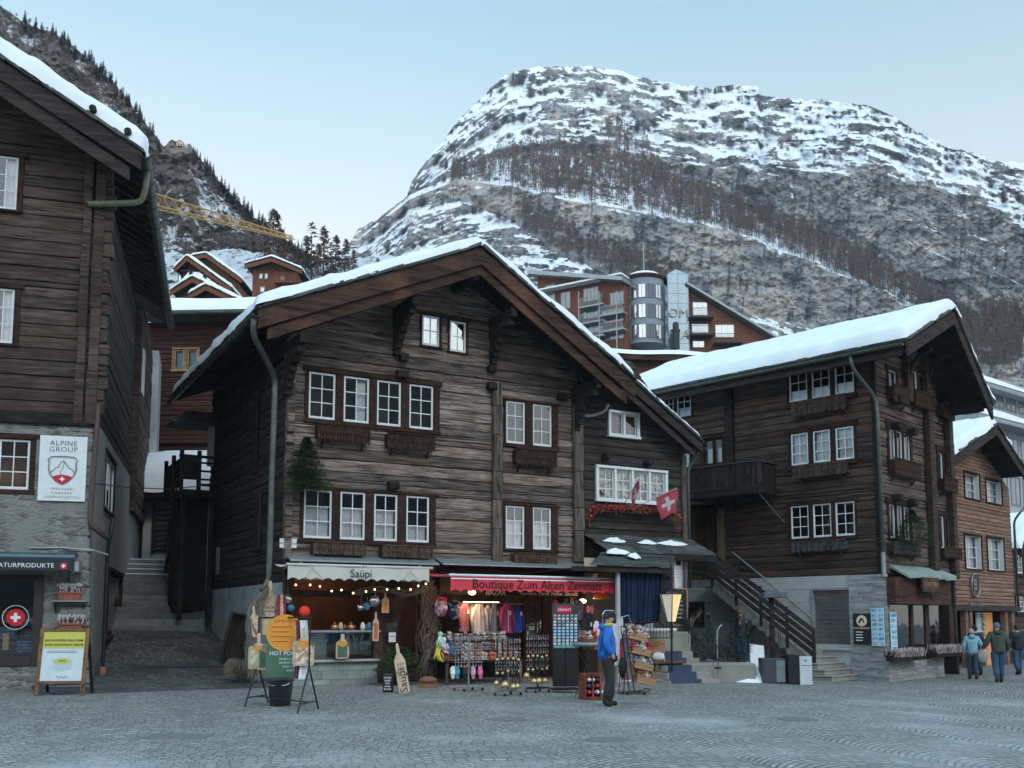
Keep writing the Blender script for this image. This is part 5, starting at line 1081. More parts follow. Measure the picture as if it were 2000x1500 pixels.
def balcony3():
    W = BS; x0 = W.x(1342, 930, 1.1); x1 = W.x(1484, 930, 1.1); zt = W.z(1484, 897, 1.1); zb = W.z(1484, 944, 1.1); zl = W.z(1484, 963, 1.1); WB = WSIDE; rt_ = BR
    g = MB(); g.bbox(x0, x1, -1.15, -.05, zl, zb-.02, .02); W.part(g, 'balcony_floor', WDARK)
    g = MB(); n = int((x1-x0)/.13)
    for i in range(n):
        a = x0+(x1-x0)*i/n; b = a+(x1-x0)/n-.02; m_ = (a+b)/2; g.prism([(a, zb), (b, zb), (b, zb+.25), (b-.02, zb+.33), (b, zb+.41), (b, zt-.07), (a, zt-.07), (a, zb+.41), (a+.02, zb+.33), (a, zb+.25)], -1.13, -1.105)
    for i in range(8): yy = -1.08+i*.13; g.box(x1-.05, x1-.02, yy, yy+.10, zb, zt-.07)
    W.part(g, 'balcony_railing', wood('balcony_boards', (.010,.008,.009), (.045,.032,.030), st=(9,9,2)))
    g = MB(); g.bbox(x0, x1+.05, -1.18, -1.06, zt-.07, zt, .01).bbox(x1-.07, x1+.05, -1.06, 0, zt-.07, zt, .01).bbox(x1-.07, x1+.05, -1.17, -1.05, zb, zt+.12, .01); W.part(g, 'balcony_rail', WANNEX)
    g = MB().obox((x1-.1, -1.0, zl), (x1+.22, -.02, zl-.9), .015, .015); W.part(g, 'stay_rod', ZINC)
    # the outside stair
    r = random.Random(5); e = empty('outside_stair', W.world(0, 0, 0), W.M.to_euler().z, 'concrete stair with dark board rails climbing the flank of the three-storey chalet', 'stair'); M2 = W
    xt = W.x(1392, 1112, 1.5); z_t = 3.20; xb = W.x(1592, 1290, 1.5); zb_ = .55; n = 15; s = MB()
    for i in range(n):
        a = xt+(xb-xt)*i/n; z = z_t-(z_t-zb_)*(i+1)/n; s.box(a, a+(xb-xt)/n, -1.5, -.08, z-.16-.1, z); s.box(a-.03, a+(xb-xt)/n, -1.53, -.08, z, z+.035)
    s.box(W.x(1345, 1100, 1.5), xt, -1.5, -.08, z_t-.22, z_t)
    s.build('steps', CONCS, e)
    s = MB(); s.prism([(xt, z_t-.02), (xb, zb_-.02), (xb, zb_-.35), (xt, z_t-.42)], -1.46, -1.36); s.build('stringer', CONCS, e)
    s = MB()
    for i in range(4): s.obox((xt-.1, -1.60, z_t+.25+i*.24), (xb+.05, -1.60, zb_+.25+i*.24), .035, .15)
    for i in range(4): s.bbox(W.x(1348, 1090, 1.6), xt-.1, -1.62, -1.58, z_t+.15+i*.25, z_t+.30+i*.25)
    s.build('rail_board', wood('rail_boards', (.012,.010,.011), (.06,.048,.045)), e)
    s = MB()
    for t in (0, .25, .5, .75, 1): x = xt+(xb-xt)*t; z = z_t+(zb_-z_t)*t; s.bbox(x-.04, x+.04, -1.575, -1.50, z-.2, z+1.08)
    each(s, 'rail_post', IRON, e)
    h0 = W.loc(1430, 1078, .15); h1 = W.loc(1586, 1206, .15); MB().tube([(h0[0], -.14, h0[1]), (h1[0], -.14, h1[1])], .022, 8).build('wall_handrail', ZINC, e)
    # low flight of stone steps at the foot
    t = empty('stone_steps', W.world(0, 0, 0), W.M.to_euler().z, 'short flight of thick stone steps at the foot of the outside stair', 'steps'); s = MB()
    for i, (pxa, pxb, py) in enumerate(((1600, 1634, 1313), (1588, 1620, 1300), (1580, 1607, 1287), (1572, 1590, 1275))):
        a, b = W.x(pxa-30, py, 1.4), W.x(pxb, py, 1.4); z = .02+.18*(i+1); s.bbox(a, b, -1.7+.0*i, -.07, z-.18, z-.045, .01); s.bbox(a, b+.03, -1.74, -.07, z-.045, z, .01)
    s.build('steps', CONCS, t)
    # shaded wall with window under the stair, seen through
    x0, x1, z0, z1 = W.rect(1338, 1376, 1175, 1226, .08); o = MB().bbox(x0, x1, -.09, -.065, z0, z1).build('basement_window', DARK, BR, rot=W.rot); MB().box(x0+.55, x1-.15, -.096, -.091, z0+.2, z1-.15).build('lit_pane', mat('painted_glow', (.22,.07,.04), (.06,.03,.03), sc=3, spread=.1), o)  # glow in the window is painted reddish colour, nothing emits
balcony3()
def posters3():
    W = BS; x0, x1, z0, z1 = W.rect(1667, 1701, 1198, 1258, .16); rz = W.M.to_euler().z
    s = MB().bbox(0, x1-x0, -.03, 0, 0, z1-z0, .005).build('menu_poster', BLK); s.location = W.world(x0, -.15, z0); s.rotation_euler.z = rz; tag(s, 'black poster with a cream round emblem and white text on the stone pillar', 'poster'); w_, h_ = x1-x0, z1-z0
    CR = mat('cream_ink', (.70,.60,.38)); MB().prism([(w_/2+.17*math.cos(i*PI/12), h_*.76+.17*math.sin(i*PI/12)) for i in range(24)], -.036, -.031).build('round_emblem', CR, s)
    MB().prism([(w_/2+a*.13, h_*.76+b*.13) for a, b in ((-.9, -.5), (-.5, .3), (-.1, .7), (.35, .6), (.8, -.5), (.4, -.4), (.2, .1), (-.1, .2), (-.4, -.6))], -.040, -.037).build('emblem_figure', BLK, s)
    text('GORNERGRAT', .085, CR, s, (w_/2, -.034, h_*.52), ext=.001)
    for i in range(4): MB().box(.08, .08+(w_*.42)*(1-.1*(i % 2)), -.033, -.031, h_*(.38-.09*i), h_*(.38-.09*i)+.025).build('text_line', WHT, s)
    x0, x1, z0, z1 = W.rect(1702, 1727, 1188, 1262, .16); s = MB().bbox(0, x1-x0, -.03, 0, 0, z1-z0, .005).build('map_board', WHITED); s.location = W.world(x0, -.15, z0); s.rotation_euler.z = rz; tag(s, 'blue board of small mountain pictures at the pillar corner, beside the black poster', 'poster'); w_, h_ = x1-x0, z1-z0
    B1 = mat('picture_blue', (.05,.22,.45), (.35,.6,.75), sc=6, spread=.1)
    for i in range(8):
        for j in range(2): MB().box(.03+j*w_/2, w_/2-.02+j*w_/2, -.034, -.031, .03+i*h_/8, h_/8-.02+i*h_/8).build('small_picture', B1, s)
    W = BW; x0, x1, z0, z1 = W.rect(1730, 1743, 1196, 1284, .16); s = MB().bbox(0, .42, -.03, 0, 0, z1-z0, .005).build('map_board', WHITED); s.location = W.world(-.05, -.16, z0); s.rotation_euler.z = W.M.to_euler().z; tag(s, 'narrow blue picture board round the corner on the shop side of the pillar', 'poster')
    for i in range(8): MB().box(.03, .39, -.034, -.031, .03+i*(z1-z0)/8, (z1-z0)/8-.02+i*(z1-z0)/8).build('small_picture', B1, s)
    # hanging wooden sign over the shop
    x, z = W.loc(1815, 1143, .6); s = empty('hanging_sign', W.world(x, 0, z), W.M.to_euler().z, 'small dark wooden sign hung over the corner shop window', 'sign'); MB().bbox(-.62, .62, -.66, -.6, -.22, .24, .01).build('board', WBARGE, s); text('SCHNITZEREI', .17, mat('gilt', (.30,.20,.10)), s, (0, -.664, .02), ext=.002); MB().box(-.5, -.46, -.6, -.4, .1, .14).build('bracket', IRON, s)
    for (pa, pb, py, lab) in ((1738, 1800, 1282, 'trough of pink and white heather below the left pane of the corner shop'), (1822, 1876, 1274, 'trough of white heather below the right pane of the corner shop')):
        x0, x1 = W.x(pa, py, .3), W.x(pb, py, .3); z = W.z((pa+pb)/2, py+8, .3); t = empty('planter', W.world((x0+x1)/2, -.3, z), W.M.to_euler().z, lab, 'planter'); a = (x1-x0)/2
        MB().bbox(-a, a, -.14, .14, 0, .16).build('trough', WDARK, t); heather(t, a, .16, 420, int(pa), (mat('blossom_%d' % pa, (.45,.25,.28), (.80,.76,.74), sc=25, spread=.08), MATS['heather_dark']), d=.2, up=.25)
posters3()
# ================= siding house at the right =================
QW, QR = wall_frame('siding_shop_house', 2990, (1880, 1305), 1866, 'warm brown board-clad shop house with round B emblem at the right')
def house4():
    W, root = QW, QR; lv = W.loc(1846, 902, 1); rd = W.loc(1945, 830, 1); ev = W.loc(2006, 925, 1); xr = W.x(1978, 1100); zb = W.z(1925, 1184)
    ws = [(1883,1912,924,974), (1925,1955,938,983), (1884,1916,1045,1111), (1928,1960,1051,1114)]; holes = []
    for p in ws:
        r_ = W.rect(*p); holes.append(r_); x0, x1, z0, z1 = r_; m_ = MB(); m_.box(x0-.05, x0, -.05, .3, z0-.05, z1+.05).box(x1, x1+.05, -.05, .3, z0-.05, z1+.05).box(x0, x1, -.05, .3, z1, z1+.05).box(x0, x1, -.07, .3, z0-.05, z0); W.part(m_, 'window_casing', WTRIM)
        win(W, (x0, x1, z0, z1), 2, 3, fr=.06, y=.18, curtain='full'); W.part(MB().box(x1-.03, x1-.001, .0, .18, z0, z1), 'white_reveal', WHITE)
    logs(W, 'board_wall', -1.5, xr, zb, rd[1]-.2, holes, h=.15, m=WB4, gable=((lv[0], lv[1]-.2), (rd[0], rd[1]-.3), (ev[0], ev[1]-.2)), jit=.003, seed=71, seg=2.2, d=.3)
    roof(root, lv, rd, ev, -1.0, 9, snow=.34, barge=(.34, 0), bm=WBARGED, seed=75); MB().box(xr-.2, xr, .3, 9, 0, 7).build('side_wall', WSIDE, root)
    for x in (rd[0]-1.2, rd[0], rd[0]+1.2): z = (lv[1]+(rd[1]-lv[1])*(x-lv[0])/(rd[0]-lv[0])) if x < rd[0] else rd[1]+(ev[1]-rd[1])*(x-rd[0])/(ev[0]-rd[0]); purlin(root, x, z-.16, -.85, 2, .18, .2, brace=False)
    pipe(root, [(xr+.3, -.6, 6.9), (xr+.05, -.12, 6.2), (xr+.05, -.12, zb)], .05)
    MB().bbox(-.6, xr+.05, -.22, .1, zb-.2, zb-.01).build('shop_fascia', WANNEX, root)
    p = MB()
    for q in (1884, 1893, 1962, 1975): x = W.x(q, 1240); p.bbox(x-.13, x+.13, -.12, .1, -.2, zb-.2)
    each(p, 'shop_post', WB4, root); MB().quad((-.5, 2.2, -.2), (xr, 2.2, -.2), (xr, 2.2, zb), (-.5, 2.2, zb)).build('shop_interior', DARK, root)
    x0, x1 = W.x(1937, 1215), W.x(1953, 1215); MB().box(x0, x1, .3, .34, .0, zb-.25).build('lit_panel', mat('lit_orange', (.45,.20,.08), emit=(1,.42,.12), es=.10), root); MB().box(W.x(1922, 1215), x0-.02, .3, .34, .3, zb-.25).build('pale_panel', WHITED, root)
    x, z = W.loc(1901, 1143); e = empty('round_emblem_sign', W.world(x, 0, z), W.M.to_euler().z, 'metal ring emblem with a letter B above raised lettering on the board wall', 'sign'); n = 24
    SG = mat('sign_grey', (.16,.18,.20), (.24,.26,.28), metal=.5, rough=.4); MB().tube([(.42*math.cos(2*PI*i/n), -.08, .46*math.sin(2*PI*i/n)) for i in range(n+1)], .045, 6).build('ring', SG, e); text('B', .62, SG, e, (0, -.06, 0), ext=.03); text('BOGNER', .34, SG, e, (.1, -.06, -.86), ext=.03)
    for i, q in enumerate((1890, 1925)):       # fir garlands beside the door
        x = W.x(q, 1230); g = MB(); r = random.Random(i)
        for k in range(420):
            z = r.uniform(0, zb-.3); a = r.uniform(0, 6.28); l = r.uniform(.06, .2); g.add([(x, .12, z), (x+.02, .12, z+.02), (x+math.cos(a)*l, .12+math.sin(a)*l, z-r.uniform(-.02, .08))], [(0,1,2)])
        o = g.build('fir_garland', GREENF); o.matrix_world = W.M; tag(o, 'fir garland hung at the %s of the siding shop doorway' % ('left post' if i == 0 else 'middle'), 'garland')
house4()
def bgwall(name, px, py, D, rz, label, cat='building'):
    o = at(px, py, D); root = empty(name, o, rz, label, cat); return Wall(root, rz, o), root
def right_edge():
    W, root = bgwall('dark_log_house', 1982, 1308, 47, R(44), 'dark log house partly cut off at the right edge, behind the siding shop'); w1 = [(1985,1996,1085,1120), (1984,1999,1165,1195)]
    hs = put_windows(W, [(None, [p], {}) for p in w1]); logs(W, 'log_wall', .0, 7, 0, 5.6, hs, m=WLEFT, seed=81); roof(root, (.05, 5.6), (3, 7.3), (7.6, 5.4), -.5, 6, snow=.3, bm=WBARGED, seed=82, barge=(.3, 0))
    W, root = bgwall('white_hotel', 1905, 1250, 68, R(38), 'large pale grey hotel with glazed balcony storeys and snow-covered flat roofs at the far right'); WP = mat('hotel_render', (.33,.36,.38), (.42,.45,.47), sc=3); x0 = 0; x1 = 16
    MB().box(x0, x1, 0, 10, -2, W.z(1960, 745)).build('walls', WP, root)
    for (ya, o_) in ((755, .9), (818, 1.3), (1000, 1.2)):
        z = W.z(1960, ya, o_); MB().bbox(x0-.5, x1, -o_, .0, z-.35, z, .03).build('cornice', mat('cornice_%d' % ya, (.24,.27,.28), (.34,.37,.38)), root)
        if ya < 900: 
            s = MB(); s.grid(lambda u, v, z=z, o_=o_: (x0-.55+(x1-x0+.6)*u, -o_-.05+(10+o_)*v**1.5 if ya < 800 else -o_-.05+(o_+.05)*v, z+(.5+.1*math.sin(u*9))*math.sqrt(max(0, 1-(1-min(1, v*5))**2))), 40, 14); s.build('snow', SNOW, root, smooth=True)
    GF = mat('grey_frame', (.16,.18,.20), (.24,.26,.28))
    for ya, yb in ((780, 800), (860, 905), (935, 985)):
        for i in range(8):
            a = .4+i*1.9; r_ = (a, a+1.5, W.z(1960, yb), W.z(1960, ya-8)); win(W, (r_[0], r_[1], r_[2], r_[3]), 2, 1, fr=.1, m=GF, y=-.05, curtain='sides', room=False)
            MB().box(r_[0], r_[1], -.0, -.04, r_[2], r_[3])
    for ya in (800, 905):
        z = W.z(1960, ya, 1.2); g = MB(); g.box(x0-.3, x1, -1.2, -1.17, z+.5, z+.55)
        for i in range(90): g.box(x0-.3+i*.18, x0-.28+i*.18, -1.2, -1.18, z-.3, z+.5)
        g.build('balcony_railing', IRON, root)
right_edge()
# ================= hillside hotel with round tower =================
def hill_hotel():
    D = 112; W, root = bgwall('hillside_hotel', 1200, 690, D, 0, 'large reddish timber hotel with round glass tower on the slope above the roofs', 'hotel')
    WC = WCHALET; z = lambda px, py: W.z(px, py); X = lambda px: W.x(px, 620)
    MB().prism([(X(1345), z(1345, 700)), (X(1515), z(1515, 700)), (X(1508), z(1508, 662)), (X(1345), z(1345, 563))], .6, 8).build('right_wing', WC, root)
    MB().add([(X(1340), -.5, z(1340, 552)), (X(1512), -.5, z(1512, 656)), (X(1512), 9, z(1512, 656)), (X(1340), 9, z(1340, 552)), (X(1340), -.5, z(1340, 556)), (X(1512), -.5, z(1512, 661)), (X(1512), 9, z(1512, 661)), (X(1340), 9, z(1340, 556))], [(0,3,2,1),(4,5,6,7),(0,1,5,4),(1,2,6,5),(3,0,4,7)]).build('right_roof', ZINC, root)
    cx = X(1262); r_ = (X(1302)-X(1222))/2; zb, zt = z(1262, 672), z(1262, 545); PN = mat('tower_panels', (.16,.20,.24), (.22,.27,.31), rough=.4)
    t = MB().lathe([(r_, zb), (r_, zt)], (cx, r_*.6, 0), 24).build('round_tower', PN, root)
    MB().lathe([(r_*1.08, zt), (r_*1.12, zt+.15), (r_*1.12, zt+.35), (r_*.7, zt+.75), (0, zt+.9)], (cx, r_*.6, 0), 28).build('tower_roof', WTRIM, root); MB().lathe([(r_*1.02, zt+.42), (r_*.7, zt+.95), (0, zt+1.1)], (cx, r_*.6, 0), 28).build('snow', SNOW, root, smooth=True)
    MB().tube([(cx, r_*.6, zt), (cx, r_*.6, zt+4.9)], .07, 6).build('mast', ZINC, root)
    fl = (zt-zb-.6)/3
    for k in range(3):
        for i, a in enumerate((-62, -38, -14, 10, 34, 58)):
            th = R(a); c = Vector((cx+math.sin(th)*(r_+.03), r_*.6-math.cos(th)*(r_+.03), zb+.5+k*fl)); g = MB(); w_ = .40; h_ = fl*.68; ux = Vector((math.cos(th), math.sin(th), 0)); nn = Vector((math.sin(th), -math.cos(th), 0)); gq = [c-ux*w_, c+ux*w_, c+ux*w_+Vector((0,0,h_)), c-ux*w_+Vector((0,0,h_))]
            o = MB()
            for p_, q_ in zip(gq, gq[1:]+gq[:1]): o.obox(p_+nn*.02, q_+nn*.02, .05, .06, up=nn)
            o.obox((gq[0]+gq[1])/2+nn*.02, (gq[2]+gq[3])/2+nn*.02, .05, .05, up=nn); o = o.build('window', GFR, root); MB().quad(*gq).build('pane', GLASSB if a != 10 else mat('shaded_pane', (.07,.10,.14), rough=.2), o)
    # glass lift tower carrying the letters
    xa, xb = X(1305), X(1345); zt2 = z(1325, 535); g = MB(); g.prism([(xa, z(1325, 690)), (xb, z(1325, 690)), (xb, zt2), ((xa+xb)/2-.2, zt2+.55), (xa, zt2)], .0, 3.2); t = g.build('glass_tower', GLASSL, root)
    g = MB(); g.prism([(xa+.05, z(1325, 690)), (xb-.05, z(1325, 690)), (xb-.05, zt2), (xa+.05, zt2)], .4, 3).build('tower_core', mat('tower_core', (.22,.34,.40), (.45,.56,.62), sc=.4), root)
    f = MB()
    for x in (xa, (xa+xb)/2, xb): f.box(x-.04, x+.04, -.05, .0, z(1325, 690), zt2+(.4 if xa < x < xb else 0))
    for k in range(9): zz = z(1325, 690)+(zt2-z(1325, 690))*k/8; f.box(xa, xb, -.045, -.005, zz-.02, zz+.02)
    f.build('tower_frame', ZINC, root)
    LT = mat('letter_wire', (.45,.38,.30)); text('OM', 1.5, LT, root, ((xa+xb)/2, -.2, z(1325, 613)), ext=.03, name='roof_letters', bold=-.01); text('NIA', 1.5, LT, root, ((xa+xb)/2, -.2, z(1325, 655)), ext=.03, name='roof_letters', bold=-.01)
    MB().lathe([(.42, 0), (.42, 1.9), (.5, 1.95), (.5, 2.2), (.36, 2.25), (.34, 2.9), (.2, 3.1)], (X(1315), -1.5, z(1315, 688)), 14).build('chimney', mat('dark_steel', (.05,.055,.06), metal=.5), root)
    # right wing windows and balconies
    for p, q in (((1352,1382,590,618), 3), ((1350,1384,632,652), 3), ((1396,1434,634,660), 3), ((1352,1376,664,680), 2)):
        r2 = W.rect(*p, off=-.6); win(W, r2, q, 1, fr=.08, m=GFR, y=.5, room=False, gl=GLASSB)
    for xa_, xb_, ya in ((1346,1394,618), (1346,1395,652), (1395,1450,668)):
        x0, x1 = W.x(xa_, ya, .6), W.x(xb_, ya, .6); zz = W.z(xa_, ya, .6); b = MB(); b.box(x0, x1, -.9, .6, zz-.18, zz); b.box(x0, x1, -.9, -.86, zz+.9, zz+.95)
        for i in range(int((x1-x0)/.14)): b.box(x0+i*.14, x0+i*.14+.025, -.89, -.87, zz, zz+.9)
        b.build('balcony', IRON, root)
    # left wing, turned towards the valley
    rz = R(-32); o = at(1221, 690, D-1); V = Wall(root, rz, o); V.rot = rz; rel = o-root.location
    def P(mb, nm, m): q = mb.build(nm, m, root); q.location = rel; q.rotation_euler.z = rz; return q
    x0 = V.x(1050, 600); P(MB().prism([(x0, V.z(1050, 690)), (0, V.z(1221, 690)), (0, V.z(1221, 552)), (x0, V.z(1053, 536))], 0, 6), 'left_wing', WC)
    P(MB().add([(x0-.7, -1.3, V.z(1053, 532)+.1), (.3, -1.3, V.z(1221, 548)+.1), (.3, 6, V.z(1221, 548)+.4), (x0-.7, 6, V.z(1053, 532)+.4), (x0-.7, -1.3, V.z(1053, 538)), (.3, -1.3, V.z(1221, 554)), (.3, 6, V.z(1221, 554)), (x0-.7, 6, V.z(1053, 538))], [(0,1,2,3),(7,6,5,4),(0,4,5,1),(1,5,6,2),(3,7,4,0)]), 'left_roof', ZINC)
    P(MB().box(x0-.6, .2, -1.2, 5.9, V.z(1221, 548)+.42, V.z(1221, 548)+.62), 'snow', SNOW)
    def Wn(px, cols):
        r2 = V.rect(*px); g = MB(); a, b, c, d = r2; g.box(a, b, -.06, -.02, d-.08, d).box(a, b, -.06, -.02, c, c+.08)
        for i in range(cols+1): q = a+(b-a)*i/cols; g.box(q-.04, q+.04, -.06, -.02, c, d)
        w_ = P(g, 'window', GFR); MB().quad((a, -.03, c), (b, -.03, c), (b, -.03, d), (a, -.03, d)).build('pane', GLASS, w_); MB().quad((a, -.02, c), (b, -.02, c), (b, -.02, d), (a, -.02, d)).build('blind', mat('pale_blind', (.25,.28,.30), (.42,.45,.46), sc=3) if 'pale_blind' not in MATS else MATS['pale_blind'], w_)
    for p in ((1066,1084,556,590), (1096,1114,570,604), (1140,1168,562,588), (1192,1218,570,596), (1140,1168,597,622), (1176,1218,604,630), (1150,1172,630,650), (1180,1218,640,664)): Wn(p, 2 if p[1]-p[0] < 25 else 4)
    for p in ((1130,1178,596), (1172,1219,612), (1132,1174,628), (1172,1219,644), (1150,1180,655)):
        a, b = V.x(p[0], p[2], 1), V.x(p[1], p[2], 1); zz = V.z((p[0]+p[1])/2, p[2], 1); g = MB(); g.box(a, b, -1.1, -.03, zz-.16, zz).box(a, b, -1.1, -1.06, zz+.95, zz+1.0)
        for i in range(int((b-a)/.13)): g.box(a+i*.13, a+i*.13+.03, -1.09, -1.07, zz, zz+.95)
        P(g, 'balcony', ZINC)
    g = MB()
    for px in (1131, 1171, 1205): a = V.x(px, 620, 1); g.box(a-.05, a+.05, -1.12, -1.02, V.z(px, 690), V.z(px, 575))
    P(g, 'balcony_frame', ZINC)
GFR = mat('grey_window_frame', (.20,.22,.24), (.28,.30,.32))
hill_hotel()
def backdrop_roofs():
    # low roof between the annex and the three-storey chalet
    W, root = bgwall('low_barn', 1218, 735, 62, R(8), 'low brown building whose flat snowy roof shows between the two right-hand chalets'); x1 = W.x(1480, 700)
    MB().box(-3, x1, .8, 8, -3, W.z(1300, 700)).build('walls', WCHALET, root); MB().bbox(-3.2, x1, 0, 8, W.z(1300, 704), W.z(1300, 693)).build('roof', WBARGE, root)
    z = W.z(1300, 693); s = MB(); s.grid(lambda u, v: (-3.3+(x1+3.3)*u, -.1+8*v**1.4, z+.38*math.sqrt(max(0, 1-(1-min(1, v*6))**2))+.05*math.sin(u*14)), 50, 12); s.build('snow', SNOW, root, smooth=True)
    # knoll chalets, upper left
    def chalet(name, L_, Rp, E, yb, D, label, snow=.25, m=WCHALET, wins=(), glaz=None, over=.9):
        W, root = bgwall(name, Rp[0], yb, D, 0, label, 'chalet'); l, p, e = W.loc(*L_, over), W.loc(*Rp, over), W.loc(*E, over)
        MB().prism([(l[0]+.5, -1), (e[0]-.5, -1), (e[0]-.5, e[1]-.2), (p[0], p[1]-.25), (l[0]+.5, l[1]-.2)], 0, 6).build('walls', m, root)
        roof(root, l, p, e, -over, 6.5, snow=snow, barge=(.35, 0), bm=WCHALET, seed=int(Rp[0]), th=.1)
        for q in wins: r_ = W.rect(*q); win(W, r_, 2, 1, fr=.09, m=GFR, y=-.08, room=False, gl=GLASSB, curtain=None)
        return W, root
    W, root = chalet('glazed_chalet', (340, 525), (365, 500), (452, 562), 600, 84, 'chalet with a glazed gable in the upper left, in front of the snowy knoll', wins=((348,371,528,558), (375,399,530,558), (402,424,536,560)))
    chalet('chalet', (372, 500), (402, 495), (472, 545), 590, 96, 'chalet roof directly behind the glazed one in the upper left')
    chalet('chalet', (332, 568), (375, 541), (460, 580), 620, 74, 'bare wooden gable just below the glazed chalet')
    chalet('chalet', (368, 575), (402, 556), (480, 592), 620, 70, 'lowest wooden gable behind the snowy alley roof')
    W, root = chalet('cladded_chalet', (478, 516), (530, 502), (590, 526), 600, 88, 'square brown chalet with balcony standing right of the snowy knoll', wins=((506,514,534,546), (517,524,534,546), (508,518,560,572), (548,556,540,548)))
    x0, x1 = W.x(536, 540, 1), W.x(584, 540, 1); z = W.z(560, 550, 1); g = MB(); g.box(x0, x1, -1.2, 0, z-.15, z)
    for i in range(14): g.box(x0+(x1-x0)*i/14, x0+(x1-x0)*i/14+.08, -1.2, -1.15, z, z+.8)
    g.build('balcony', WCHALET, root)
    # chapel-like hut on the crag
    p = HT.spot(351, 283); w_ = hpx(p, 13); root = empty('cliff_hut', p-Vector((0, 0, .2)), .3, 'tiny hut perched on the crag of the left skyline', 'hut'); MB().prism([(-w_/2, 0), (w_/2, 0), (w_/2, w_*.5), (0, w_*.85), (-w_/2, w_*.5)], 0, w_*.8).build('walls', mat('hut_wall', (.5,.42,.34), (.62,.54,.45)), root)
    MB().add([(-w_*.62, -w_*.1, w_*.45), (0, -w_*.1, w_*.92), (0, w_*.9, w_*.92), (-w_*.62, w_*.9, w_*.45), (w_*.62, -w_*.1, w_*.45), (w_*.62, w_*.9, w_*.45)], [(0,1,2,3),(1,4,5,2)]).build('roof', WTRIM, root)
    for sx_ in (-.2, .2): MB().box(w_*sx_-w_*.08, w_*sx_+w_*.08, -.05, 0, w_*.15, w_*.35).build('window', DARK, root)
    # crane jib
    a, b = at(250, 362, 60), at(572, 462, 92); a2, b2 = at(250, 392, 60), at(572, 468, 92); e = empty('crane', a, 0, 'yellow lattice crane jib reaching across the left hillside', 'crane'); g = MB(); inv = -a
    tp = lambda t: a.lerp(b, t)+inv; up = Vector((0, 0, 0)); d = (b-a).normalized(); sd = Vector((d.y, -d.x, 0))*.55; lo = lambda t, s: a2.lerp(b2, t)+inv+sd*s; n = 20
    g.tube([tp(0), tp(1)], .055, 6).tube([lo(0, 1), lo(1, .4)], .05, 6).tube([lo(0, -1), lo(1, -.4)], .05, 6); g.build('chords', YELC, e); g = MB()
    for i in range(n):
        t, t2, tm = i/n, (i+1)/n, (i+.5)/n; s_ = 1-.6*t
        for k in (1, -1): g.tube([tp(t), lo(t, k*s_)], .025, 5).tube([tp(t), lo(t2, k*s_)], .02, 4)
        g.tube([lo(t, s_), lo(t2, -s_)], .02, 4).tube([lo(t, s_), lo(t, -s_)], .02, 4)
    g.build('lattice', YELC, e); 
    m_ = MB(); base = a+Vector((-14, -6, 0)); g = MB()
backdrop_roofs()
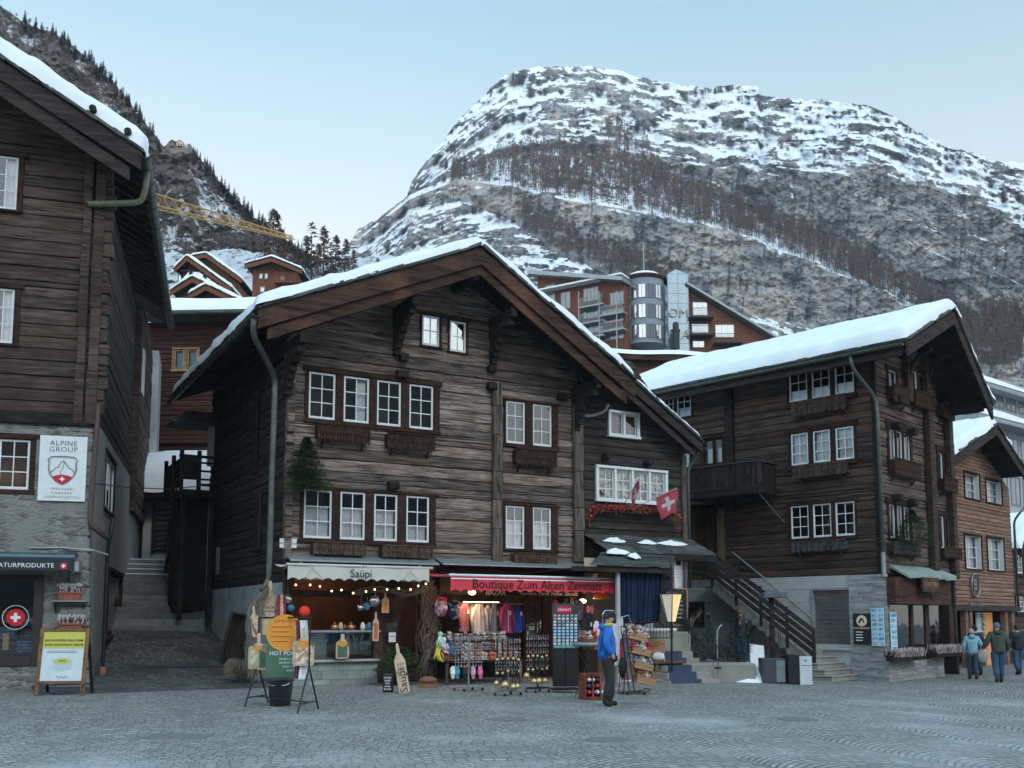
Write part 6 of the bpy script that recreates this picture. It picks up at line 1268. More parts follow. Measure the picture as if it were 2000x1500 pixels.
# ================= alley between the two left houses =================
def alley():
    W = MW; O = lambda x, y, z: W.world(x, y, z)
    # ramp: follows the flank of the big chalet (local y goes back), wide enough to reach the left house
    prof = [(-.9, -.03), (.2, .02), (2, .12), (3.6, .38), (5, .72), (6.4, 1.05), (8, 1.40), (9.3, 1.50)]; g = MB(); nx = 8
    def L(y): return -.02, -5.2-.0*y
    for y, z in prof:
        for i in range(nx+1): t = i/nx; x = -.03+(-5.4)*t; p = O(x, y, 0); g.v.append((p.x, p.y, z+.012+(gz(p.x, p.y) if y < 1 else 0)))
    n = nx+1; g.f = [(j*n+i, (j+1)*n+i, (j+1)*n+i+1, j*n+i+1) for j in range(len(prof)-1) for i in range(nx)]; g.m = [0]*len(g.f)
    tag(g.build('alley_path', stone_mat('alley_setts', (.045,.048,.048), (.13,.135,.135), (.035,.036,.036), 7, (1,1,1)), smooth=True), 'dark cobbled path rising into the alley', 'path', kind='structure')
    a, b = O(-.1, 3.3, .36), O(-4.6, 3.6, .36); tag(MB().obox(a, b, .16, .03).build('drain_channel', IRON), 'slotted drain laid across the mouth of the alley', 'drain')
    e = empty('alley_steps', O(-1.95, 7.5, 1.25), .36, 'worn dark stone steps climbing at the back of the alley', 'steps'); s = MB(); r = random.Random(4)
    for i in range(13): s.bbox(-1.7+r.uniform(-.05, .05), .85+r.uniform(-.1, .1)+(.9 if i < 3 else 0), i*.42, 5.8, i*.19-.2, i*.19+.19, .02)
    s.build('steps', mat('alley_stone', (.08,.088,.09), (.20,.215,.22), sc=3, bump=.5, island=.25), e); sn = MB()
    for i in range(9, 13): sn.bbox(-1.1, .7, i*.42+.12, i*.42+.40, i*.19+.192, i*.19+.23, .015)
    sn.build('snow', SNOW, e); 
    s = empty('side_steps', O(-1.4, 8.4, 1.45), W.M.to_euler().z, 'low broken stone steps to the right of the alley stair, by the plastered base', 'steps'); MB().bbox(-.3, 1.0, 0, 1.3, -.1, .32, .03).bbox(.2, 1.1, .5, 1.5, .33, .62, .03).build('steps', RUBBLE, s)
    # brown house across the back of the alley, with a thick snowy roof
    W2, root = bgwall('alley_house', 300, 1200, 42, R(-3), 'red-brown boarded house closing the alley, with a thick snow roof'); 
    x0, x1 = W2.x(270, 700), W2.x(560, 700); zt = W2.z(400, 628); wi = W2.rect(340, 386, 683, 722)
    ou = (wi[0]-.08, wi[1]+.08, wi[2]-.08, wi[3]+.08); PC = wood('honey_casing', (.30,.17,.09), (.42,.26,.15), st=(3,3,6)); xm = (wi[0]+wi[1])/2; ws = [(wi[0], xm-.06, wi[2], wi[3]), (xm+.06, wi[1], wi[2], wi[3])]
    casing(W2, ou, ws, PC, hood=False); [win(W2, q, 1, 1, fr=.07, m=PC, curtain='full', cm=mat('teal_curtain', (.30,.42,.44), (.52,.64,.66), sc=6, st=(3,1,.5)) if 'teal_curtain' not in MATS else MATS['teal_curtain']) for q in ws]
    logs(W2, 'board_wall', x0, x1, W2.z(330, 866), zt, [ou], h=.2, m=WRED, jit=.004, seed=91, seg=3); MB().box(x0, x1, .2, 7, 0, zt-.2).build('back_walls', WRED, root)
    s = MB(); zs = W2.z(400, 622); s.grid(lambda u, v: (x0-.5+(x1-x0+1)*u, -.85+9*v**1.3, zs+.12+9*v**1.3*.20+.55*math.sqrt(max(0, 1-(1-min(1, v**1.3*14))**2))*(1+.2*mnoise.noise(Vector((u*6, v*4, 2))))), 70, 24)
    rf = MB().add([(x0-.5, -.9, zs-.05), (x1+.5, -.9, zs-.05), (x1+.5, 8, zs+1.7), (x0-.5, 8, zs+1.7), (x0-.5, -.9, zs+.1), (x1+.5, -.9, zs+.1), (x1+.5, 8, zs+1.85), (x0-.5, 8, zs+1.85)], [(3,2,1,0),(4,5,6,7),(0,1,5,4),(1,2,6,5),(2,3,7,6),(3,0,4,7)]).build('roof', SLATE, root); s.build('snow', SNOW, rf, smooth=True)
    gutter(root, (x0-.5, -.98, zs-.02), (x1+.5, -.98, zs-.05), .08)
    # lean-to: small snowy verge and the big low snow roof beneath
    W3, root = bgwall('alley_shed', 330, 1200, 38, R(-6), 'low shed in the alley buried under deep snow, below the red-brown house'); x0, x1 = W3.x(270, 900), W3.x(420, 900); zb = W3.z(330, 962); zt = W3.z(340, 862)
    MB().box(x0, x1, .6, 3.2, -1, zb-.1).build('walls', PLASTER, root); MB().bbox(x0-.3, x1, -.3, 3.2, zb-.22, zb-.05).build('roof', WDARK, root)
    s = MB(); s.grid(lambda u, v: (x0-.4+(x1-x0+.5)*u, -.4+3.9*v, zb-.02+(zt-zb)*math.sqrt(max(0, 1-(1-min(1, v*1.25))**2))*.95+.12*math.sqrt(max(0, 1-(1-min(1, v*14))**2))+.10*mnoise.noise(Vector((u*4, v*3, 1)))), 40, 30); s.build('snow', SNOW, root, smooth=True)
    p = W3.loc(316, 1010); g = MB()
    for i in range(9): g.bbox(p[0]-.6, p[0]+.25, .5, .56, p[1]-1.3+i*.2, p[1]-1.2+i*.2)
    g.bbox(p[0]-.62, p[0]-.55, .48, .58, p[1]-1.4, p[1]+.6).build('slatted_shutter', WDARK, root)
    # old timber stair and landing behind the big chalet
    W4 = sidewall(MW, -1); e = empty('timber_stair', MW.world(0, 0, 0), MR.rotation_euler.z, 'dark wooden stair and boarded landing at the back left corner of the big chalet', 'stair')
    y0, y1 = 7.2, 9.8; zf = W4.z(372, 955, .9); zr = zf+1.0; g = MB(); g.bbox(-1.20, -.03, y0, y1, zf-.22, zf, .02); g.build('landing', WDARK, e)
    g = MB()
    for i in range(7): g.bbox(-1.19, -1.15, y0, y1, zf+.1+i*.13, zf+.1+i*.13+.115, .01)
    g.box(-1.15, -.65, y0, y0+.04, zf+.3, zr); 
    for i in range(3): g.box(-.62, -.06, y0, y0+.04, zf+.3+i*.26, zf+.36+i*.26)
    g.bbox(-1.25, -.05, y0-.03, y0+.07, zr, zr+.08).box(-.65, -.05, y0, y0+.04, zf+.12, zf+.2); g.build('railing', WDARK, e)
    g = MB()
    for (x, y) in ((-1.18, y0), (-1.18, (y0+y1)/2), (-1.18, y1), (-.65, y0)): g.bbox(x-.06, x+.06, y-.06, y+.06, zf-.3, zr+.22)
    for x in (-1.08, -.2): g.bbox(x-.06, x+.08, y0+.1, y0+.26, 1.6, zf-.2)
    each(g, 'post', WDARK, e); n = 13; g = MB()
    for i in range(n): t = (i+.5)/n; g.box(-.80+t*.05, -.22+t*.05, y1-.4+t*2.4-.15, y1-.4+t*2.4+.15, zf-.1-t*2.5, zf-.06-t*2.5)
    g.build('treads', WPOST, e); g = MB()
    for x in (-.82, -.20): g.obox((x, y1-.5, zf), (x+.05, y1+2.1, zf-2.6), .06, .28)
    g.obox((-.82, y1-.5, zf+.9), (-.77, y1+2.1, zf-1.7), .06, .08); each(g, 'stringer', WDARK, e)
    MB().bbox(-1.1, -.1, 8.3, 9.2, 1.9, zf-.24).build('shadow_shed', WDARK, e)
    # small canopy under the eaves, cables, plaques
    c = empty('wall_canopy', MW.world(-.6, 8.2, W4.z(385, 838, .5)), MR.rotation_euler.z, 'small grey canopy on the flank of the big chalet above the landing', 'canopy'); MB().add([(-.9, -.8, 0), (.58, -.8, 0), (.58, .5, .0), (-.9, .5, 0), (-.35, -.4, .45), (.5, -.4, .45), (.5, .4, .45), (-.35, .4, .45)], [(3,2,1,0),(4,5,6,7),(0,1,5,4),(1,2,6,5),(2,3,7,6),(3,0,4,7)]).build('roof', SLATE, c); MB().box(.3, .5, -.5, -.4, -1.3, -.01).build('post', PLASTER, c)
    a = LW.world(.1, .1, 4.9); b = MW.world(-.02, 3.6, 5.7); pts = [a.lerp(b, t)-Vector((0, 0, .25*math.sin(PI*t))) for t in (0, .2, .4, .6, .8, 1)]; tag(MB().tube(pts, .012, 4).build('overhead_cable', IRON), 'thin cable strung across the alley between the two houses', 'cable')
    x, z = W4.loc(425, 1095, .05); s = W4.part(MB().bbox(x-.2, x+.2, -.06, -.03, z-.42, z+.42, .01), 'side_plaque', mat('pale_grey_plate', (.22,.26,.27), (.30,.33,.34)))
    g = MB()
    for px, py, w_, h_ in ((500, 850, .5, 2.2), (505, 1020, .5, 1.6)): x, z = W4.loc(px, py, .05); g.bbox(x-w_/2, x+w_/2, -.12, -.03, z-h_/2, z+h_/2, .02)
    W4.part(g, 'boarded_hatch', WDARK)
    # wooden dough trough leaning on the plastered base
    q = sidewall(MW, -1).loc(449, 1284, .40); t = empty('wooden_trough', MW.world(-.40, -q[0], q[1]-.02), MR.rotation_euler.z-.15, 'old dark wooden trough leaning upright against the plastered base in the alley', 'trough'); t.rotation_euler.y = .22; g = MB(); g.bbox(-.28, .28, .0, .05, 0, 1.25).bbox(-.28, -.22, -.2, -.001, 0, 1.25).bbox(.22, .28, -.2, -.001, 0, 1.25).bbox(-.22, .22, -.2, -.001, 0, .06).bbox(-.22, .22, -.2, -.001, 1.19, 1.25); g.build('trough_body', wood('old_trough', (.025,.018,.015), (.075,.05,.04), st=(8,8,1)), t)
alley()
# ================= the two shops under the big chalet =================
RZ = MR.rotation_euler.z
def put(name, px, py, off, label, cat, group=None, rz=None, W=None):
    W = W or MW; x, z = W.loc(px, py, off); return empty(name, W.world(x, -off, z), (RZ if rz is None else rz), label, cat, group)
def wpt(px, py, off): x, z = MW.loc(px, py, off); return (x, -off, z)
def shops():
    W, root = MW, MR; zt = 3.11; x = lambda p: W.x(p, 1230)
    BR_ = wood('shop_brown', (.035,.018,.014), (.085,.045,.035), st=(5,5,1.2)); OR_ = mat('soup_kitchen', (.035,.018,.010), (.16,.075,.035), sc=1.6, detail=8)
    # lower front of the soup shop: tiled base, counter ledge, display pane, serving opening
    xa, xb, xc, xd, xe = x(566), x(728), x(746), x(818), x(852); zc = W.z(670, 1292); zs = W.z(660, 1232); zo = W.z(660, 1166)
    t = MB(); r = random.Random(3)
    for j in range(3):
        u = xa
        while u < xb+.1: l = r.uniform(.4, .7); t.bbox(u+.003, min(u+l, xb+.1)-.003, -.12, .05, -.1+j*(zc+.1)/3+.003, -.1+(j+1)*(zc+.1)/3-.003, .005); u += l
    t.build('tiled_base', TILE, root); MB().bbox(xa-.05, xb+.12, -.26, .1, zc, zc+.06).build('counter_ledge', CONCR, root)
    MB().box(xa, xb, -.04, -.02, zc+.06, zs-.04).build('display_pane', GLASS, root); MB().bbox(xa-.03, xb+.1, -.34, .1, zs-.04, zs+.02).build('serving_shelf', ZINC, root)
    f = MB(); f.bbox(xa-.12, xa, -.1, .1, zc+.06, zt).bbox(xb, xc, -.1, .1, .0, zt).bbox(xa, xb, -.1, .05, zo, zo+.16).bbox(xc, xd, -.08, .08, W.z(780, 1164), zt).bbox(xd, xd+.12, -.08, .1, -.1, zt).bbox(0.0, xa-.12, -.05, .1, 1.3, zt); f.build('shop_frame', BR_, root)
    MB().bbox(.22, xa-.12, -.02, .1, -.1, 1.3).build('low_wall', PLASTER, root); MB().quad((xc, .0, .0), (xd, .0, .0), (xd, .0, 2.6), (xc, .0, 2.6)).build('door_pane', GLASS, root); MB().bbox(xc+.02, xc+.1, -.03, .03, .02, 2.5).bbox(xd-.1, xd-.02, -.03, .03, .02, 2.5).bbox(xc+.1, xd-.1, -.03, .03, .02, .25).build('door_frame', BR_, root)
    MB().box(xa, xd, 2.4, 2.5, -.1, 3.1).box(xd, xd+.1, .1, 2.4, -.1, 3.1).box(0.22, .3, .1, 2.4, -.1, 3.1).build('kitchen_walls', OR_, root); MB().box(.3, xd, .1, 2.4, 3.0, 3.08).build('kitchen_ceiling', DARKB, root)
    MB().box(.3, xb, .06, 1.0, zs-.6, zs-.06).build('kitchen_counter', mat('teal_case', (.05,.085,.09), (.10,.16,.165), sc=2), root)
    l = bpy.data.lights.new('kitchen_lamp', 'POINT'); l.energy = 14; l.color = (1, .6, .3); l.shadow_soft_size = .15; lo = bpy.data.objects.new('kitchen_lamp', l); COL.objects.link(lo); lo.parent = root; lo.location = (xb-.8, 1.2, 2.75)
    tag(MB().ball((0, 0, 0), .09).build('pendant_lamp', BULB, None, True, loc=W.world(xb-.8, 1.2, 2.86)), 'small warm pendant lamp glowing inside the soup shop', 'lamp')
    # boutique: dark recess with a brown door
    y0, y1 = xe, W.x(1124, 1230); MB().bbox(xd+.12, y0, -.03, .2, -.1, zt).build('shop_pier', BR_, root)
    MB().box(y0, y1+.35, 1.0, 1.1, -.3, zt).box(y1+.25, y1+.35, .0, 1.0, -.3, zt).build('recess_wall', wood('recess_boards', (.020,.015,.013), (.06,.042,.034), st=(5,5,1)), root); MB().box(y0, y1+.3, -.1, .99, 2.75, zt).build('recess_ceiling', WDARK, root)
    d0, d1 = W.x(1022, 1230, -.9), W.x(1066, 1230, -.9); g = MB(); z1 = 2.25; g.bbox(d0, d0+.1, .9, .99, -.1, z1).bbox(d1-.1, d1, .9, .99, -.1, z1).bbox(d0+.1, d1-.1, .9, .99, z1-.1, z1).bbox(d0+.1, d1-.1, .9, .99, .9, 1.02); dr = g.build('shop_door', WTRIM, root); MB().quad((d0+.1, .95, 1.02), (d1-.1, .95, 1.02), (d1-.1, .95, z1-.1), (d0+.1, .95, z1-.1)).build('door_pane', GLASS, dr)
    g = MB(); z = W.z(1000, 1160, -.2); text('BAZAR', .20, mat('faded_letter', (.35,.34,.30)), root, (W.x(965, 1158, .1), -.2, W.z(965, 1158, .1)), ext=.01, name='bazaar_lettering'); MB().bbox(y0, y1, -.18, -.02, z-.05, zt).build('shop_fascia', WDARK, root)
    text('Souvenirs  Uhren  Messer  Zermatt', .13, MATS['faded_letter'], root, (W.x(1070, 1159, .1), -.2, W.z(1070, 1160, .1)), ext=.01, name='bazaar_lettering')
    # cream awning
    def awning(label, m, pxl, pxr, yt, yb, off, txt, size, col, stripe=None, hgt=None, sc_w=.28, wall_z=2.98, front=None):
        x0, x1 = W.x(pxl, yt, off), W.x(pxr, yt, off); zf = W.z((pxl+pxr)/2, yt, off); zb = W.z((pxl+pxr)/2, yb, off); e = empty('awning', W.world(x0, -off, zb), RZ, label, 'awning'); L_ = x1-x0; h = zf-zb; n = int(L_/sc_w)
        g = MB(); v = []
        N = n*6
        g.grid(lambda u, t: (L_*u, -.01+.012*math.sin(u*L_*5), (h-t*h) if t < .99 else .06*abs(math.sin(PI*u*n))-.0), N, 5); g.build('valance', m, e, smooth=False)
        g = MB(); g.grid(lambda u, t: (L_*u, t*(off-.1), h+(wall_z-zf)*t-.05*math.sin(PI*t)), 8, 6); g.build('canopy', m, e, smooth=True)
        g = MB().tube([(-.03, 0, h+.015), (L_+.10, 0, h+.015)], .035, 8); g.build('front_bar', WHITE if stripe else CREAM, e, smooth=True)
        if stripe: MB().box(0, L_, -.030, -.026, h-.085, h-.055).build('white_stripe', WHT, e)
        g = MB()
        for q in (.25, L_-.25): g.obox((q, .02, h-.02), (q+.3, off*.5, h+.1), .03, .04).obox((q+.3, off*.5, h+.1), (q, off-.1, wall_z-zf+h-.1), .03, .04)
        each(g, 'arm', ZINC, e); text(txt, size, col, e, (L_*.5, -.035, h*.5), ext=.002); return e, L_, h
    e, L_, h = awning('cream awning with scalloped edge lettered Saupi over the soup shop', CREAM, 562, 838, 1107, 1135, 1.25, 'Saüpi', .27, BLK)
    for t, s in ((.17, 1), (.86, 1)): MB().tube([(L_*t+a*.25, -.035, h*.42+b*.2) for a, b in ((-1, -.6), (-.5, 0), (-.1, .8), (.15, .3), (.5, 0), (1, -.6), (-1, -.6))], .006, 4).build('mountain_outline', MATS['faded_letter'], e)
    MB().tube([(L_*.5+.04, -.035, h*.5+.16), (L_*.5+.06, -.035, h*.5+.25)], .006, 4).tube([(L_*.5+.1, -.035, h*.5+.16), (L_*.5+.13, -.035, h*.5+.23)], .006, 4).build('steam_mark', BLK, e)
    awning('red awning with scalloped edge lettered Boutique Zum Alten Zermatt', RED, 880, 1209, 1128, 1158, 1.9, 'Boutique Zum Alten Zermatt', .33, mat('dark_red_ink', (.05,.006,.012)), stripe=1, wall_z=2.85)
    # string of warm bulbs
    e = empty('string_lights', W.world(0, 0, 0), RZ, 'string of warm bulbs sagging under the cream awning', 'string lights'); P = [wpt(a, b, 1.0) for a, b in ((560,1135),(578,1140),(606,1140),(625,1143),(648,1152),(667,1150),(690,1156),(715,1153),(732,1149),(756,1149),(779,1147),(802,1149),(817,1142),(832,1138))]
    MB().tube(P, .008, 4).build('wire', IRON, e)
    for p in P[1:]: MB().ball((p[0], p[1], p[2]-.03), .023, n=8, m=6).build('bulb', BULB, e, True)
    for px, py, lab in ((922, 1157, 'round warm lamp under the left end of the red awning'), (1138, 1174, 'round warm lamp under the right part of the red awning')):
        q = put('ceiling_lamp', px, py, .9, lab, 'lamp'); MB().ball((0, 0, 0), .10, .10, .06).build('shade', mat('lamp_glow', (1,.75,.45), emit=(1,.62,.30), es=7) if 'lamp_glow' not in MATS else MATS['lamp_glow'], q, True); MB().tube([(0, 0, .05), (0, 0, .45)], .012, 6).build('rod', IRON, q)
        l = bpy.data.lights.new('shop_lamp', 'POINT'); l.energy = 16; l.color = (1, .70, .42); l.shadow_soft_size = .1; lo = bpy.data.objects.new('shop_lamp', l); COL.objects.link(lo); lo.parent = q; lo.location = (0, 0, -.14)
    t = put('tube_lamp', 940, 1176, .15, 'thin bright strip lamp above the hanging jumpers', 'lamp'); MB().tube([(-.55, 0, 0), (.55, 0, 0)], .012, 6).build('tube', mat('strip_glow', (1,.8,.6), emit=(1,.70,.42), es=3), t)
shops()
def paddle(name, px, pyt, pyb, wpx, off, label, m, rz=None, tilt=0, lines=(), lean=0, t=.025, W=None, neck=.22, cat='sign'):
    """a bread-board shaped sign: neck above, writing below"""
    W = W or MW; off = -(MW.I @ on_ground(px, pyb)).y if off is None else off; x, z0 = W.loc(px, pyb, off); z1 = W.z(px, pyt, off); w_ = W.x(px+wpx/2, pyb, off)-W.x(px-wpx/2, pyb, off); h = z1-z0; e = empty(name, W.world(x, -off, z0), RZ if rz is None else rz, label, cat); e.rotation_euler.y = tilt; e.rotation_euler.x = lean
    k = h*(1-neck); a = w_/2; c = w_*.14; o = [(-a*.88, 0), (a*.88, 0), (a, a*.25), (a, k*.82), (a*.6, k*.93), (c, k), (c*.9, h*.97), (c*.4, h), (-c*.4, h), (-c*.9, h*.97), (-c, k), (-a*.6, k*.93), (-a, k*.82), (-a, a*.25)]
    MB().prism(o, -t, 0).build('board', m, e)
    for s, y, sz, mm in lines: text(s, sz, mm, e, (0, -t-.003, h*y), ext=.001)
    return e, w_, h
def soup_things():
    W = MW; MENU = mat('menu_green', (.06,.13,.08), (.09,.17,.11), sc=6); ORG = mat('menu_orange', (.65,.27,.03), (.75,.34,.05), sc=6); PINK = mat('pink_slate', (.55,.25,.20))
    e, w_, h = paddle('tall_board_sign', 525, 1134, 1240, 28, .35, 'tall pale wooden paddle sign reading Saupi at the left of the soup shop', WPALE, lines=(('SAUPI', .50, .10, BLK), ('POWERED', .43, .075, BLK), ('&', .37, .06, BLK), ('HOMEMADE', .31, .065, BLK)))
    paddle('slanted_board_sign', 500, 1183, 1244, 15, .5, 'small pale paddle sign tilted among the dry vines', WPALE, tilt=-.12, lines=(('S O U P', .4, .05, BLK),))
    e, w_, h = paddle('standing_board_sign', 790, 1255, 1353, 21, None, 'tall pale paddle sign lettered Saupi leaning beside the potted fir', WPALE, tilt=-.16, lean=-.06, neck=.2); text('Saüpi', .26, BLK, e, (0, -.03, h*.25), ry=PI/2, rx=0, ext=.001).rotation_euler = (PI/2, -PI/2, 0)
    for i, s in enumerate(('SOUP', 'AND', 'MORE')): text(s, .07, BLK, e, (0, -.029, h*.57-i*.085), ext=.001)
    paddle('menu_paddle', 668, 1238, 1286, 25, .38, 'pale menu paddle with a green panel in the middle of the soup display', WPALE); e = bpy.data.objects[-1] if False else None
    for nm, px, yt, yb, wp, lab in (('cutting_board', 752, 1158, 1197, 14, 'small pale cutting board hung beside the steel pan'), ('cutting_board', 733, 1195, 1252, 12, 'long red-faced cutting board hung on the brown post'), ('menu_paddle', 515, 1228, 1287, 0, '')):
        if wp: q, w_, h = paddle(nm, px, yt, yb, wp, .35, lab, WPALE, cat='board'); MB().box(-w_*.32, w_*.32, -.029, -.026, h*.06, h*.62).build('printed_face', mat('brick_print', (.45,.12,.06), (.55,.2,.1)) if px == 733 else ORG, q)
    q = [o for o in bpy.data.objects if o.name.startswith('menu_paddle')][0]; MB().box(-.13, .13, -.030, -.026, .03, .34).build('green_panel', MENU, q); MB().prism([(.10*math.cos(i*PI/8), .36+.07*math.sin(i*PI/8)) for i in range(16)], -.034, -.031).build('orange_spot', ORG, q)
    # clothes-rail stand with signs, in front of the shop
    fl, fr, bl, br_ = on_ground(478, 1380), on_ground(581, 1394), on_ground(524, 1372), on_ground(622, 1385); c = (fl+fr+bl+br_)/4; e = empty('sign_rack', c, 0, 'black A-frame rail stand carrying soup menus in front of the soup shop', 'rack')
    H = 1.66; tl = (fl+bl)/2+Vector((0, 0, H)); tr = (fr+br_)/2+Vector((0, 0, H)); g = MB()
    for a, b, t_, s_ in ((fl, bl, tl, 1), (fr, br_, tr, -1)):
        hub = (a+b)/2+Vector((0, 0, .78)); g.tube([a-c, hub-c], .018, 6).tube([b-c, hub-c], .018, 6).tube([hub-c, t_-c], .018, 6).tube([a.lerp(hub, .2)-c, b.lerp(hub, .2)-c], .013, 6)
    g.tube([tl-c, tr-c], .018, 6).tube([(fl+bl)/2+Vector((0,0,.16))-c, (fr+br_)/2+Vector((0,0,.16))-c], .014, 6); g.build('frame', IRON, e)
    d = (tr-tl).normalized(); rz = .10
    def onrack(t, dz, nm, lab, cat, dy=-.03): p = tl.lerp(tr, t)+Vector((0, 0, dz)); q = empty(nm, p+Vector((math.sin(rz)*-dy, math.cos(rz)*dy, 0)), rz, lab, cat); return q
    q = onrack(.56, -1.10, 'hot_power_sign', 'green soup sign with a big orange disc hanging from the black rail stand', 'sign'); MB().bbox(-.36, .38, -.02, 0, 0, .72, .006).build('green_sheet', MENU, q); n = 28; MB().prism([(-.02+.34*math.cos(2*PI*i/n), .82+.34*math.sin(2*PI*i/n)) for i in range(n)], -.030, -.022).build('orange_disc', ORG, q)
    MB().prism([(.28+.11*math.cos(2*PI*i/16), .92+.11*math.sin(2*PI*i/16)) for i in range(16)], -.036, -.031).build('small_disc', WHITED, q)
    text('SUPPEN HIT', .075, REDP, q, (-.02, -.031, 1.03), ext=.001)
    for i in range(4): MB().box(-.26, .10-.05*(i % 2), -.033, -.031, .92-.09*i, .935-.09*i).build('text_line', REDP, q)
    text('HOT POWER', .105, WHT, q, (.02, -.023, .44), ext=.001)
    for i, s in enumerate(('GRAB A CUP WITH', 'SOUP OF THE DAY', 'TAKE A SEAT', 'ENJOY')): text(s, .05, WHT, q, (.1, -.023, .34-i*.07), ext=.001)
    for t, lab, kind in ((.02, 'menu paddle with photos at the left end of the rail stand', 0), (.22, 'menu paddle with green price list, second on the rail stand', 1), (.90, 'menu paddle with bottle pictures at the right end of the rail stand', 2)):
        q = onrack(t, -.98 if kind < 2 else -.86, 'menu_paddle', lab, 'sign', dy=-.06 if kind != 1 else -.10); w_ = .19; MB().prism([(-w_*.9, 0), (w_*.9, 0), (w_, .05), (w_, .40), (w_*.5, .46), (.03, .50), (.03, .68), (-.03, .68), (-.03, .50), (-w_*.5, .46), (-w_, .40), (-w_, .05)], -.02, 0).build('board', WPALE, q)
        MB().box(-w_*.8, w_*.8, -.024, -.021, .04, .36).build('print', [mat('photo_print', (.35,.4,.2), (.7,.6,.45), sc=9, spread=.1), MENU, mat('bottle_print', (.75,.70,.62), (.45,.25,.12), sc=12, spread=.06)][kind], q); MB().prism([(.09*math.cos(i*PI/8), .38+.07*math.sin(i*PI/8)) for i in range(16)], -.028, -.025).build('orange_spot', ORG, q)
    for t, c1, lab in ((.80, (.10,.03,.05), 'dark plum striped tea towel on the rail stand'), (.88, (.55,.57,.60), 'pale tea towel on the rail stand next to the plum one')):
        q = onrack(t, -1.1, 'tea_towel', lab, 'towel'); g = MB(); g.grid(lambda u, v: (-.07+.14*u+.03*math.sin(v*3), .02*math.sin(u*14+v*2), 1.05*v), 10, 8); g.build('cloth', mat('towel_%d' % int(t*100), c1, tuple(min(1, k*2.2) for k in c1), sc=10, st=(6,6,1), spread=.1), q, True)
    p = on_ground(547, 1378); e = empty('waste_bin', p, 0, 'round dark grey plastic bin under the rail stand', 'bin'); MB().lathe([(.19, 0), (.24, .47), (.255, .48), (.255, .51), (.235, .51), (.18, .03)], n=28).build('bin_body', mat('bin_grey', (.045,.05,.055), (.06,.066,.07), rough=.45), e, True); MB().tube([(.24*math.cos(t), -.02+.24*math.sin(t)*.2-.24, .46-.08*math.sin(t)) for t in [i*PI/8 for i in range(9)]], .008, 5).build('handle', CHROME, e)
    # yellow tag sign and black round at the corner
    q = put('yellow_sign', 477, 1187, .05, 'small orange-yellow sign hung on the corner of the plastered base', 'sign', W=MW); q.location = MW.world(-.35, -.12, 1.75); MB().bbox(-.14, .14, -.015, 0, -.2, .18).build('board', ORG, q); MB().tube([(-.1, 0, .18), (0, 0, .4), (.1, 0, .18)], .008, 4).ball((0, 0, .42), .1).build('hanger', IRON, q)
    for i in range(4): MB().box(-.09, .09-.03*(i % 2), -.019, -.016, .1-.07*i, .112-.07*i).build('text_line', BLK, q)
    # things hanging over the counter
    def pan(px, py, r_, m, lab, deep=.05, ladle=False, cat='pan'):
        q = put('hanging_pan' if not ladle else 'ladle', px, py, .5, lab, cat); g = MB(); vs = []
        prof = [(0, .0), (r_*.75, .0), (r_*.95, -deep), (r_, -deep), (r_*.78, .012), (0, .012)]; n = 20
        g.lathe([(a, b) for a, b in prof], n=n); b_ = g.build('bowl', m, q, True); b_.rotation_euler.x = PI/2+.0
        MB().obox((0, 0, r_*.9), (0, 0, r_*.9+(.26 if ladle else .16)), .02, .008).build('handle', m, q); MB().tube([(0, 0, r_*.9+(.26 if ladle else .16)), (0, 0, MW.z(px, 1152, .5)-q.location.z)], .005, 4).build('hook', IRON, q)
    ST = mat('polished_steel', (.35,.37,.38), (.6,.62,.63), sc=4, rough=.2, metal=.95); BLUE = mat('blue_enamel', (.03,.14,.28), (.06,.22,.40), sc=3, rough=.3)
    pan(562, 1170, .13, ST, 'steel colander hanging at the left of the serving hatch'); pan(569, 1187, .10, BLUE, 'oval blue enamel pan below the steel colander'); pan(705, 1187, .09, ST, 'white enamel ladle with a long handle in the serving hatch', ladle=True, cat='ladle'); pan(717, 1184, .11, BLUE, 'blue enamel pan seen edge-on beside the big steel bowl'); pan(733, 1174, .17, ST, 'largest shiny steel bowl hanging at the right of the hatch', deep=.1)
    q = put('red_ball_lamp', 595, 1194, .6, 'bright red ball hanging above the rail stand', 'ornament'); MB().ball((0, 0, 0), .135, n=20, m=14, jit=.02).build('ball', mat('red_wool', (.75,.03,.015), (.9,.07,.03), sc=30), q, True); MB().tube([(0, 0, .13), (0, 0, .5)], .006, 4).build('cord', IRON, q)
    SC = [mat('scarf_%d' % i, c, tuple(min(1, k*1.8+.05) for k in c), sc=8, st=(2,2,6), spread=.05) for i, c in enumerate(((.18,.02,.03), (.55,.30,.20), (.14,.02,.05)))]
    for i, px in enumerate((543, 549, 554)):
        q = put('scarf', px, 1226, .55, ('dark red', 'sand-coloured', 'wine red')[i]+' scarf hanging between the tall paddle sign and the steel colander', 'scarf'); g = MB(); g.grid(lambda u, v: (-.04+.08*u, .02*math.sin(u*9+v*4), .80*v), 6, 8); g.build('cloth', SC[i], q, True)
    COP = mat('copper', (.45,.18,.08), (.6,.28,.14), sc=4, rough=.3, metal=.8)
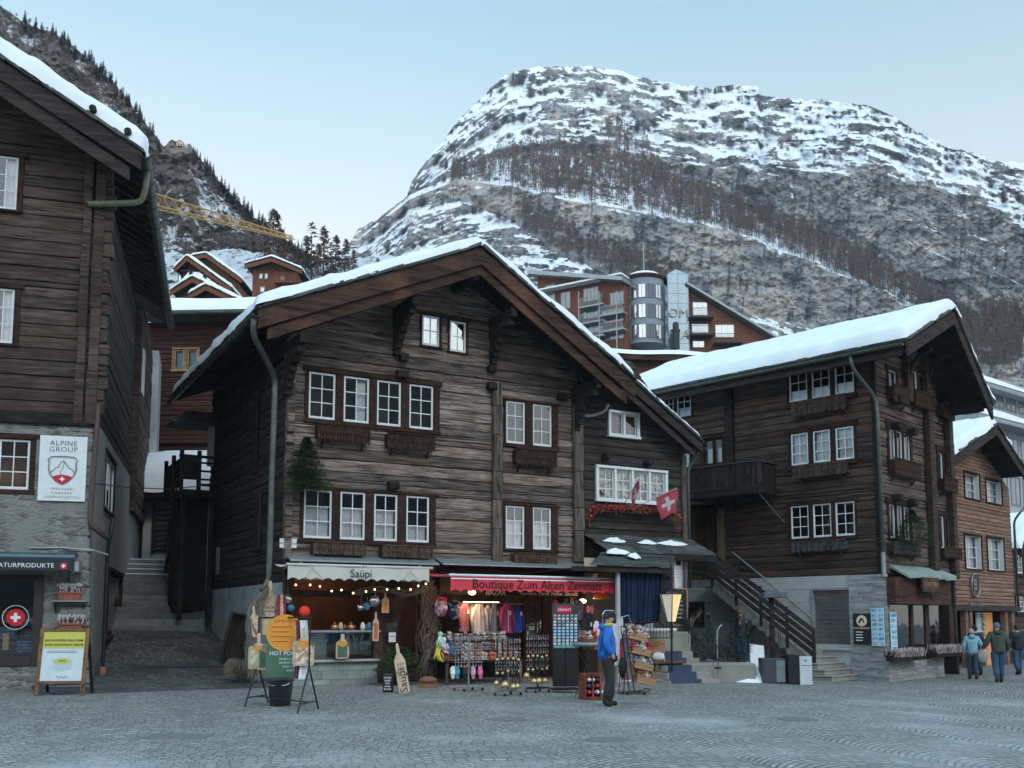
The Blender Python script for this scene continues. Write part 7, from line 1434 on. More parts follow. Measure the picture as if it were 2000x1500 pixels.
    for px, kind, lab in ((652, 0, 'small copper pot at the left of the serving shelf'), (664, 1, 'little straw-covered jar on the serving shelf'), (684, 0, 'covered copper dish at the middle of the serving shelf'), (707, 1, 'white alarm-clock shaped tin on the serving shelf'), (720, 1, 'dark blue enamel coffee pot at the right of the serving shelf')):
        x = W.x(px, 1228, .15); q = empty('counter_pot', W.world(x, -.2, W.z(660, 1232)+.02), RZ, lab, 'pot'); m_ = COP if kind == 0 else [WPALE, WHITE, BLUE][(664, 707, 720).index(px)]
        MB().lathe([(.07, 0), (.10, .04), (.10, .10), (.05, .16), (.03, .17), (.03, .2), (0, .22)] if kind == 0 else [(.06, 0), (.07, .08), (.05, .16), (.03, .19), (0, .2)], n=14).build('pot_body', m_, q, True); MB().tube([(.09, 0, .05), (.15, 0, .09), (.09, 0, .13)], .01, 5).build('handle', m_, q)
    # potted fir with black can and bread basket
    p = on_ground(778, 1338); bush('potted_fir', p, .58, .72, 'low fir bush in a pot in front of the soup shop door', 700); p = on_ground(758, 1352); q = empty('umbrella_can', p, 0, 'black can with white scribbled writing beside the leaning paddle sign', 'can'); MB().lathe([(.115, 0), (.12, .02), (.12, .40), (.11, .40), (.11, .03)], n=20).build('can_body', BLK, q, True)
    for i in range(5): text(('soupe', 'saupi', 'hot', 'soup', 'bread')[i], .07, WHT, q, (0, -.125, .34-i*.065), ext=.001)
    MB().lathe([(.112, 0), (.116, .0), (.116, .01)], (0, 0, .395), 20).build('rim', CHROME, q)
    p = on_ground(836, 1342); q = empty('bread_basket', p, 0, 'low brown bread-shaped basket at the foot of the dry vines', 'basket'); MB().ball((0, 0, .16), .22, .17, .10, 18, 8, .03).build('bread', mat('crust', (.14,.05,.03), (.28,.11,.06), sc=9, bump=.5), q, True); MB().lathe([(.2, 0), (.25, .10), (.23, .10), (.18, .02)], n=20).build('tray', WCRATE, q)
    q = put('door_notice', 766, 1245, .12, 'small white notice on the glass door of the soup shop', 'notice'); MB().bbox(-.10, .10, -.008, 0, -.12, .13, .002).build('card', WHITE, q); text('OPEN', .06, BLK, q, (0, -.01, .02), ext=.001)
def bush(name, p, r_, h, label, n, cat='fir bush', pot=True, m=None, cone=False):
    e = empty(name, p, 0, label, cat); r = random.Random(n); g = MB(); b0 = .22 if pot else 0
    for i in range(n):
        if cone: z = b0+h*r.random()**1.1; rr = r_*(1-(z-b0)/h)**.85*r.uniform(.25, 1.1)+.02; dz = r.uniform(-.03, .06)
        else: th = math.acos(r.uniform(-.4, 1)); rr = r_*math.sin(th)*r.uniform(.5, 1.05); z = b0+.1+h*.75*math.cos(th)*r.uniform(.6, 1.05)+.1; dz = r.uniform(-.04, .12)
        a = r.uniform(0, 6.28); c = Vector((rr*math.cos(a), rr*math.sin(a), z)); d = Vector((math.cos(a+r.uniform(-.5, .5)), math.sin(a+r.uniform(-.5, .5)), dz*5)).normalized()*r.uniform(.08, .16)*(1 if not cone else .8); s = d.cross(Vector((0, 0, 1))).normalized()
        g.tube([c-d*.5, c+d*.5], .004, 3, False)
        for k in range(9):
            t = -.5+k/8; w_ = .052*(1-abs(t)*.6)
            for sg in (1, -1): q = c+d*t; g.add([q, q+s*sg*w_+d*.22+Vector((0, 0, r.uniform(-.01, .012))), q+d*.10], [(0,1,2)])
    g.build('foliage', m or GREENF, e)
    if pot: MB().lathe([(.15, 0), (.2, .26), (.21, .26), (.21, .3), (.18, .3)], n=18).build('pot', WDARK, e)
    MB().tube([(0, 0, 0), (0, 0, h*.95+b0)], [.018, .004], 6).build('trunk', BARK, e); return e
soup_things()
def vines():
    r = random.Random(9)
    for nm, lab, pts, n, sp_ in (('dry_vine', 'tangle of dry vine stems hanging between the two shops', [(835,1140),(840,1200),(838,1270),(832,1335)], 26, .30), ('dry_vine', 'thick bundle of dry vine at the left corner of the soup shop', [(520,1150),(503,1190),(498,1250),(500,1325)], 34, .17), ('dry_vine', 'thin vine stems trained along the front edge under the cream awning', [(690,1158),(740,1150),(790,1160),(845,1150)], 12, .14)):
        P = [Vector(wpt(a, b, .45)) for a, b in pts]; e = empty(nm, MW.world(0, 0, 0), RZ, lab, 'vine'); g = MB()
        for i in range(n):
            ph = [r.uniform(0, 6.28) for _ in range(6)]; q = []; am = r.uniform(.4, 1.3)
            for k in range(22):
                t = k/21*(len(P)-1); j = min(int(t), len(P)-2); c = P[j].lerp(P[j+1], t-j); w_ = sp_*am
                q.append(c+Vector((math.sin(t*2.3+ph[0])*w_*.7+math.sin(t*5+ph[1])*w_*.4, math.sin(t*3+ph[2])*w_*.5, math.sin(t*2.9+ph[3])*w_*.45)))
            g.tube(q, r.uniform(.004, .011), 4, False)
        g.build('stems', VINE, e)
    p = on_ground(470, 1338); e = empty('straw_broom_plant', p, 0, 'drooping tuft of dry straw grass at the alley corner of the soup shop', 'dry grass'); g = MB()
    for i in range(520):
        a = r.uniform(0, 6.28); l = r.uniform(.12, .50); hz = r.uniform(.2, .66); q = []
        for k in range(6): t = k/5; q.append((math.cos(a)*l*t, math.sin(a)*l*t, .02+hz*math.sin(t*2.3)))
        g.tube(q, .004, 3, False)
    g.build('stems', VINE, e); MB().ball((0, 0, .05), .07, .07, .06).build('root_ball', BARK, e)
vines()
# ================= porch, curtain, lantern and menu boards in front of the annex =================
def porch():
    W = MW; z1 = W.z(1240, 1048, .1); x0, x1 = W.x(1138, 1060), W.x(1340, 1060); e = empty('slate_porch', W.world(0, 0, 0), RZ, 'two-tier mossy slate porch roof with patches of snow below the flower garland', 'porch')
    zu = W.z(1240, 1078, 1.3); r = random.Random(4)
    def tiles(xa, xb, ya, za, yb, zb, nm, m, skew=0):
        g = MB(); n = 5
        for j in range(n):
            t0, t1 = j/n, (j+1.35)/n; x = xa
            while x < xb: l = min(r.uniform(.35, .7), xb-x); o = r.uniform(0, .03); P = lambda X, t, u: (X+skew*t, ya+(yb-ya)*min(t, 1.04), za+(zb-za)*t+u+(n-j)*.0+o); g.add([P(x, t0, .01), P(x+l-.01, t0, .01), P(x+l-.01, t1, .045), P(x, t1, .045), P(x, t0, .0), P(x+l-.01, t0, .0), P(x+l-.01, t1, .015), P(x, t1, .015)], [(0,3,2,1),(4,5,6,7),(3,7,6,2),(0,4,7,3),(1,2,6,5)]); x += l
        return g.build(nm, m, e)
    tiles(x0, x1+.1, -.02, z1, -1.25, zu, 'upper_slates', SLATE); xl = W.x(1120, 1100, 2.5); xr = W.x(1308, 1100, 2.5); zl = W.z(1220, 1106, 2.5); tiles(x0-.1, x1-1.3, -1.15, zu-.06, -2.5, zl, 'lower_slates', SLATEG, skew=xr-(x1-1.3)+.05)
    MB().bbox(x0, x1+.12, -1.3, -1.2, zu-.2, zu-.02).box(xl, xr, -2.48, -2.4, zl-.16, zl-.03).build('edge_board', WDARK, e); MB().box(xl+.1, xr-.05, -2.3, -.1, zl-.10, zl-.07).build('soffit', WDARK, e)
    for (px, py, w_, off) in ((1201, 1056, .85, .6), (1266, 1060, .65, .7), (1312, 1062, 1.0, .7), (1205, 1078, .75, 1.6), (1240, 1086, .4, 1.9)):
        x, z = W.loc(px, py, off); g = MB(); g.grid(lambda u, v: (lambda q: (x+w_*q*math.cos(2*PI*u), -off+.24*q*math.sin(2*PI*u), z+(.10 if off < 1.25 else .14)*q*math.sin(2*PI*u)+.09*(1-v*v)*(1+.6*mnoise.noise(Vector((u*5, v*3, px))))-.01))(v*.5*(1+.5*mnoise.noise(Vector((math.cos(2*PI*u)*1.5, math.sin(2*PI*u)*1.5, px))))), 26, 6); g.build('snow_patch', SNOW, e, True)
    for px, off, zb in ((1207, 2.3, -.15), (1314, 1.2, -.15), (1340, 1.15, -.15)): x = W.x(px, 1200, off); MB().bbox(x-.05, x+.05, -off-.05, -off+.05, zb, (zl if off > 2 else zu)-.1).build('post', PLASTER if px == 1207 else WPOST, e)
    x, z = W.loc(1300, 1085, 1.2); MB().obox((x-.5, -1.2, z-.5), (x+.25, -1.2, z+.1), .1, .12).build('brace', WDARK, e)
    # stone terrace behind the railing
    t = empty('terrace', W.world(0, 0, 0), RZ, 'raised stone terrace with snow on its edge behind the iron railing', 'terrace'); xa, xb = W.x(1235, 1240, 1.6), W.x(1345, 1240, 1.6); zt = W.z(1290, 1234, 1.6); MB().bbox(xa, xb, -1.7, .15, -.3, zt, .02).build('stone_block', CONCS, t); MB().bbox(xa, xb-.3, -1.5, -.5, zt, zt+.10, .04).build('snow', SNOW, t)
    # navy curtain
    c = empty('navy_curtain', W.world(0, 0, 0), RZ, 'tall navy blue curtain hung in two panels under the slate porch', 'curtain'); xa, xb = W.x(1209, 1160, 2.2), W.x(1292, 1160, 2.2); zt, zb = zl-.1, W.z(1250, 1222, 2.2)
    for a, b in ((0, .49), (.50, 1)):
        g = MB(); A, B = xa+(xb-xa)*a, xa+(xb-xa)*b; g.grid(lambda u, v: (A+(B-A)*u-(.12*(1-v) if a else 0), -2.2+.055*math.sin(u*26+a*5)*(1.2-v*.5)+.03*math.sin(u*61), zb+(zt-zb)*v+(.10*u*(1-v) if a else 0)), 60, 8); g.build('curtain_panel', NAVY, c, True)
    xc = W.x(1302, 1180, 2.0); g = MB(); g.grid(lambda u, v: (xc-.10+.30*u*v+.10*v*1.2, -2.0+.04*math.sin(u*20), zb+1.3+(zt-zb-1.3)*v), 12, 8); g.build('tied_panel', NAVY, c, True)
    MB().box(xb+.02, xb+.30, -1.4, -1.35, .3, zl).build('white_panel', PLASTER, c)
    # notice boards
    b = put('notice_board', 1322, 1114, 1.0, 'white notice board with a pictogram and pink text right of the navy curtain', 'sign'); MB().bbox(-.22, .32, -.03, 0, -.55, .50, .005).build('board', WHITE, b); MB().box(-.05, .12, -.034, -.031, .15, .42).build('picture', BLK, b)
    for i in range(4): MB().box(-.08, .2-.03*i, -.034, -.031, .02-.08*i, .05-.08*i).build('text_line', mat('pink_ink', (.55,.3,.45)) if 'pink_ink' not in MATS else MATS['pink_ink'], b)
    b = put('chalk_menu', 1327, 1182, 1.3, 'tall black chalk menu in a brown frame right of the lantern', 'sign'); MB().bbox(-.24, .24, -.03, 0, -.55, .45).build('slate_panel', BLK, b); f = MB(); f.bbox(-.28, -.24, -.045, 0, -.6, .5).bbox(.24, .28, -.045, 0, -.6, .5).bbox(-.24, .24, -.045, 0, .45, .5).bbox(-.24, .24, -.045, 0, -.6, -.55); f.build('frame', WCRATE, b)
    for i, s in enumerate(('ELSIES', 'bar', 'fondue', 'raclette', 'austern', 'wine', 'coffee')): text(s, .11 if i == 0 else .075, WHT if i == 0 else mat('chalk_blue', (.35,.45,.6)) if i == 1 else WHT, b, (-.02, -.034, .36-i*.12), ext=.001)
    b = put('peach_wall_panel', 1160, 1100, .5, 'warm-lit peach coloured panel between the zinc flashing and the slate porch', 'panel'); MB().bbox(-.35, .1, -.03, 0, -.40, .15).build('panel', mat('peach_panel', (.60,.40,.30), (.70,.52,.42), sc=3), b)  # plain panel coloured peach
    # lantern on its pole
    p = put('street_lantern', 1311, 1215, 2.7, 'large tapering lantern glowing amber on its pole beside the navy curtain', 'lantern'); x, zg = W.loc(1311, 1215, 2.7); top = W.z(1311, 1160, 2.7)-zg; tt = W.z(1311, 1158, 2.7)-zg
    wt, wb = .33, .13; n = 6; P = lambda r_, z: [(r_*math.cos(2*PI*k/n+.5), r_*math.sin(2*PI*k/n+.5), z) for k in range(n)]
    LG_ = mat('lantern_glass', (.8,.55,.25), (.95,.75,.45), sc=2, emit=(1,.60,.22), es=.33, rough=.3); LP = mat('lantern_glass_pale', (.60,.58,.52), (.75,.70,.62), sc=2, emit=(.9,.75,.55), es=.12, rough=.3)
    v = P(wb, 0)+P(wt, top)
    for k in range(n): q = MB().quad(v[k], v[(k+1) % n], v[n+(k+1) % n], v[n+k]); p.rotation_euler.z = RZ-.52; q.build('glass_pane', LG_ if k in (4, 5, 0) else LP, p)
    g = MB()
    for k in range(n): g.tube([v[k], v[n+k]], .014, 5).tube([v[n+k], v[n+(k+1) % n]], .016, 5).tube([v[k], v[(k+1) % n]], .014, 5)
    g.lathe([(wt+.04, top), (wt+.02, top+.05), (.06, top+.16), (0, top+.18)], n=6).tube([(0, 0, top+.1), (0, 0, top+1.3)], .012, 6); g.build('metal_frame', IRON, p); g = MB().tube([(0, 0, -1.35), (0, 0, .0)], .03, 8).build('pole', IRON, p)
    # railing with curls
    r_ = empty('iron_railing', W.world(0, 0, 0), RZ, 'curly wrought-iron railing behind the crate trolley and bench', 'railing'); za, zb = W.z(1275, 1246, 2.3), W.z(1275, 1216, 2.3); xa, xb = W.x(1238, 1230, 2.3), W.x(1314, 1230, 2.3); g = MB(); g.tube([(xa, -2.3, za), (xb, -2.3, za)], .015, 5).tube([(xa, -2.3, zb), (xb-.5, -2.3, zb+.03), (xb-.3, -2.3, zb-.12), (xb, -2.3, zb-.10)], .018, 5)
    for k in range(13):
        x = xa+(xb-xa)*k/12; g.tube([(x, -2.3, za), (x, -2.3, zb-.05)], .009, 4)
        if k < 12: cx, cz = x+(xb-xa)/24, (za+zb)/2-.03; g.tube([(cx+.085*t/9*math.cos(t*.9), -2.3, cz+.085*t/9*math.sin(t*.9)) for t in range(10)], .006, 4)
    g.build('scrollwork', IRON, r_)
    # carpeted steps up to the terrace
    s = empty('carpeted_steps', W.world(0, 0, 0), RZ, 'stone steps with a dark blue carpet runner between bench and netted firs', 'steps'); CP = mat('blue_carpet', (.030,.045,.085), (.05,.07,.12), sc=20, bump=.3); rows = [(1318, 1385, 1319), (1306, 1364, 1300), (1300, 1352, 1284), (1300, 1343, 1268), (1305, 1336, 1254)]; g = MB(); c = MB(); zp = -.12
    for i in range(5):
        off = 3.3-.36*i; a, b = W.x(1306-3*i, 1300, off), W.x(1405-13*i, 1300, off); z = .02+.175*i; g.bbox(a, b, -off-.02, -1.2, z-.2, z, .01); c.bbox(a+.05, a+(b-a)*.62, -off-.035, -off+.36, z+.001, z+.015, .004).box(a+.05, a+(b-a)*.62, -off-.035, -off-.021, z-.17, z)
    g.build('stone_treads', CONCS, s); c.build('carpet', CP, s)
    # stair railings either side, leading to the terrace
    for dx, lab in ((0, 'thin black stair railing beside the carpeted steps'),):
        q = empty('stair_railing', W.world(0, 0, 0), RZ, lab, 'railing'); a = wpt(1403, 1290, 3.2); b = wpt(1335, 1225, 1.6); g = MB(); A, B = Vector(a), Vector(b); g.tube([A, B], .018, 6); g.tube([A+Vector((0, 0, .35)), B+Vector((0, 0, .35))], .014, 5); 
        for k in range(8): t = k/7; c_ = A.lerp(B, t); g.tube([c_-Vector((0, 0, .3)), c_+Vector((0, 0, .55))], .010, 4)
        g.build('bars', IRON, q)
porch()
def garland_flags():
    W = MW; e = empty('flower_garland', W.world(0, 0, 0), RZ, 'long window box garland of red flowers under the white casement of the annex', 'flower garland'); r = random.Random(2); x0, x1 = W.x(1150, 1000, .3), W.x(1330, 1000, .3); z0 = W.z(1235, 994, .3); g, f = MB(), MB()
    MB().bbox(x0+.2, x1-.3, -.32, -.12, z0-.16, z0-.02).build('trough', WDARK, e)
    for i in range(1300):
        t = r.random(); x = x0+(x1-x0)*t; z = z0+r.gauss(0, .06)-.12*abs(2*t-1)**3+(-.5*r.random()**2 if (t > .93 or t < .05) else 0); y = -.22+r.uniform(-.16, .1); l = .065
        (f if r.random() < .55 else g).add([(x+r.uniform(-l, l), y+r.uniform(-l, l), z+r.uniform(-l, l)) for _ in range(3)], [(0,1,2)])
    g.build('foliage', GREENF, e); f.build('red_blossom', mat('poinsettia', (.40,.01,.02), (.70,.04,.05), sc=12), e)
    def flag(px, py, qx, qy, lab, big):
        a = Vector(wpt(px, py, .12)); b = Vector(wpt(qx, qy, 1.1)); q = empty('swiss_flag', MW.world(*a), RZ, lab, 'flag'); d = b-a; MB().tube([(0, 0, 0), d], .014, 6).build('flagpole', WPALE, q); w_, h_ = (.66, .68) if big else (.40, .75); o = d-d.normalized()*w_
        def cl(u, v): p = o+d.normalized()*w_*u; return (p.x+.10*v*(1-u) if big else p.x-.12*v, p.y+.06*math.sin(v*5+u*3), p.z-h_*v*(1 if big else (.9+.1*u)))
        if big: cl0 = cl
        g = MB().grid(cl, 26, 26); me = g.build('cloth', [mat('flag_red', (.42,.05,.085), (.52,.10,.13), sc=4), mat('flag_white', (.60,.55,.58))] if 'flag_red' not in MATS else [MATS['flag_red'], MATS['flag_white']], q, True)
        for k, p_ in enumerate(me.data.polygons):
            i, j = k % 26, k//26; u, v = abs((i+.5)/26-.5), abs((j+.5)/26-.5)
            if (u < .095 and v < .3) or (v < .095 and u < .3): p_.material_index = 1
    flag(1238, 992, 1322, 953, 'red flag with white cross hanging from the right pole of the annex', True); flag(1218, 985, 1248, 936, 'furled flag on the shorter left pole in front of the white casement', False)
garland_flags()
# ================= souvenirs of the boutique =================
def cmat(i, c, c2=None, **k): n = 'goods_%s' % i; return MATS.get(n) or mat(n, c, c2 or tuple(min(1, q*1.6+.02) for q in c), **dict(dict(sc=18, spread=.08), **k))
def garment(px, pyt, pyb, wpx, off, lab, m, sleeves=True, tagp=True, name='jumper', cat='jumper', zip_=False):
    W = MW; x, z1 = W.loc(px, pyt, off); z0 = W.z(px, pyb, off); w_ = (W.x(px+wpx/2, pyt, off)-W.x(px-wpx/2, pyt, off))/2; h = z1-z0; q = empty(name, W.world(x, -off, z0), RZ+.25, lab, cat); g = MB()
    def f(u, v): s = w_*(1-.12*v if v < .82 else .9-(v-.82)*2.4); return ((u-.5)*2*s, -.05*math.sin(PI*u)+.015*math.sin(u*22+v), h*v)
    g.grid(f, 14, 12); g.grid(lambda u, v: (lambda p: (p[0], -p[1]*.5+.01, p[2]))(f(u, v)), 14, 6)
    g.build('body', m, q, True)
    if sleeves:
        for s in (-1, 1): MB().tube([(s*w_*.72, 0, h*.86), (s*w_*1.02, -.01, h*.55), (s*w_*.98, -.04, h*.10)], [w_*.24, w_*.2, w_*.13], 8).build('sleeve', m, q, True)
    if tagp: MB().box(w_*.1, w_*.1+.07, -.075, -.072, h*.62, h*.62+.11).build('price_tag', WHITE, q)
    if zip_: MB().box(-.012, .012, -.066, -.062, .05, h*.8).build('zip', WHITE, q)
    MB().tube([(-w_*.6, 0, h*.88), (0, 0, h*.99), (w_*.6, 0, h*.88)], .008, 5).tube([(0, 0, h*.99), (0, 0, h*1.06), (.03, 0, h*1.1), (0, 0, h*1.13)], .005, 4).build('hanger', WCRATE, q); return q
def plush_proto(kind):
    g = MB(); g.ball((0, 0, .05), .045, .04, .05, 8, 6).ball((0, -.02, .12), .036, .036, .034, 8, 6).ball((-.028, -.01, .15), .014, .01, .016, 6, 4).ball((.028, -.01, .15), .014, .01, .016, 6, 4).ball((-.04, -.03, .06), .014, .03, .014, 6, 4).ball((.04, -.03, .06), .014, .03, .014, 6, 4).ball((-.025, -.045, .018), .017, .03, .015, 6, 4).ball((.025, -.045, .018), .017, .03, .015, 6, 4); return g
PL = None
def plush(p, rz, m, lab, group, sc=1.0, name='plush_toy', cat='plush toy', store={}):
    if m.name not in store: o = plush_proto(0).build(name, m, None, True); store[m.name] = o.data; bpy.data.objects.remove(o)
    o = bpy.data.objects.new(name, store[m.name]); COL.objects.link(o); o.location = p; o.rotation_euler.z = rz; o.scale = (sc,)*3; return tag(o, lab, cat, group)
def boutique_goods():
    W = MW; r = random.Random(21)
    # garments on the rail
    x0, x1 = wpt(868, 1178, .45), wpt(1022, 1180, .45); q = empty('clothes_rail', W.world(0, 0, 0), RZ, 'horizontal rail from which the jumpers hang in front of the boutique', 'rail'); MB().tube([x0, x1], .014, 6).tube([(x0[0], -.45, x0[2]), (x0[0], -.1, x0[2]+.1)], .012, 5).tube([(x1[0], -.45, x1[2]), (x1[0], -.1, x1[2]+.1)], .012, 5).build('rail_tube', CHROME, q)
    garment(908, 1178, 1233, 26, .45, 'grey jumper with red bands, leftmost on the boutique rail', cmat('greyred', (.20,.19,.19), (.42,.06,.06), st=(.2,.2,2.5), sc=6)); garment(936, 1180, 1240, 34, .5, 'cream jumper with knitted red band on the boutique rail', cmat('cream', (.52,.49,.45), (.60,.57,.53)))
    garment(966, 1180, 1237, 20, .45, 'blue-grey jumper between the cream one and the magenta fleece', cmat('bluegrey', (.16,.19,.22))); garment(990, 1180, 1236, 28, .55, 'magenta fleece with white zip on the boutique rail', cmat('magenta', (.30,.035,.13), (.40,.06,.19)), zip_=True); garment(1012, 1183, 1235, 20, .45, 'bright royal blue jumper at the right end of the boutique rail', cmat('royal', (.012,.06,.34), (.02,.09,.45)))
    garment(1148, 1196, 1268, 28, 1.3, 'black hooded jacket hung right of the magnet stand', cmat('black', (.012,.013,.017), (.03,.032,.04))); garment(1112, 1166, 1194, 30, .9, 'dark green top on a pale hanger above the magnet stand', cmat('dgreen', (.015,.03,.02)), tagp=False); garment(1165, 1213, 1262, 14, 2.4, 'pink and white garment in clear plastic just behind the man in blue', cmat('pinkw', (.62,.25,.33), (.75,.70,.75), sc=6), tagp=False)
    for k, (px, a, b, w_, c, lab) in enumerate(((897, 1182, 1230, 12, (.03,.04,.08), 'narrow navy top between the rucksack and the red-banded jumper'), (922, 1180, 1228, 14, (.10,.10,.10), 'charcoal jumper between the red-banded and the cream jumper'), (953, 1182, 1236, 14, (.40,.40,.42), 'pale grey hooded top right of the cream jumper'), (977, 1184, 1232, 10, (.28,.03,.05), 'narrow red top left of the magenta fleece'), (1085, 1172, 1215, 14, (.45,.03,.05), 'red cap-topped shirt left of the magnet stand'), (1132, 1172, 1210, 16, (.12,.13,.16), 'grey top partly behind the magnet stand'), (1128, 1215, 1262, 12, (.05,.10,.20), 'blue printed shirt between magnet stand and black jacket'), (1163, 1222, 1268, 14, (.45,.10,.15), 'red and white doll-like shirt below the mittens'))): garment(px, a, b, w_, .38 if px < 1060 else 1.15, lab, cmat('extra%d' % k, c, sc=9), tagp=k % 2 == 0)
    for px, py, m, lab in ((861, 1184, cmat('rucksack_a', (.62,.60,.62), (.45,.10,.16), sc=7, spread=.03), 'white and red patterned rucksack hung at the left of the boutique'), (886, 1190, cmat('rucksack_b', (.022,.04,.09), (.45,.48,.52), sc=8, spread=.02, mid=.58), 'navy rucksack with white print beside the white one')):
        q = put('rucksack', px, py+18, .75, lab, 'rucksack'); g = MB(); sq = lambda a: math.copysign(abs(a)**.55, a); g.grid(lambda u, v: (.17*sq(math.cos(2*PI*u))*(math.sin(PI*min(.97, max(.03, v)))**.3)*(1-.12*v)+.012*math.sin(v*17), .10*sq(math.sin(2*PI*u))*(math.sin(PI*min(.97, max(.03, v)))**.45), .50*v-.02), 22, 14); g.build('bag_body', m, q, True); g = MB(); g.grid(lambda u, v: (.14*math.cos(2*PI*u)*(math.sin(PI*min(.97, max(.05, v)))**.4), -.08+.07*math.sin(2*PI*u)*(math.sin(PI*min(.97, max(.05, v)))**.4), .06+.2*v), 18, 8); g.build('front_pocket', m, q, True); MB().tube([(-.05, 0, .47), (-.03, 0, .56), (.03, 0, .56), (.05, 0, .47)], .012, 6).build('strap', BLK, q); MB().bbox(-.12, .12, -.115, -.02, .38, .46, .02).build('flap', REDP if px < 870 else BLK, q)
    q = put('mitten', 1152, 1198, 1.4, 'pair of pink mittens hung above the black jacket', 'mittens'); g = MB()
    for s in (-.055, .07): g.ball((s, -.02*s, .10), .055, .03, .12, 12, 8).ball((s+.06*(1 if s < 0 else -.2), -.02, .12), .022, .02, .05, 8, 6)
    g.build('knit', cmat('pinkmit', (.60,.05,.12), (.72,.30,.32)), q, True); MB().tube([(-.055, 0, .2), (0, 0, .3), (.07, 0, .2)], .006, 4).build('cord', IRON, q)
    q = put('straw_hat', 1175, 1166, 1.3, 'mustard yellow half-round hat shape tucked under the right end of the red awning', 'hat'); MB().lathe([(.24, -.05), (.25, -.03), (.2, .02), (.14, .10), (0, .12)], n=20).build('hat_body', cmat('mustard', (.42,.22,.05)), q, True)
    # table with baskets and rows of small toys
    tz = W.z(930, 1289, 1.2); xa, xb = W.x(857, 1289, 1.2), W.x(1014, 1289, 1.2); t = empty('sales_table', W.world(0, 0, 0), RZ, 'long dark table in front of the boutique covered with plush toys', 'table'); MB().bbox(xa, xb, -1.55, -.5, tz-.05, tz).build('tabletop', WDARK, t)
    for x in (xa+.1, xb-.12):
        for y in (-1.48, -.58): MB().bbox(x-.035, x+.035, y-.035, y+.035, -.12, tz-.05).build('leg', WPOST, t)
    MB().bbox(xa+.3, xb, -.55, -.45, .1, tz-.05).build('back_panel', WDARK, t)
    s = empty('display_step', W.world(0, 0, 0), RZ, 'two dark stepped shelves of plush toys standing on the sales table', 'shelf'); MB().bbox(xa+.25, xb-.1, -1.18, -.85, tz+.001, tz+.24).bbox(xa+.25, xb-.1, -.84, -.55, tz+.001, tz+.50).build('steps', BLK, s)
    PM = [cmat('plush_%d' % i, c, c2, sc=30) for i, (c, c2) in enumerate((((.30,.28,.26), (.58,.55,.52)), ((.02,.02,.025), (.35,.35,.36)), ((.28,.015,.02), (.48,.05,.05)), ((.14,.06,.03), (.32,.15,.08)), ((.40,.12,.17), (.6,.4,.42)), ((.38,.08,.03), (.55,.22,.10))))]
    nm = ['white', 'black and white', 'red', 'brown', 'pink', 'orange']
    def rowof(z, y, k0, wts, n, grp, rowname):
        for i in range(n):
            k = r.choices(range(6), wts)[0]; x = xa+k0+(xb-.12-xa-k0)*i/n+r.uniform(-.015, .015); plush(W.world(x, y+r.uniform(-.02, .02), z+.001), RZ+r.uniform(-.5, .5), PM[k], '%s plush toy %s' % (nm[k], rowname), grp, r.uniform(1.05, 1.5))
    rowof(tz, -1.46, .62, (3,1,4,2,1,5), 17, 'front row of plush toys', 'in the front row of the sales table'); rowof(tz, -1.30, .62, (3,2,4,2,1,5), 17, 'second row of plush toys', 'in the second row of the sales table'); rowof(tz+.241, -1.02, .28, (5,4,1,1,1,1), 20, 'middle row of plush toys', 'on the lower step of the sales table'); rowof(tz+.501, -.72, .28, (4,6,0,1,0,0), 20, 'top row of plush toys', 'on the upper step of the sales table')
    # wicker basket with soft toys and yellow cloth
    b = empty('wicker_basket', W.world(W.x(877, 1285, 1.5), -1.42, tz+.001), RZ, 'brown wicker basket full of soft toys at the left end of the sales table', 'basket'); WK = mat('wicker', (.10,.035,.018), (.30,.12,.06), sc=5, st=(1,1,14), bump=.6); g = MB(); n = 30; prof = [(.22, 0), (.27, .20), (.285, .205), (.27, .215), (.21, .02)]; g.lathe(prof, n=n, sy=.75); g.build('basket_body', WK, b); g = MB()
    for k in range(30): a = 2*PI*k/30; g.tube([(.222*math.cos(a), .167*math.sin(a), .0), (.274*math.cos(a), .206*math.sin(a), .2)], .008, 4)
    g.build('stakes', WK, b)
    for i, (m, dx, dz, lab) in enumerate(((cmat('yellow', (.50,.40,.03), (.65,.55,.08)), -.26, .16, 'yellow floppy toy hanging over the left rim of the wicker basket'), (cmat('pinkzeb', (.55,.10,.25), (.75,.65,.70), sc=9, spread=.03), -.10, .34, 'pink striped long-armed monkey draped above the wicker basket'), (cmat('tealnavy', (.02,.06,.12), (.05,.15,.22)), .10, .26, 'dark teal floppy toy lying across the wicker basket'), (cmat('mint', (.25,.45,.35), (.6,.7,.6)), -.2, .48, 'mint green monkey arm looped above the wicker basket'))):
        c = b.location+Vector((dx*math.cos(RZ), dx*math.sin(RZ), 0)); q = empty('floppy_toy', (c.x, c.y-.12, c.z), RZ, lab, 'soft toy'); MB().tube([(0, 0, dz+.16), (-.04, -.05, dz+.05), (.0, -.09, dz-.10), (.10, -.11, dz-.16)], [.05, .07, .055, .02], 8).build('body', m, q, True); MB().ball((0, 0, dz+.2), .065, n=10, m=8).build('head', m, q, True)
        for s in (-1, 1): MB().tube([(s*.03, 0, dz+.1), (s*.10, -.05, dz+.02), (s*.13, -.07, dz-.10)], .022, 6).build('arm', m, q, True)
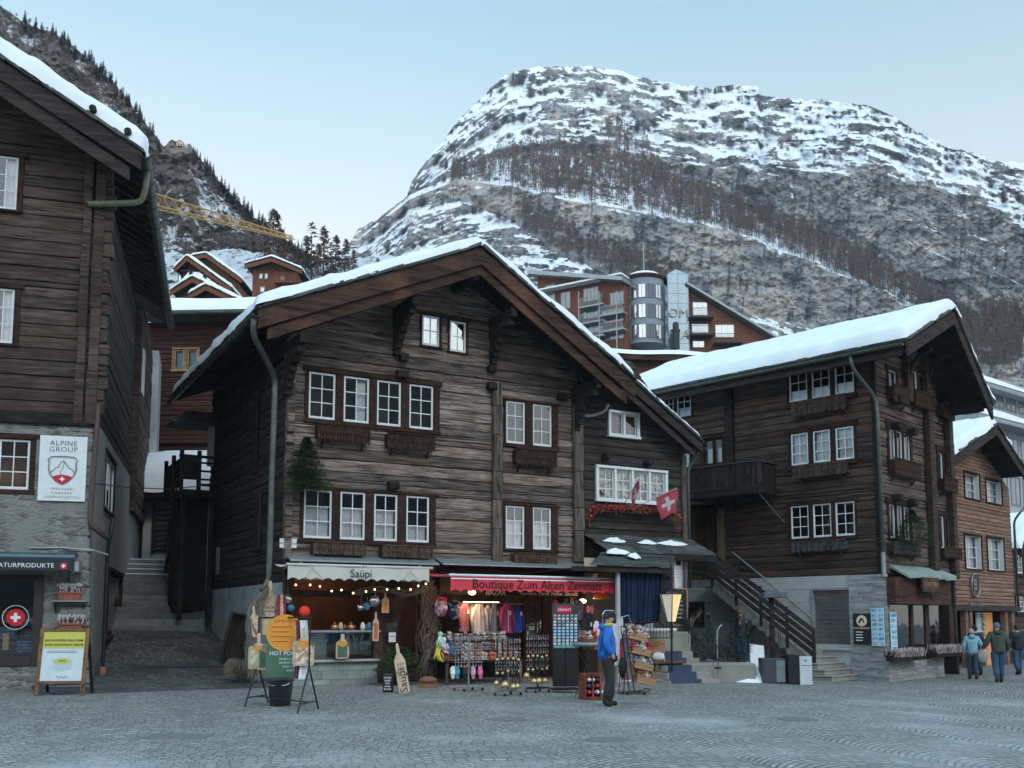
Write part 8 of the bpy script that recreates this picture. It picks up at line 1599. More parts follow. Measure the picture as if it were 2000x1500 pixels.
    # caps and slippers hung below
    for px, c, lab in ((884, (.60,.60,.55), 'white fish-shaped bag hung below the left end of the table'), (893, (.02,.20,.28), 'teal bag hung below the table'), (908, (.012,.013,.02), 'black bag hung below the table'), (924, (.45,.25,.33), 'pink woolly charm bunch below the table'), (938, (.55,.12,.28), 'magenta woolly charm bunch below the table')):
        q = put('hanging_bag', px, 1312, 1.6, lab, 'bag'); MB().ball((0, 0, 0), .075, .05, .14, 12, 8, .12).ball((.01, 0, -.14), .05, .04, .05, 10, 6, .1).build('bag_body', cmat('bag%d' % px, c, sc=9), q, True); MB().tube([(0, 0, .13), (0, 0, tz-q.location.z)], .006, 4).build('loop', IRON, q)
    # wheeled racks with cow bells
    BR = mat('brass', (.35,.26,.10), (.62,.50,.26), sc=6, rough=.32, metal=.85)
    def bell(p, s, lab, m=BR, strap=BLK, grp='cow bells hung from the souvenir racks'):
        q = empty('cow_bell', p, RZ+r.uniform(-.4, .4), lab, 'cow bell', grp); MB().lathe([(.060*s, 0), (.072*s, .01*s), (.075*s, .05*s), (.055*s, .10*s), (.02*s, .125*s), (0, .13*s)], n=14, sy=.8).build('bell_body', m, q, True); MB().tube([(-.03*s, 0, .11*s), (-.045*s, 0, .2*s), (0, 0, .24*s), (.045*s, 0, .2*s), (.03*s, 0, .11*s)], .008*s, 5).box(-.02, .02, -.004, .004, .24*s, .24*s+.34).build('strap', strap, q); return q
    def rack(px, py, wpx, hpxs, lab, m):
        p = on_ground(px, py); q = empty('souvenir_rack', p, RZ-.2, lab, 'rack'); w_ = wpx*p.y/F/2; h = hpxs*p.y/F; g = MB(); g.bbox(-w_, w_, -.03, .03, .08, .12, .006).obox((-w_*.5, -.25, .10), (w_*.5, .25, .10), .05, .035).tube([(0, 0, .1), (0, 0, h)], .018, 6)
        for k in range(3): z = h*(.52+.22*k); g.tube([(-w_, 0, z), (w_, 0, z)], .009, 5).tube([(-w_*.5, -.2, z), (w_*.5, .2, z)], .008, 5)
        g.build('frame', m, q)
        for s in ((-w_, 0), (w_, 0), (-w_*.5, -.25), (w_*.5, .25)): MB().lathe([(.03, 0), (.03, .06)], (s[0], s[1], 0), 8).build('castor', BLK, q)
        return q, w_, h
    q1, w1, h1 = rack(915, 1349, 56, 105, 'grey wheeled souvenir rack, left of the two in front of the sales table', ZINC); q2, w2, h2 = rack(992, 1358, 52, 110, 'grey wheeled rack with brass cow bells, right of the two before the table', ZINC); q3, w3, h3 = rack(1050, 1352, 46, 110, 'dark wheeled rack of cow bells and leather goods in front of the brown shop door', IRON)
    for px, py, s, qq in ((970, 1339, 1.0, q2), (987, 1344, 1.35, q2), (1003, 1347, 1.15, q2), (1011, 1345, 1.0, q2), (1029, 1325, 1.2, q3), (1043, 1335, 1.0, q3), (1053, 1335, 1.1, q3), (1065, 1334, 1.0, q3)): p = at(px, py, qq.location.y-.12); bell(p, s, 'brass cow bell on a dark strap hanging from a souvenir rack')
    for i in range(20): qq, w_, h_ = ((q2, w2, h2), (q3, w3, h3))[i % 2]; k = i//2; a = -w_*.9+w_*1.8*(k % 5)/4; p = qq.location+Vector((a*math.cos(RZ), a*math.sin(RZ)-.05, h_*(.60 if k < 5 else .38)+r.uniform(-.02, .02))); bell(p, .55, 'tiny cow bell in the upper rows of the souvenir racks', grp='tiny cow bells on the racks')
    KM = [cmat('key_%d' % i, c, (.38,.36,.33), sc=40, spread=.05) for i, c in enumerate(((.03,.03,.035), (.4,.03,.05), (.35,.25,.1), (.1,.12,.2)))]; gm = [MB().ball((0, 0, 0), .026, .012, .036, 8, 5).box(-.006, .006, -.003, .003, .034, .09).build('keyring', m) for m in KM]; me = [o.data for o in gm]; [bpy.data.objects.remove(o) for o in gm]
    for i in range(150):
        qq, w_, h_ = ((q1, w1, h1), (q2, w2, h2), (q3, w3, h3))[i % 3]; k = i//3; rw, c = k//10, k % 10; a = -w_+2*w_*c/9; p = qq.location+Vector((a*math.cos(RZ), a*math.sin(RZ)-.03, h_*(.52+.12*rw)-.09+r.uniform(-.01, .01))); o = bpy.data.objects.new('keyring', me[r.randrange(4)]); COL.objects.link(o); o.location = p; o.rotation_euler.z = r.uniform(-1, 1); o.scale = (.95,)*3; tag(o, 'small souvenir keyring hanging on the wheeled racks', 'keyring', 'keyrings on the wheeled racks')
    # magnet stand
    p = on_ground(1104, 1352); q = empty('magnet_stand', p, RZ*.3, 'tall black stand carrying rows of small magnets under a red label', 'display stand'); s = p.y/F; g = MB(); g.bbox(-27*s, 27*s, -.22, .22, .06, .10).box(-23*s, -2*s, -.13, .12, .14, 82*s).box(-1*s, 24*s, -.16, .12, .14, 82*s); g.build('black_cabinet', BLK, q); MB().bbox(-24*s, 26*s, -.06, .10, 83*s, 170*s).build('back_board', mat('stand_teal', (.02,.03,.035), (.05,.075,.08)), q); MB().box(-16*s, 12*s, -.072, -.062, 152*s, 165*s).build('red_label', REDP, q)
    text('ZERMATT', .075, WHT, q, (-2*s, -.076, 158*s), ext=.001); MB().bbox(-24*s, 22*s, -.10, -.061, 84*s, 90*s).build('tray', mat('tray_aqua', (.12,.28,.28)), q)
    MM = [cmat('mag_%d' % i, c, (.6,.65,.7), sc=40, spread=.04) for i, c in enumerate(((.05,.25,.5), (.08,.4,.6), (.55,.55,.55), (.02,.02,.02), (.45,.03,.04), (.2,.45,.35)))]; ms = [MB().bbox(-.035, .035, -.012, 0, -.028, .028, .005).build('magnet', m) for m in MM]; md = [o.data for o in ms]; [bpy.data.objects.remove(o) for o in ms]
    for j in range(10):
        for i in range(6): o = bpy.data.objects.new('magnet', md[r.choice(((5,5,2),(1,2,0),(2,0,2),(0,1,1),(1,0,1),(0,1,1),(3,2,3),(2,3,3),(2,3,2),(4,3,4))[j])]); COL.objects.link(o); a = (-21+i*8.2)*s; an = RZ*.3; o.location = p+Vector((a*math.cos(an)+.064*math.sin(an), a*math.sin(an)-.064*math.cos(an), (93+j*6.0)*s)); o.rotation_euler.z = an; tag(o, 'small picture magnet in the rows of the tall black stand', 'magnet', 'magnets on the black stand')
    # wooden slipper crate and tray stand
    p = on_ground(1153, 1366); s = p.y/F; q = empty('crate_stand', p, RZ*.5, 'upright reddish wooden crate of slippers left of the man in blue', 'crate'); w_, h = 18*s, 50*s; g = MB(); g.bbox(-w_, -w_+.05, -.2, .2, 0, h).bbox(w_-.05, w_, -.2, .2, 0, h).bbox(-w_+.05, w_-.05, -.2, .2, 0, .07).bbox(-w_+.05, w_-.05, -.2, .2, h-.07, h).bbox(-.02, .02, -.2, .2, .07, h-.07).box(-w_+.05, w_-.05, .15, .19, .07, h-.07); g.build('crate_body', wood('red_crate', (.14,.035,.02), (.28,.09,.05), st=(5,5,5)), q)
    for i in range(6): a = -w_+.12+(i % 2)*w_*.95; z = .10+.13*(i//2); o = MB().ball((a, -.1, z+.06), .05, .12, .05, 10, 7).ball((a+.09, -.1, z+.06), .045, .12, .05, 10, 7).build('slippers', cmat('slip%d' % i, ((.35,.03,.04), (.5,.55,.6), (.03,.04,.06))[i % 3]), None, True); o.location = p; o.rotation_euler.z = RZ*.5; tag(o, 'pair of %s slippers inside the reddish crate, %s' % (('red', 'pale', 'black')[i % 3], ('lower left', 'lower right', 'middle left', 'middle right', 'upper left', 'upper right')[i]), 'slippers')
    q = empty('tray_stand', p+Vector((0, .55, 0)), RZ*.5, 'round grey tray stand with brown bowl behind the reddish crate', 'display stand'); MB().lathe([(.32, 100*s), (.36, 104*s), (.36, 108*s), (.33, 105*s)], n=24).build('tray', ZINC, q, True); MB().tube([(0, 0, 0), (0, 0, 104*s)], .02, 6).tube([(-.3, 0, 102*s), (-.05, -.05, 62*s), (-.3, 0, .02)], .012, 5).build('post', IRON, q); MB().lathe([(.16, 0), (.24, .09), (.22, .09), (.13, .02)], (0, 0, 107*s), 18).build('bowl', WCRATE, q)
    for i in range(7): plush(q.location+Vector((.16*math.cos(i), .14*math.sin(i), 112*s)), i, PM[(0, 2, 4, 1, 3, 0, 2)[i]], '%s plush toy in the brown bowl behind the reddish crate' % nm[(0, 2, 4, 1, 3, 0, 2)[i]], 'toys in the bowl', 1.3)
    # rail of plastic-covered clothes behind the man
    p = on_ground(1195, 1340); q = empty('clothes_stand', p, RZ, 'chrome hoop stand with clothes in clear plastic behind the man in blue', 'clothes stand'); s = p.y/F; MB().tube([(-20*s, 0, 100*s), (-20*s, 0, 138*s), (-14*s, 0, 145*s), (6*s, 0, 145*s), (12*s, 0, 138*s), (14*s, 0, 60*s)], .016, 6).tube([(4*s, -.2, 130*s), (30*s, -.2, 136*s), (38*s, -.2, 118*s)], .014, 6).tube([(0, 0, 0), (0, 0, 145*s)], .016, 6).build('chrome_hoops', CHROME, q)
    for dx, h0, h1, c, c2, lab in ((-20, 60, 118, (.35,.42,.5), (.62,.68,.75), 'pale blue garment in plastic left of the blue man'), (5, 40, 120, (.6,.55,.6), (.75,.72,.78), 'white garment in plastic right of the blue man'), (17, 90, 132, (.6,.6,.62), (.75,.75,.78), 'short white garment hung high beside the navy curtain'), (24, 14, 92, (.30,.015,.03), (.4,.05,.06), 'long dark red garment beside the crate trolley'), (30, 50, 105, (.03,.09,.12), (.06,.16,.2), 'dark teal garment behind the top crate')):
        g = MB(); g.grid(lambda u, v: ((dx-6+12*u)*s, .04*math.sin(u*9+v*3)-.05, (h0+(h1-h0)*v)*s), 12, 10); o = g.build('hanging_garment', cmat('hg%d' % dx, c, c2, sc=7), None, True); o.location = p+Vector((0, -.05, 0)); o.rotation_euler.z = RZ; tag(o, lab, 'garment')
    # crate trolley
    p = on_ground(1240, 1356); s = p.y/F; q = empty('crate_trolley', p, RZ*.4, 'black wire trolley holding four tilted spruce crates of soft toys', 'trolley'); g = MB()
    for y in (-.18, .18): g.tube([(-28*s, y, 2*s), (22*s, y, 6*s), (26*s, y, 10*s)], .012, 5).tube([(-28*s, y, 2*s), (-24*s, y, 45*s)], .012, 5).tube([(-6*s, y, 4*s), (-22*s, y, 130*s)], .014, 5)
    g.tube([(-28*s, -.18, 2*s), (-28*s, .18, 2*s)], .012, 5).tube([(26*s, -.18, 10*s), (26*s, .18, 10*s)], .012, 5).tube([(-22*s, -.18, 130*s), (-22*s, .18, 130*s)], .012, 5); g.build('wire_frame', IRON, q)
    for x, y in ((-20, -.18), (14, -.18), (-20, .18), (14, .18)): MB().tube([(x*s, y-.012, 0.03), (x*s, y+.012, 0.03)], .03, 10).build('castor', BLK, q)
    MB().ball((-24*s, 0, 52*s), .10, .12, .22, 12, 9, .12).build('black_bag', BLK, q, True)
    for k, (x, z) in enumerate(((-16, 108), (-10, 80), (-6, 52), (-2, 24))):
        c = empty('spruce_crate', p+Vector((x*s, -.02, z*s)), RZ*.4, 'spruce crate of soft toys on the black trolley, %s' % ('topmost', 'second from the top', 'third from the top', 'lowest')[k], 'crate', 'crates on the black trolley'); c.rotation_euler.y = .24; L_ = 38*s; g = MB(); g.bbox(0, L_, -.2, -.18, 0, 13*s, .004).bbox(0, L_, .18, .2, 0, 13*s, .004).bbox(0, .02, -.18, .18, 0, 16*s, .004).bbox(L_-.02, L_, -.18, .18, 0, 11*s, .004).bbox(.02, L_-.02, -.18, .18, 0, .02, .004); g.build('crate_body', WCRATE, c)
        for i in range(15):
            kk = ((0, 3, 0, 4), (2, 1, 0, 4), (1, 1, 0, 1), (3, 3, 0, 3))[k][i % 4]; a = .06+(L_-.1)*(i % 5)/4; pp = c.matrix_basis @ Vector((a, -.12+.11*(i//5), 6*s+.02*(i % 3))); plush(pp, r.uniform(0, 6), PM[kk], '%s plush toy lying in the %s trolley crate' % (nm[kk], ('topmost', 'second', 'third', 'lowest')[k]), 'toys in the trolley crates', 1.5)
    MB().ball((28*s, -.02, 62*s), .08, .09, .22, 12, 9, .3).build('black_wool', BLK, q, True)
boutique_goods()
def square_things():
    W = MW
    # bench, planks, snow heap
    p = on_ground(1322, 1330); s = p.y/F; q = empty('wooden_bench', p, RZ*.55, 'varnished wooden bench with plank back beside the carpeted steps', 'bench'); g = MB(); g.bbox(-52*s, 12*s, -.22, .22, 34*s, 38*s, .01); g.build('seat', WBENCH, q)
    for x in (-44, 4): 
        for y in (-.18, .18): MB().obox((x*s, y*.7, 34*s), ((x+(6 if x > 0 else -4))*s, y*1.3, 0), .07, .09).build('leg', WBENCH, q)
    MB().bbox(-48*s, 6*s, -.03, .03, 14*s, 19*s).build('stretcher', WBENCH, q)
    for i, z in enumerate((52, 66)): MB().bbox(-60*s, -12*s, .34, .38, z*s, (z+13)*s).build('backrest_board', WCRATE, q)
    MB().bbox(-30*s, -26*s, .38, .42, 0, 78*s).build('back_post', WPOST, q)
    tag(MB().ball((0, 0, 0), .18, .14, .13, 14, 8, .10).build('white_bundle', mat('plastic_white', (.55,.58,.6), (.7,.72,.74)), None, True, loc=p+Vector((-34*s, .05, 46*s))), 'crumpled white plastic bundle lying on the bench', 'bundle')
    g = MB(); r = random.Random(1)
    def heap(cx, cy, a, b, h, lab):
        n = 26; g = MB(); P = lambda u, v: (cx+a*v*math.cos(2*PI*u)*(1+.25*mnoise.noise(Vector((math.cos(2*PI*u)*2, math.sin(2*PI*u)*2, cx)))), cy+b*v*math.sin(2*PI*u)*(1+.25*mnoise.noise(Vector((math.cos(2*PI*u)*2, math.sin(2*PI*u)*2, cy)))), gz(cx)+h*(1-v**2)*(1+.5*mnoise.noise(Vector((u*3, v*3, cx))))-.01); g.grid(P, n, 8); tag(g.build('snow_heap', SNOW, None, True), lab, 'snow heap')
    heap(p.x-.2, p.y-.05, 1.4, .35, .10, 'flat trampled snow heap under the wooden bench'); c = at(1460, 1305, 28.5); heap(c.x, c.y, 1.3, .7, .45, 'snow heap between the netted firs and the dark heater post')
    # netted fir trees leaning in a heap behind a thin post
    NET = mat('netted_fir', (.03,.06,.055), (.09,.145,.13), sc=9, bump=1, st=(1,1,3), rough=.7)
    for i, (px, py, l, lab) in enumerate(((1375, 1290, 1.5, 'leftmost netted fir bundle on the terrace edge'), (1400, 1292, 1.6, 'second netted fir bundle from the left'), (1420, 1292, 1.5, 'third netted fir bundle, tilted to the right'), (1437, 1292, 1.35, 'rightmost netted fir bundle, lowest of the four'))):
        c = at(px, 1289, 29.2); e = empty('netted_fir', c, i, lab, 'netted fir', 'netted fir trees'); bpy.data.objects.remove(e); e = bush('netted_fir', c, .34, l*.85, lab, 620+i, 'netted fir', False, NET, True); e['group'] = 'netted fir trees'; e.rotation_euler = (.1, (-.45, -.2, .25, .5)[i], 0)
    c = at(1405, 1312, 28); c.z = -.25; MBx = MB().bbox(-1.1, 1.0, -.1, 1.5, -.1, .66, .03).build('stone_kerb', CONCS, None, loc=c); tag(MBx, 'low stone kerb under the heap of netted firs', 'kerb')
    c = at(1402, 1306, 27.6); q = empty('hooked_post', c, 0, 'thin grey post with a bent top in front of the netted firs', 'post'); MB().tube([(0, 0, -.2), (0, 0, 1.0), (.05, 0, 1.12), (.14, 0, 1.2)], .025, 8).build('tube', ZINC, q); MB().lathe([(.12, 0), (.10, .04), (.03, .06)], n=12).build('foot', IRON, q)
    e = empty('bare_shrub', wall_pt(1345, 1225, 1.3), 0, 'bare twiggy shrub behind the stair railing', 'shrub'); g = MB(); r = random.Random(7)
    for i in range(60): a = r.uniform(0, 6.28); l = r.uniform(.3, .75); g.tube([(0, 0, -.4), (math.cos(a)*l*.3, math.sin(a)*l*.3, l*.4), (math.cos(a)*l*.7, math.sin(a)*l*.7, l*.75)], .005, 3, False)
    g.build('twigs', VINE, e)
    # heater / sunshade post with grey box
    c = on_ground(1506, 1334); s = c.y/F; q = empty('folded_sunshade', c, 0, 'dark post with flat rectangular top rising from a grey ballast box', 'sunshade stand'); MB().bbox(-20*s, 24*s, -.25, .25, 0, 48*s, .02).build('ballast_box', mat('grey_box', (.03,.034,.04), (.06,.065,.07), rough=.5), q); MB().bbox(6*s, 23*s, -.27, -.251, 3*s, 44*s, .005).build('light_panel', mat('grey_panel', (.13,.15,.165), (.18,.2,.215), rough=.5), q); MB().bbox(0, 9*s, -.05, .05, 48*s, 165*s, .01).build('post', WDARK, q)
    MB().bbox(-14*s, 31*s, -.3, .3, 164*s, 174*s, .01).build('flat_top', mat('top_grey', (.06,.075,.08), (.10,.12,.13), rough=.5), q); g = MB()
    for a, b in ((-6, -10), (14, 16), (18, 20)): g.tube([(a*s, 0, 163*s), (b*s, -.1, 48*s)], .010, 5)
    g.build('strut', IRON, q)
    c = on_ground(1555, 1336); q = empty('white_fronted_cabinet', c, .10, 'black cabinet with a pale board face standing beside the grey ballast box', 'cabinet'); s = c.y/F; MB().bbox(-22*s, 0, -.3, .3, 0, 56*s, .01).box(0, 2*s, -.3, .3, 0, 56*s).build('black_side', BLK, q); MB().bbox(-1*s, 23*s, -.34, -.30, 0, 54*s, .006).box(3*s, 22*s, -.30, .3, 0, 52*s).build('pale_face', mat('pale_face', (.42,.46,.47), (.55,.59,.6), sc=7), q); MB().box(9*s, 12*s, -.346, -.341, 44*s, 47*s).box(2*s, 22*s, -.346, -.341, 36*s, 36.6*s).build('handle', BLK, q)
    for i, (px, dx, lab) in enumerate(((1478, 0, 'white foam sheet standing behind the grey ballast box'), (1462, 1, 'white foam sheet lying tilted on the snow left of the ballast box'))):
        c = on_ground(px, 1325); o = MB().bbox(-.25, .25, -.03, .03, 0, 1.0 if not i else 1.1, .01).build('foam_sheet', WHITE, None, loc=c+Vector((.15 if not i else -.2, .45, .02 if not i else .20))); o.rotation_euler = ((-.25, .12, .3) if not i else (-1.35, .35, .7)); tag(o, lab, 'foam sheet')
    c = on_ground(1540, 1318); o = MB().bbox(-.22, .22, -.15, .15, 0, .20, .01).build('white_box', WHITE, None, loc=c+Vector((0, .7, .62))); tag(o, 'white box resting on the black cabinets behind the post', 'box')
    # small fir trees on the houses
    p = MW.world(*wpt(600, 948, .35)); e = bush('wall_fir', p, .62, 1.35, 'small fir tree fixed to the wall between the window rows at the left corner', 2300, 'fir tree', pot=False, cone=True); e.location.z -= .15; e.rotation_euler = (.10, .0, 0); MB().tube([(0, 0, 0), (0, .4, -.1)], .03, 6).build('bracket', IRON, e)
    z = BW.loc(1770, 1064, .35); e = bush('window_box_fir', BW.world(z[0]+.25, -.45, z[1]), .72, 1.10, 'small fir tree standing in the old grey flower box of the right-hand gable', 1500, 'fir tree', pot=False, cone=True)
    # manholes
    for px, py, w_, lab in ((345, 1439, .45, 'rectangular iron drain cover in the left foreground'), (990, 1405, .33, 'round manhole cover in front of the red awning'), (1185, 1445, .3, 'round manhole cover nearest the camera, below the man in blue'), (1558, 1405, .33, 'round manhole cover in the right part of the street'), (1238, 1373, .3, 'small round cover just right of the man in blue')):
        c = on_ground(px, py); o = (MB().bbox(-w_, w_, -.28, .28, -.03, .012, .005) if px == 345 else MB().lathe([(w_, -.02), (w_, .010), (w_-.02, .014), (0, .014)], n=32)).build('manhole_cover', mat('cast_iron_%d' % px, (.10,.105,.105), (.21,.215,.21), sc=30, bump=.5), None, loc=c); tag(o, lab, 'manhole cover')
    # easel sign in front of the left house
    a, b = on_ground(70, 1361), on_ground(160, 1357); c = (a+b)/2; s = c.y/F; d = (b-a).normalized(); q = empty('easel_sign', c, .12, 'wooden easel sign with a yellow and white cream tin poster by the stone wall', 'sign'); q.rotation_euler.x = -.16; w_, h = 46*s, 131*s; g = MB()
    g.bbox(-w_, -w_+.08, -.03, .03, 0, h, .006).bbox(w_-.08, w_, -.03, .03, 0, h, .006).bbox(-w_+.08, w_-.08, -.03, .03, h-.08, h, .006).bbox(-w_+.08, w_-.08, -.03, .03, 22*s, 22*s+.07, .006); g.build('frame', wood('easel_wood', (.15,.075,.04), (.25,.13,.07), st=(9,9,2), island=.1), q)
    o = MB(); o.obox((-w_+.04, .03, h-.1), (-w_+.04, .75, .08), .06, .04).obox((w_-.04, .03, h-.1), (w_-.04, .75, .08), .06, .04).build('rear_leg', WDARK, q); x0, x1, z0, z1 = -w_+.08, w_-.08, 22*s+.07, h-.08
    MB().box(x0, x1, -.012, .01, z0, z1).build('poster', WHITED, q); MB().box(x0, x1, -.016, -.013, z0+(z1-z0)*.66, z1).build('yellow_band', mat('lemon', (.48,.47,.08), (.54,.52,.11)), q); hh = z1-z0
    for i, t in enumerate(('DIE SCHWEIZER DEO-CREME', 'SWISS DEODORANT CREAM')): text(t, .062, BLK, q, (0, -.019, z0+hh*(.82-.09*i)), ext=.001, bold=.001)
    for i in range(2): MB().box(x0+.1, x1-.15, -.015, -.013, z0+hh*(.60-.03*i), z0+hh*(.61-.03*i)).build('text_line', MATS['grey_ink'], q)
    n = 24; E = lambda a_, b_, cz, nn=24: [(a_*math.cos(2*PI*i/nn), cz+b_*math.sin(2*PI*i/nn)) for i in range(nn)]; cz = z0+hh*.34
    MB().prism([(-.21, cz+.06), (.21, cz+.06), (.20, cz-.09), (.12, cz-.13), (-.12, cz-.13), (-.20, cz-.09)][::-1], -.0165, -.0135).build('tin_side', mat('tin_grey', (.38,.42,.45), (.6,.64,.66), sc=3), q); MB().prism(E(.215, .075, cz+.06)[::-1], -.020, -.017).build('tin_rim', mat('tin_rim', (.5,.54,.57)), q); MB().prism(E(.18, .055, cz+.065)[::-1], -.0235, -.0205).build('tin_lid', MATS['lemon'], q); text('CREME', .05, BLK, q, (0, -.026, cz+.065), ext=.001)
    MB().tube([(-.10+.03*i, -.018, z0+.08+.03*math.sin(i*2.1)) for i in range(9)], .004, 4).build('scribble', BLK, q)
def wall_pt(px, py, off): x, z = MW.loc(px, py, off); return MW.world(x, -off, z)
square_things()
# ================= people =================
def skin(name, pts, edges, m, parent, lv=2, root=0, loc=None):
    me = bpy.data.meshes.new(name); me.from_pydata([p[:3] for p in pts], edges, []); o = bpy.data.objects.new(name, me); COL.objects.link(o); md = o.modifiers.new('s', 'SKIN'); md.use_smooth_shade = True
    for i, p in enumerate(pts): sv = me.skin_vertices[0].data[i]; sv.radius = (p[3], p[4] if len(p) > 4 else p[3]); sv.use_root = (i == root or (isinstance(root, tuple) and i in root))
    o.modifiers.new('u', 'SUBSURF').levels = lv; o.modifiers['u'].render_levels = lv; dg = bpy.context.evaluated_depsgraph_get(); dg.update()
    m2 = bpy.data.meshes.new_from_object(o.evaluated_get(dg)); bpy.data.objects.remove(o); m2.name = name; m2.materials.clear(); m2.materials.append(m); q = bpy.data.objects.new(name, m2); COL.objects.link(q); q.parent = parent; return q
SKINM = mat('skin', (.42,.24,.17), (.52,.31,.23), sc=6, rough=.55)
def person(p, rz, H, label, J, jm, tm, hair=None, hat=None, boots=BLK, gloves=None, jl=.80, bulk=1.0, bag=None, collar=None, hood=False):
    """J: joint overrides; faces +x; heights are shares of H"""
    e = empty('person', p, rz, label, 'person'); k = H
    D = dict(pel=(0, 0, .53), sp=(-.005, 0, .64), ch=(-.005, 0, .76), nk=(0, 0, .845), hd=(.012, 0, .925), tp=(.005, 0, .975), shL=(0, .105, .805), elL=(-.02, .150, .645), wrL=(.04, .145, .505), shR=(0, -.105, .805), elR=(-.02, -.150, .645), wrR=(.04, -.145, .505),
             hpL=(0, .055, .50), knL=(.015, .06, .275), anL=(-.01, .06, .045), toL=(.075, .065, .02), hpR=(0, -.055, .50), knR=(.015, -.06, .275), anR=(-.01, -.06, .045), toR=(.075, -.065, .02)); D.update(J); V = {a: (b[0]*k, b[1]*k, b[2]*k) for a, b in D.items()}
    P = []; E = []; ix = {}
    def add(n, v, r, r2=None, par=None): ix[n] = len(P); P.append((*v, r*k, (r2 or r)*k)); (E.append((ix[par], ix[n])) if par else None)
    add('pel', V['pel'], .062, .075); add('sp', V['sp'], .055, .07, 'pel'); add('ch', V['ch'], .062, .085, 'sp'); add('nk', V['nk'], .030, .03, 'ch'); add('hd0', (V['nk'][0]*.5+V['hd'][0]*.5, V['nk'][1]*.5+V['hd'][1]*.5, V['nk'][2]*.45+V['hd'][2]*.55), .040, .036, 'nk'); add('hd', V['hd'], .052, .046, 'hd0'); add('tp', V['tp'], .036, .034, 'hd')
    hx = V['hd']; add('nose', (hx[0]+.060*k, hx[1], hx[2]-.012*k), .008, .008, 'hd'); 
    for s in 'LR':
        sg = 1 if s == 'L' else -1; add('sh'+s, V['sh'+s], .034, .034, 'ch'); add('el'+s, V['el'+s], .024, .024, 'sh'+s); add('wr'+s, V['wr'+s], .016, .016, 'el'+s)
        a, b = Vector(V['el'+s]), Vector(V['wr'+s]); d = (b-a).normalized(); sd = Vector((1, 0, 0)); sd = (sd-d*sd.dot(d)).normalized(); pm = b+d*.030*k; add('pm'+s, pm, .016, .020, 'wr'+s)
        for i, (o_, l) in enumerate(((-.017, .030), (-.006, .038), (.006, .040), (.017, .034))): f1 = pm+d*l*.6*k+sd*o_*k; cu = Vector((0, -sg, 0)); f2 = f1+(d*.8+cu*.6).normalized()*l*.6*k; add('f%d%s' % (i, s), f1, .0058, .0058, 'pm'+s); add('g%d%s' % (i, s), f2, .0050, .0050, 'f%d%s' % (i, s))
        t1 = b+d*.018*k+sd*.026*k; add('t'+s, t1, .0065, .0065, 'wr'+s); add('u'+s, t1+(d+sd*.3).normalized()*.022*k, .0055, .0055, 't'+s)
        add('hp'+s, V['hp'+s], .052, .052, 'pel'); add('kn'+s, V['kn'+s], .034, .034, 'hp'+s); add('an'+s, V['an'+s], .022, .022, 'kn'+s); t9, a9 = Vector(V['to'+s]), Vector(V['an'+s]); add('to'+s, a9.lerp(t9, .6), .012, .012, 'an'+s)
    body = skin('body', P, E, SKINM, e)
    def lim(ns, rs, m, nm, ext=None): q = [(*V[n], r*k*bulk, (r*k*bulk if not isinstance(r, tuple) else r[1])) for n, r in zip(ns, rs)]; return skin(nm, q, [(i, i+1) for i in range(len(q)-1)], m, e)
    # trousers
    q = []; ed = []
    for s in 'LR': b = len(q); a_ = V['an'+s]; h_ = V['hp'+s]; q += [(V['pel'][0], h_[1]*.85, h_[2]+.03*k, .066*k*bulk, .058*k*bulk), (h_[0]*.7+V['kn'+s][0]*.3, h_[1], h_[2]*.75+V['kn'+s][2]*.25, .062*k*bulk, .055*k*bulk), (*V['kn'+s], .047*k*bulk, .046*k*bulk), (a_[0], a_[1], a_[2]+.03*k, .040*k*bulk, .038*k*bulk)]; ed += [(b, b+1), (b+1, b+2), (b+2, b+3)]
    skin('trousers', q, ed, tm, e, root=(0, 4))
    # jacket
    hz = V['pel'][2]-(.80-jl)*k*.0-.02*k; q = [(V['pel'][0], V['pel'][1], (jl-.325)*k, .090*k*bulk, .104*k*bulk), (*V['sp'], .086*k*bulk, .098*k*bulk), (*V['ch'], .078*k*bulk, .100*k*bulk), (V['nk'][0], V['nk'][1], V['nk'][2]-.012*k, .042*k, .044*k)]; ed = [(0, 1), (1, 2), (2, 3)]
    for s in 'LR': b = len(q); w_ = Vector(V['wr'+s]); el = Vector(V['el'+s]); q += [(*V['sh'+s], .048*k*bulk, .048*k*bulk), (*el, .038*k*bulk, .038*k*bulk), (*(el.lerp(w_, .92)), .028*k*bulk, .028*k*bulk)]; ed += [(2, b), (b, b+1), (b+1, b+2)]
    skin('jacket', q, ed, jm, e, root=1)
    if collar: MB().tube([(V['nk'][0]+.05*k*math.cos(t)-.004*k, V['nk'][1]+.044*k*math.sin(t), V['nk'][2]+(.012+.006*math.cos(t))*k) for t in [i*2*PI/14 for i in range(15)]], .016*k, 8).build('collar', collar, e, True)
    if hood: MB().ball((V['nk'][0]-.055*k, V['nk'][1], V['nk'][2]-.010*k), .045*k, .062*k, .045*k, 14, 10).build('hood', jm, e, True)
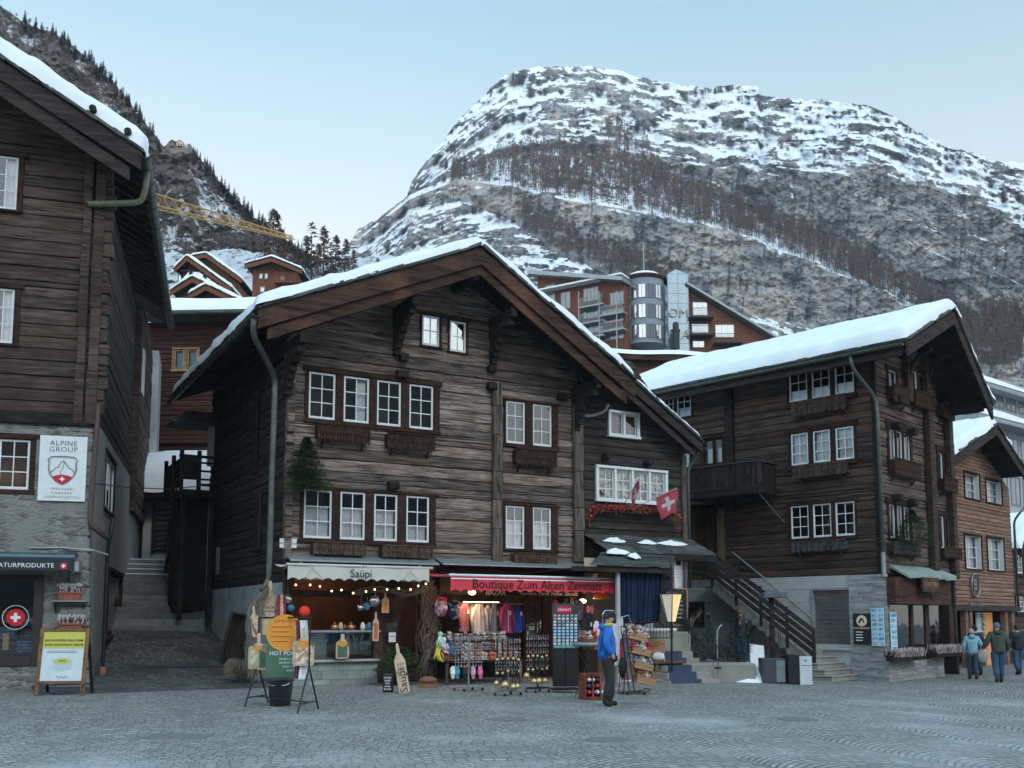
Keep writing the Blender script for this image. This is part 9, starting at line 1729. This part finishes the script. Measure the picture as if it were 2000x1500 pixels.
    for s in 'LR':
        a, t = Vector(V['an'+s]), Vector(V['to'+s]); skin('boot', [(a.x, a.y, a.z+.06*k, .036*k, .036*k), (a.x-.012*k, a.y, a.z-.010*k, .034*k, .032*k), (*(a.lerp(t, .55)-Vector((0, 0, .008*k))), .034*k, .030*k), (t.x-.004*k, t.y, t.z-.001, .030*k, .022*k)], [(0, 1), (1, 2), (2, 3)], boots, e)
        if gloves:
            i0 = ix['wr'+s]; ids = [i for n, i in ix.items() if n[-1] == s and n[0] in 'wpfgtu' and n not in ('to'+s,)]; mp_ = {a_: b_ for b_, a_ in enumerate(ids)}; skin('glove', [(*P[i][:3], P[i][3]*1.75, P[i][4]*1.75) for i in ids], [(mp_[a_], mp_[b_]) for a_, b_ in E if a_ in mp_ and b_ in mp_], gloves, e)
        y = V['hd'][1]+(.020 if s == 'L' else -.020)*k; MB().ball((V['hd'][0]+.046*k, y, V['hd'][2]+.004*k), .0055*k, n=8, m=6).build('eye', BLK, e, True); MB().ball((V['hd'][0], V['hd'][1]+(.048 if s == 'L' else -.048)*k, V['hd'][2]-.006*k), .008*k, .005*k, .016*k, 8, 6).build('ear', SKINM, e, True)
    MB().ball((V['hd'][0]+.045*k, V['hd'][1], V['hd'][2]-.034*k), .006*k, .014*k, .003*k, 8, 5).build('mouth', mat('lips', (.28,.10,.09)) if 'lips' not in MATS else MATS['lips'], e, True)
    def cap(m, z0, nm, sc=1.0, back=0): MB().grid(lambda u, v: (V['hd'][0]-.006*k+.058*k*sc*math.cos(2*PI*u)*math.cos(v*PI/2), V['hd'][1]+.053*k*sc*math.sin(2*PI*u)*math.cos(v*PI/2), V['hd'][2]+z0*k+(.060*k*math.sin(v*PI/2) if v > 0 else -.0)-(back*k*max(0, -math.cos(2*PI*u))*(1-v))), 20, 8).build(nm, m, e, True)
    if hair: cap(hair, .006, 'hair', 1.0, .055)
    if hat:
        cap(hat, .020, 'hat', 1.04, .016); MB().tube([(V['hd'][0]-.008*k+.055*k*math.cos(t), V['hd'][1]+.050*k*math.sin(t), V['hd'][2]+(.022-.016*(math.cos(t) < 0))*k) for t in [i*2*PI/18 for i in range(19)]], .009*k, 8).build('hat_brim', hat, e, True)
    return e, V
def people():
    jb = mat('blue_jacket', (.008,.10,.42), (.015,.15,.55), sc=5, rough=.55, bump=.4, bsc=9); tb = mat('black_trousers', (.012,.012,.014), (.028,.028,.03), sc=6, bump=.4, bsc=10); p = on_ground(1187, 1379)
    e, V = person(p, .12, 1.84, 'man in bright blue jacket and black beanie standing side-on by the boutique', dict(shR=(-.01, -.10, .80), elR=(-.045, -.135, .65), wrR=(.035, -.12, .53), wrL=(.03, .12, .52), hd=(.022, 0, .925), nk=(.008, 0, .845), toL=(.125, .07, .02), anL=(.045, .06, .045), knL=(.045, .06, .275), anR=(-.035, -.06, .045), toR=(.045, -.065, .02)), jb, tb, hat=mat('black_beanie', (.01,.01,.012), (.022,.022,.025), sc=30, bump=.5), gloves=BLK, bulk=1.12, collar=mat('lime_collar', (.50,.55,.04)), hood=True)
    MB().box(-.02, .0, -.215, -.21, 1.12, 1.28).build('white_logo', WHT, e)
    jk = mat('black_coat', (.010,.012,.020), (.022,.026,.038), sc=7, bump=.5, bsc=8); jn = mat('blue_jeans', (.018,.045,.10), (.05,.10,.18), sc=9); c = on_ground(1447, 1290); s = c.y
    p = BS.world(BS.x(1447, 1250, 2.2), -2.2, 0); p.z = .28
    e, V = person(p, -PI/2-.25, 1.62, 'bearded person in a black coat standing among the netted firs below the outside stair', dict(elL=(-.03, .16, .655), wrL=(.02, .13, .55), elR=(-.03, -.16, .655), wrR=(.04, -.15, .53)), jk, jn, hair=mat('brown_hair', (.05,.03,.02), (.10,.06,.04)), bulk=1.25, gloves=None); MB().ball((V['hd'][0]+.035, 0, V['hd'][2]-.075), .045, .06, .05, 12, 8).build('beard', MATS['brown_hair'], e, True); MB().box(.16, .163, -.03, .0, 1.20, 1.32).build('yellow_patch', MATS['lime_collar'], e)
    bj = mat('pale_blue_jacket', (.16,.33,.42), (.24,.42,.50), sc=8, bump=.4, bsc=9); bt = mat('dark_jeans', (.015,.03,.06), (.04,.065,.11), sc=9); BB = mat('brown_boots', (.03,.02,.018), (.06,.04,.035)); walk = dict(knL=(.05, .05, .28), anL=(.06, .05, .045), toL=(.135, .055, .02), knR=(-.005, -.05, .28), anR=(-.06, -.05, .06), toR=(.01, -.055, .02)); w2 = {a.replace('L', '#').replace('R', 'L').replace('#', 'R'): (b[0], -b[1], b[2]) for a, b in walk.items()}
    p1 = on_ground(1901, 1327); e, V = person(p1, PI/2-.25, 1.62, 'woman with grey-blond hair in a pale blue jacket walking away hand in hand', dict(walk, elR=(-.02, -.17, .66), wrR=(.05, -.26, .54)), bj, bt, hair=mat('ash_blond', (.26,.18,.14), (.42,.33,.27), sc=25), boots=BB, bulk=1.05, hood=True); MB().ball((-.02, -.30, .75), .05, .17, .22, 14, 10, .05).build('tote_bag', mat('beige_tote', (.30,.25,.24), (.40,.35,.33)), e, True); MB().tube([(-.02, -.2, 1.3), (-.03, -.27, 1.1), (-.02, -.25, .95)], .012, 5).build('bag_strap', MATS['beige_tote'], e); MB().tube([(.06*math.cos(t), .055*math.sin(t), 1.44) for t in [i*PI/6 for i in range(13)]], .035, 8).build('scarf', mat('blue_scarf', (.03,.06,.16)), e, True)
    gj = mat('olive_parka', (.030,.037,.030), (.060,.070,.058), sc=7, bump=.4, bsc=9); p2 = on_ground(1952, 1333); person(p2, PI/2-.2, 1.80, 'man in an olive green parka and blue cap walking away, holding her hand', dict(w2, elL=(-.02, .17, .66), wrL=(.03, .25, .54), elR=(-.03, -.16, .65), wrR=(.02, -.15, .51)), gj, jn, hat=mat('blue_cap', (.04,.10,.19), (.07,.15,.26)), boots=BB, bulk=1.22, hood=True)
    p3 = on_ground(1918, 1322); p3.y += .9; p3.x += .25; person(p3, PI/2, 1.72, 'person in black partly hidden between the couple walking away', walk, jk, tb, hair=BLK, bulk=1.15); p4 = on_ground(1990, 1318); person(p4, PI/2, 1.74, 'person in a black jacket and jeans walking away at the right edge', dict(w2, elL=(-.03, .15, .65), wrL=(.01, .14, .52)), jk, jn, hair=BLK, bulk=1.2)
people()
# ================= thin cold air over the valley =================
hz = MB().box(-520, 520, -560, 820, -7, 320).build('haze', bpy.data.materials.new('air'))
m = hz.data.materials[0]; m.use_nodes = True; n = m.node_tree.nodes; n.clear(); o = n.new('ShaderNodeOutputMaterial'); v = n.new('ShaderNodeVolumePrincipled')
v.inputs['Color'].default_value = (.80, .90, 1, 1); v.inputs['Density'].default_value = .00028; v.inputs['Anisotropy'].default_value = .1; m.node_tree.links.new(v.outputs[0], o.inputs['Volume'])
tag(hz, 'thin bluish evening haze over the valley', 'haze', kind='stuff')
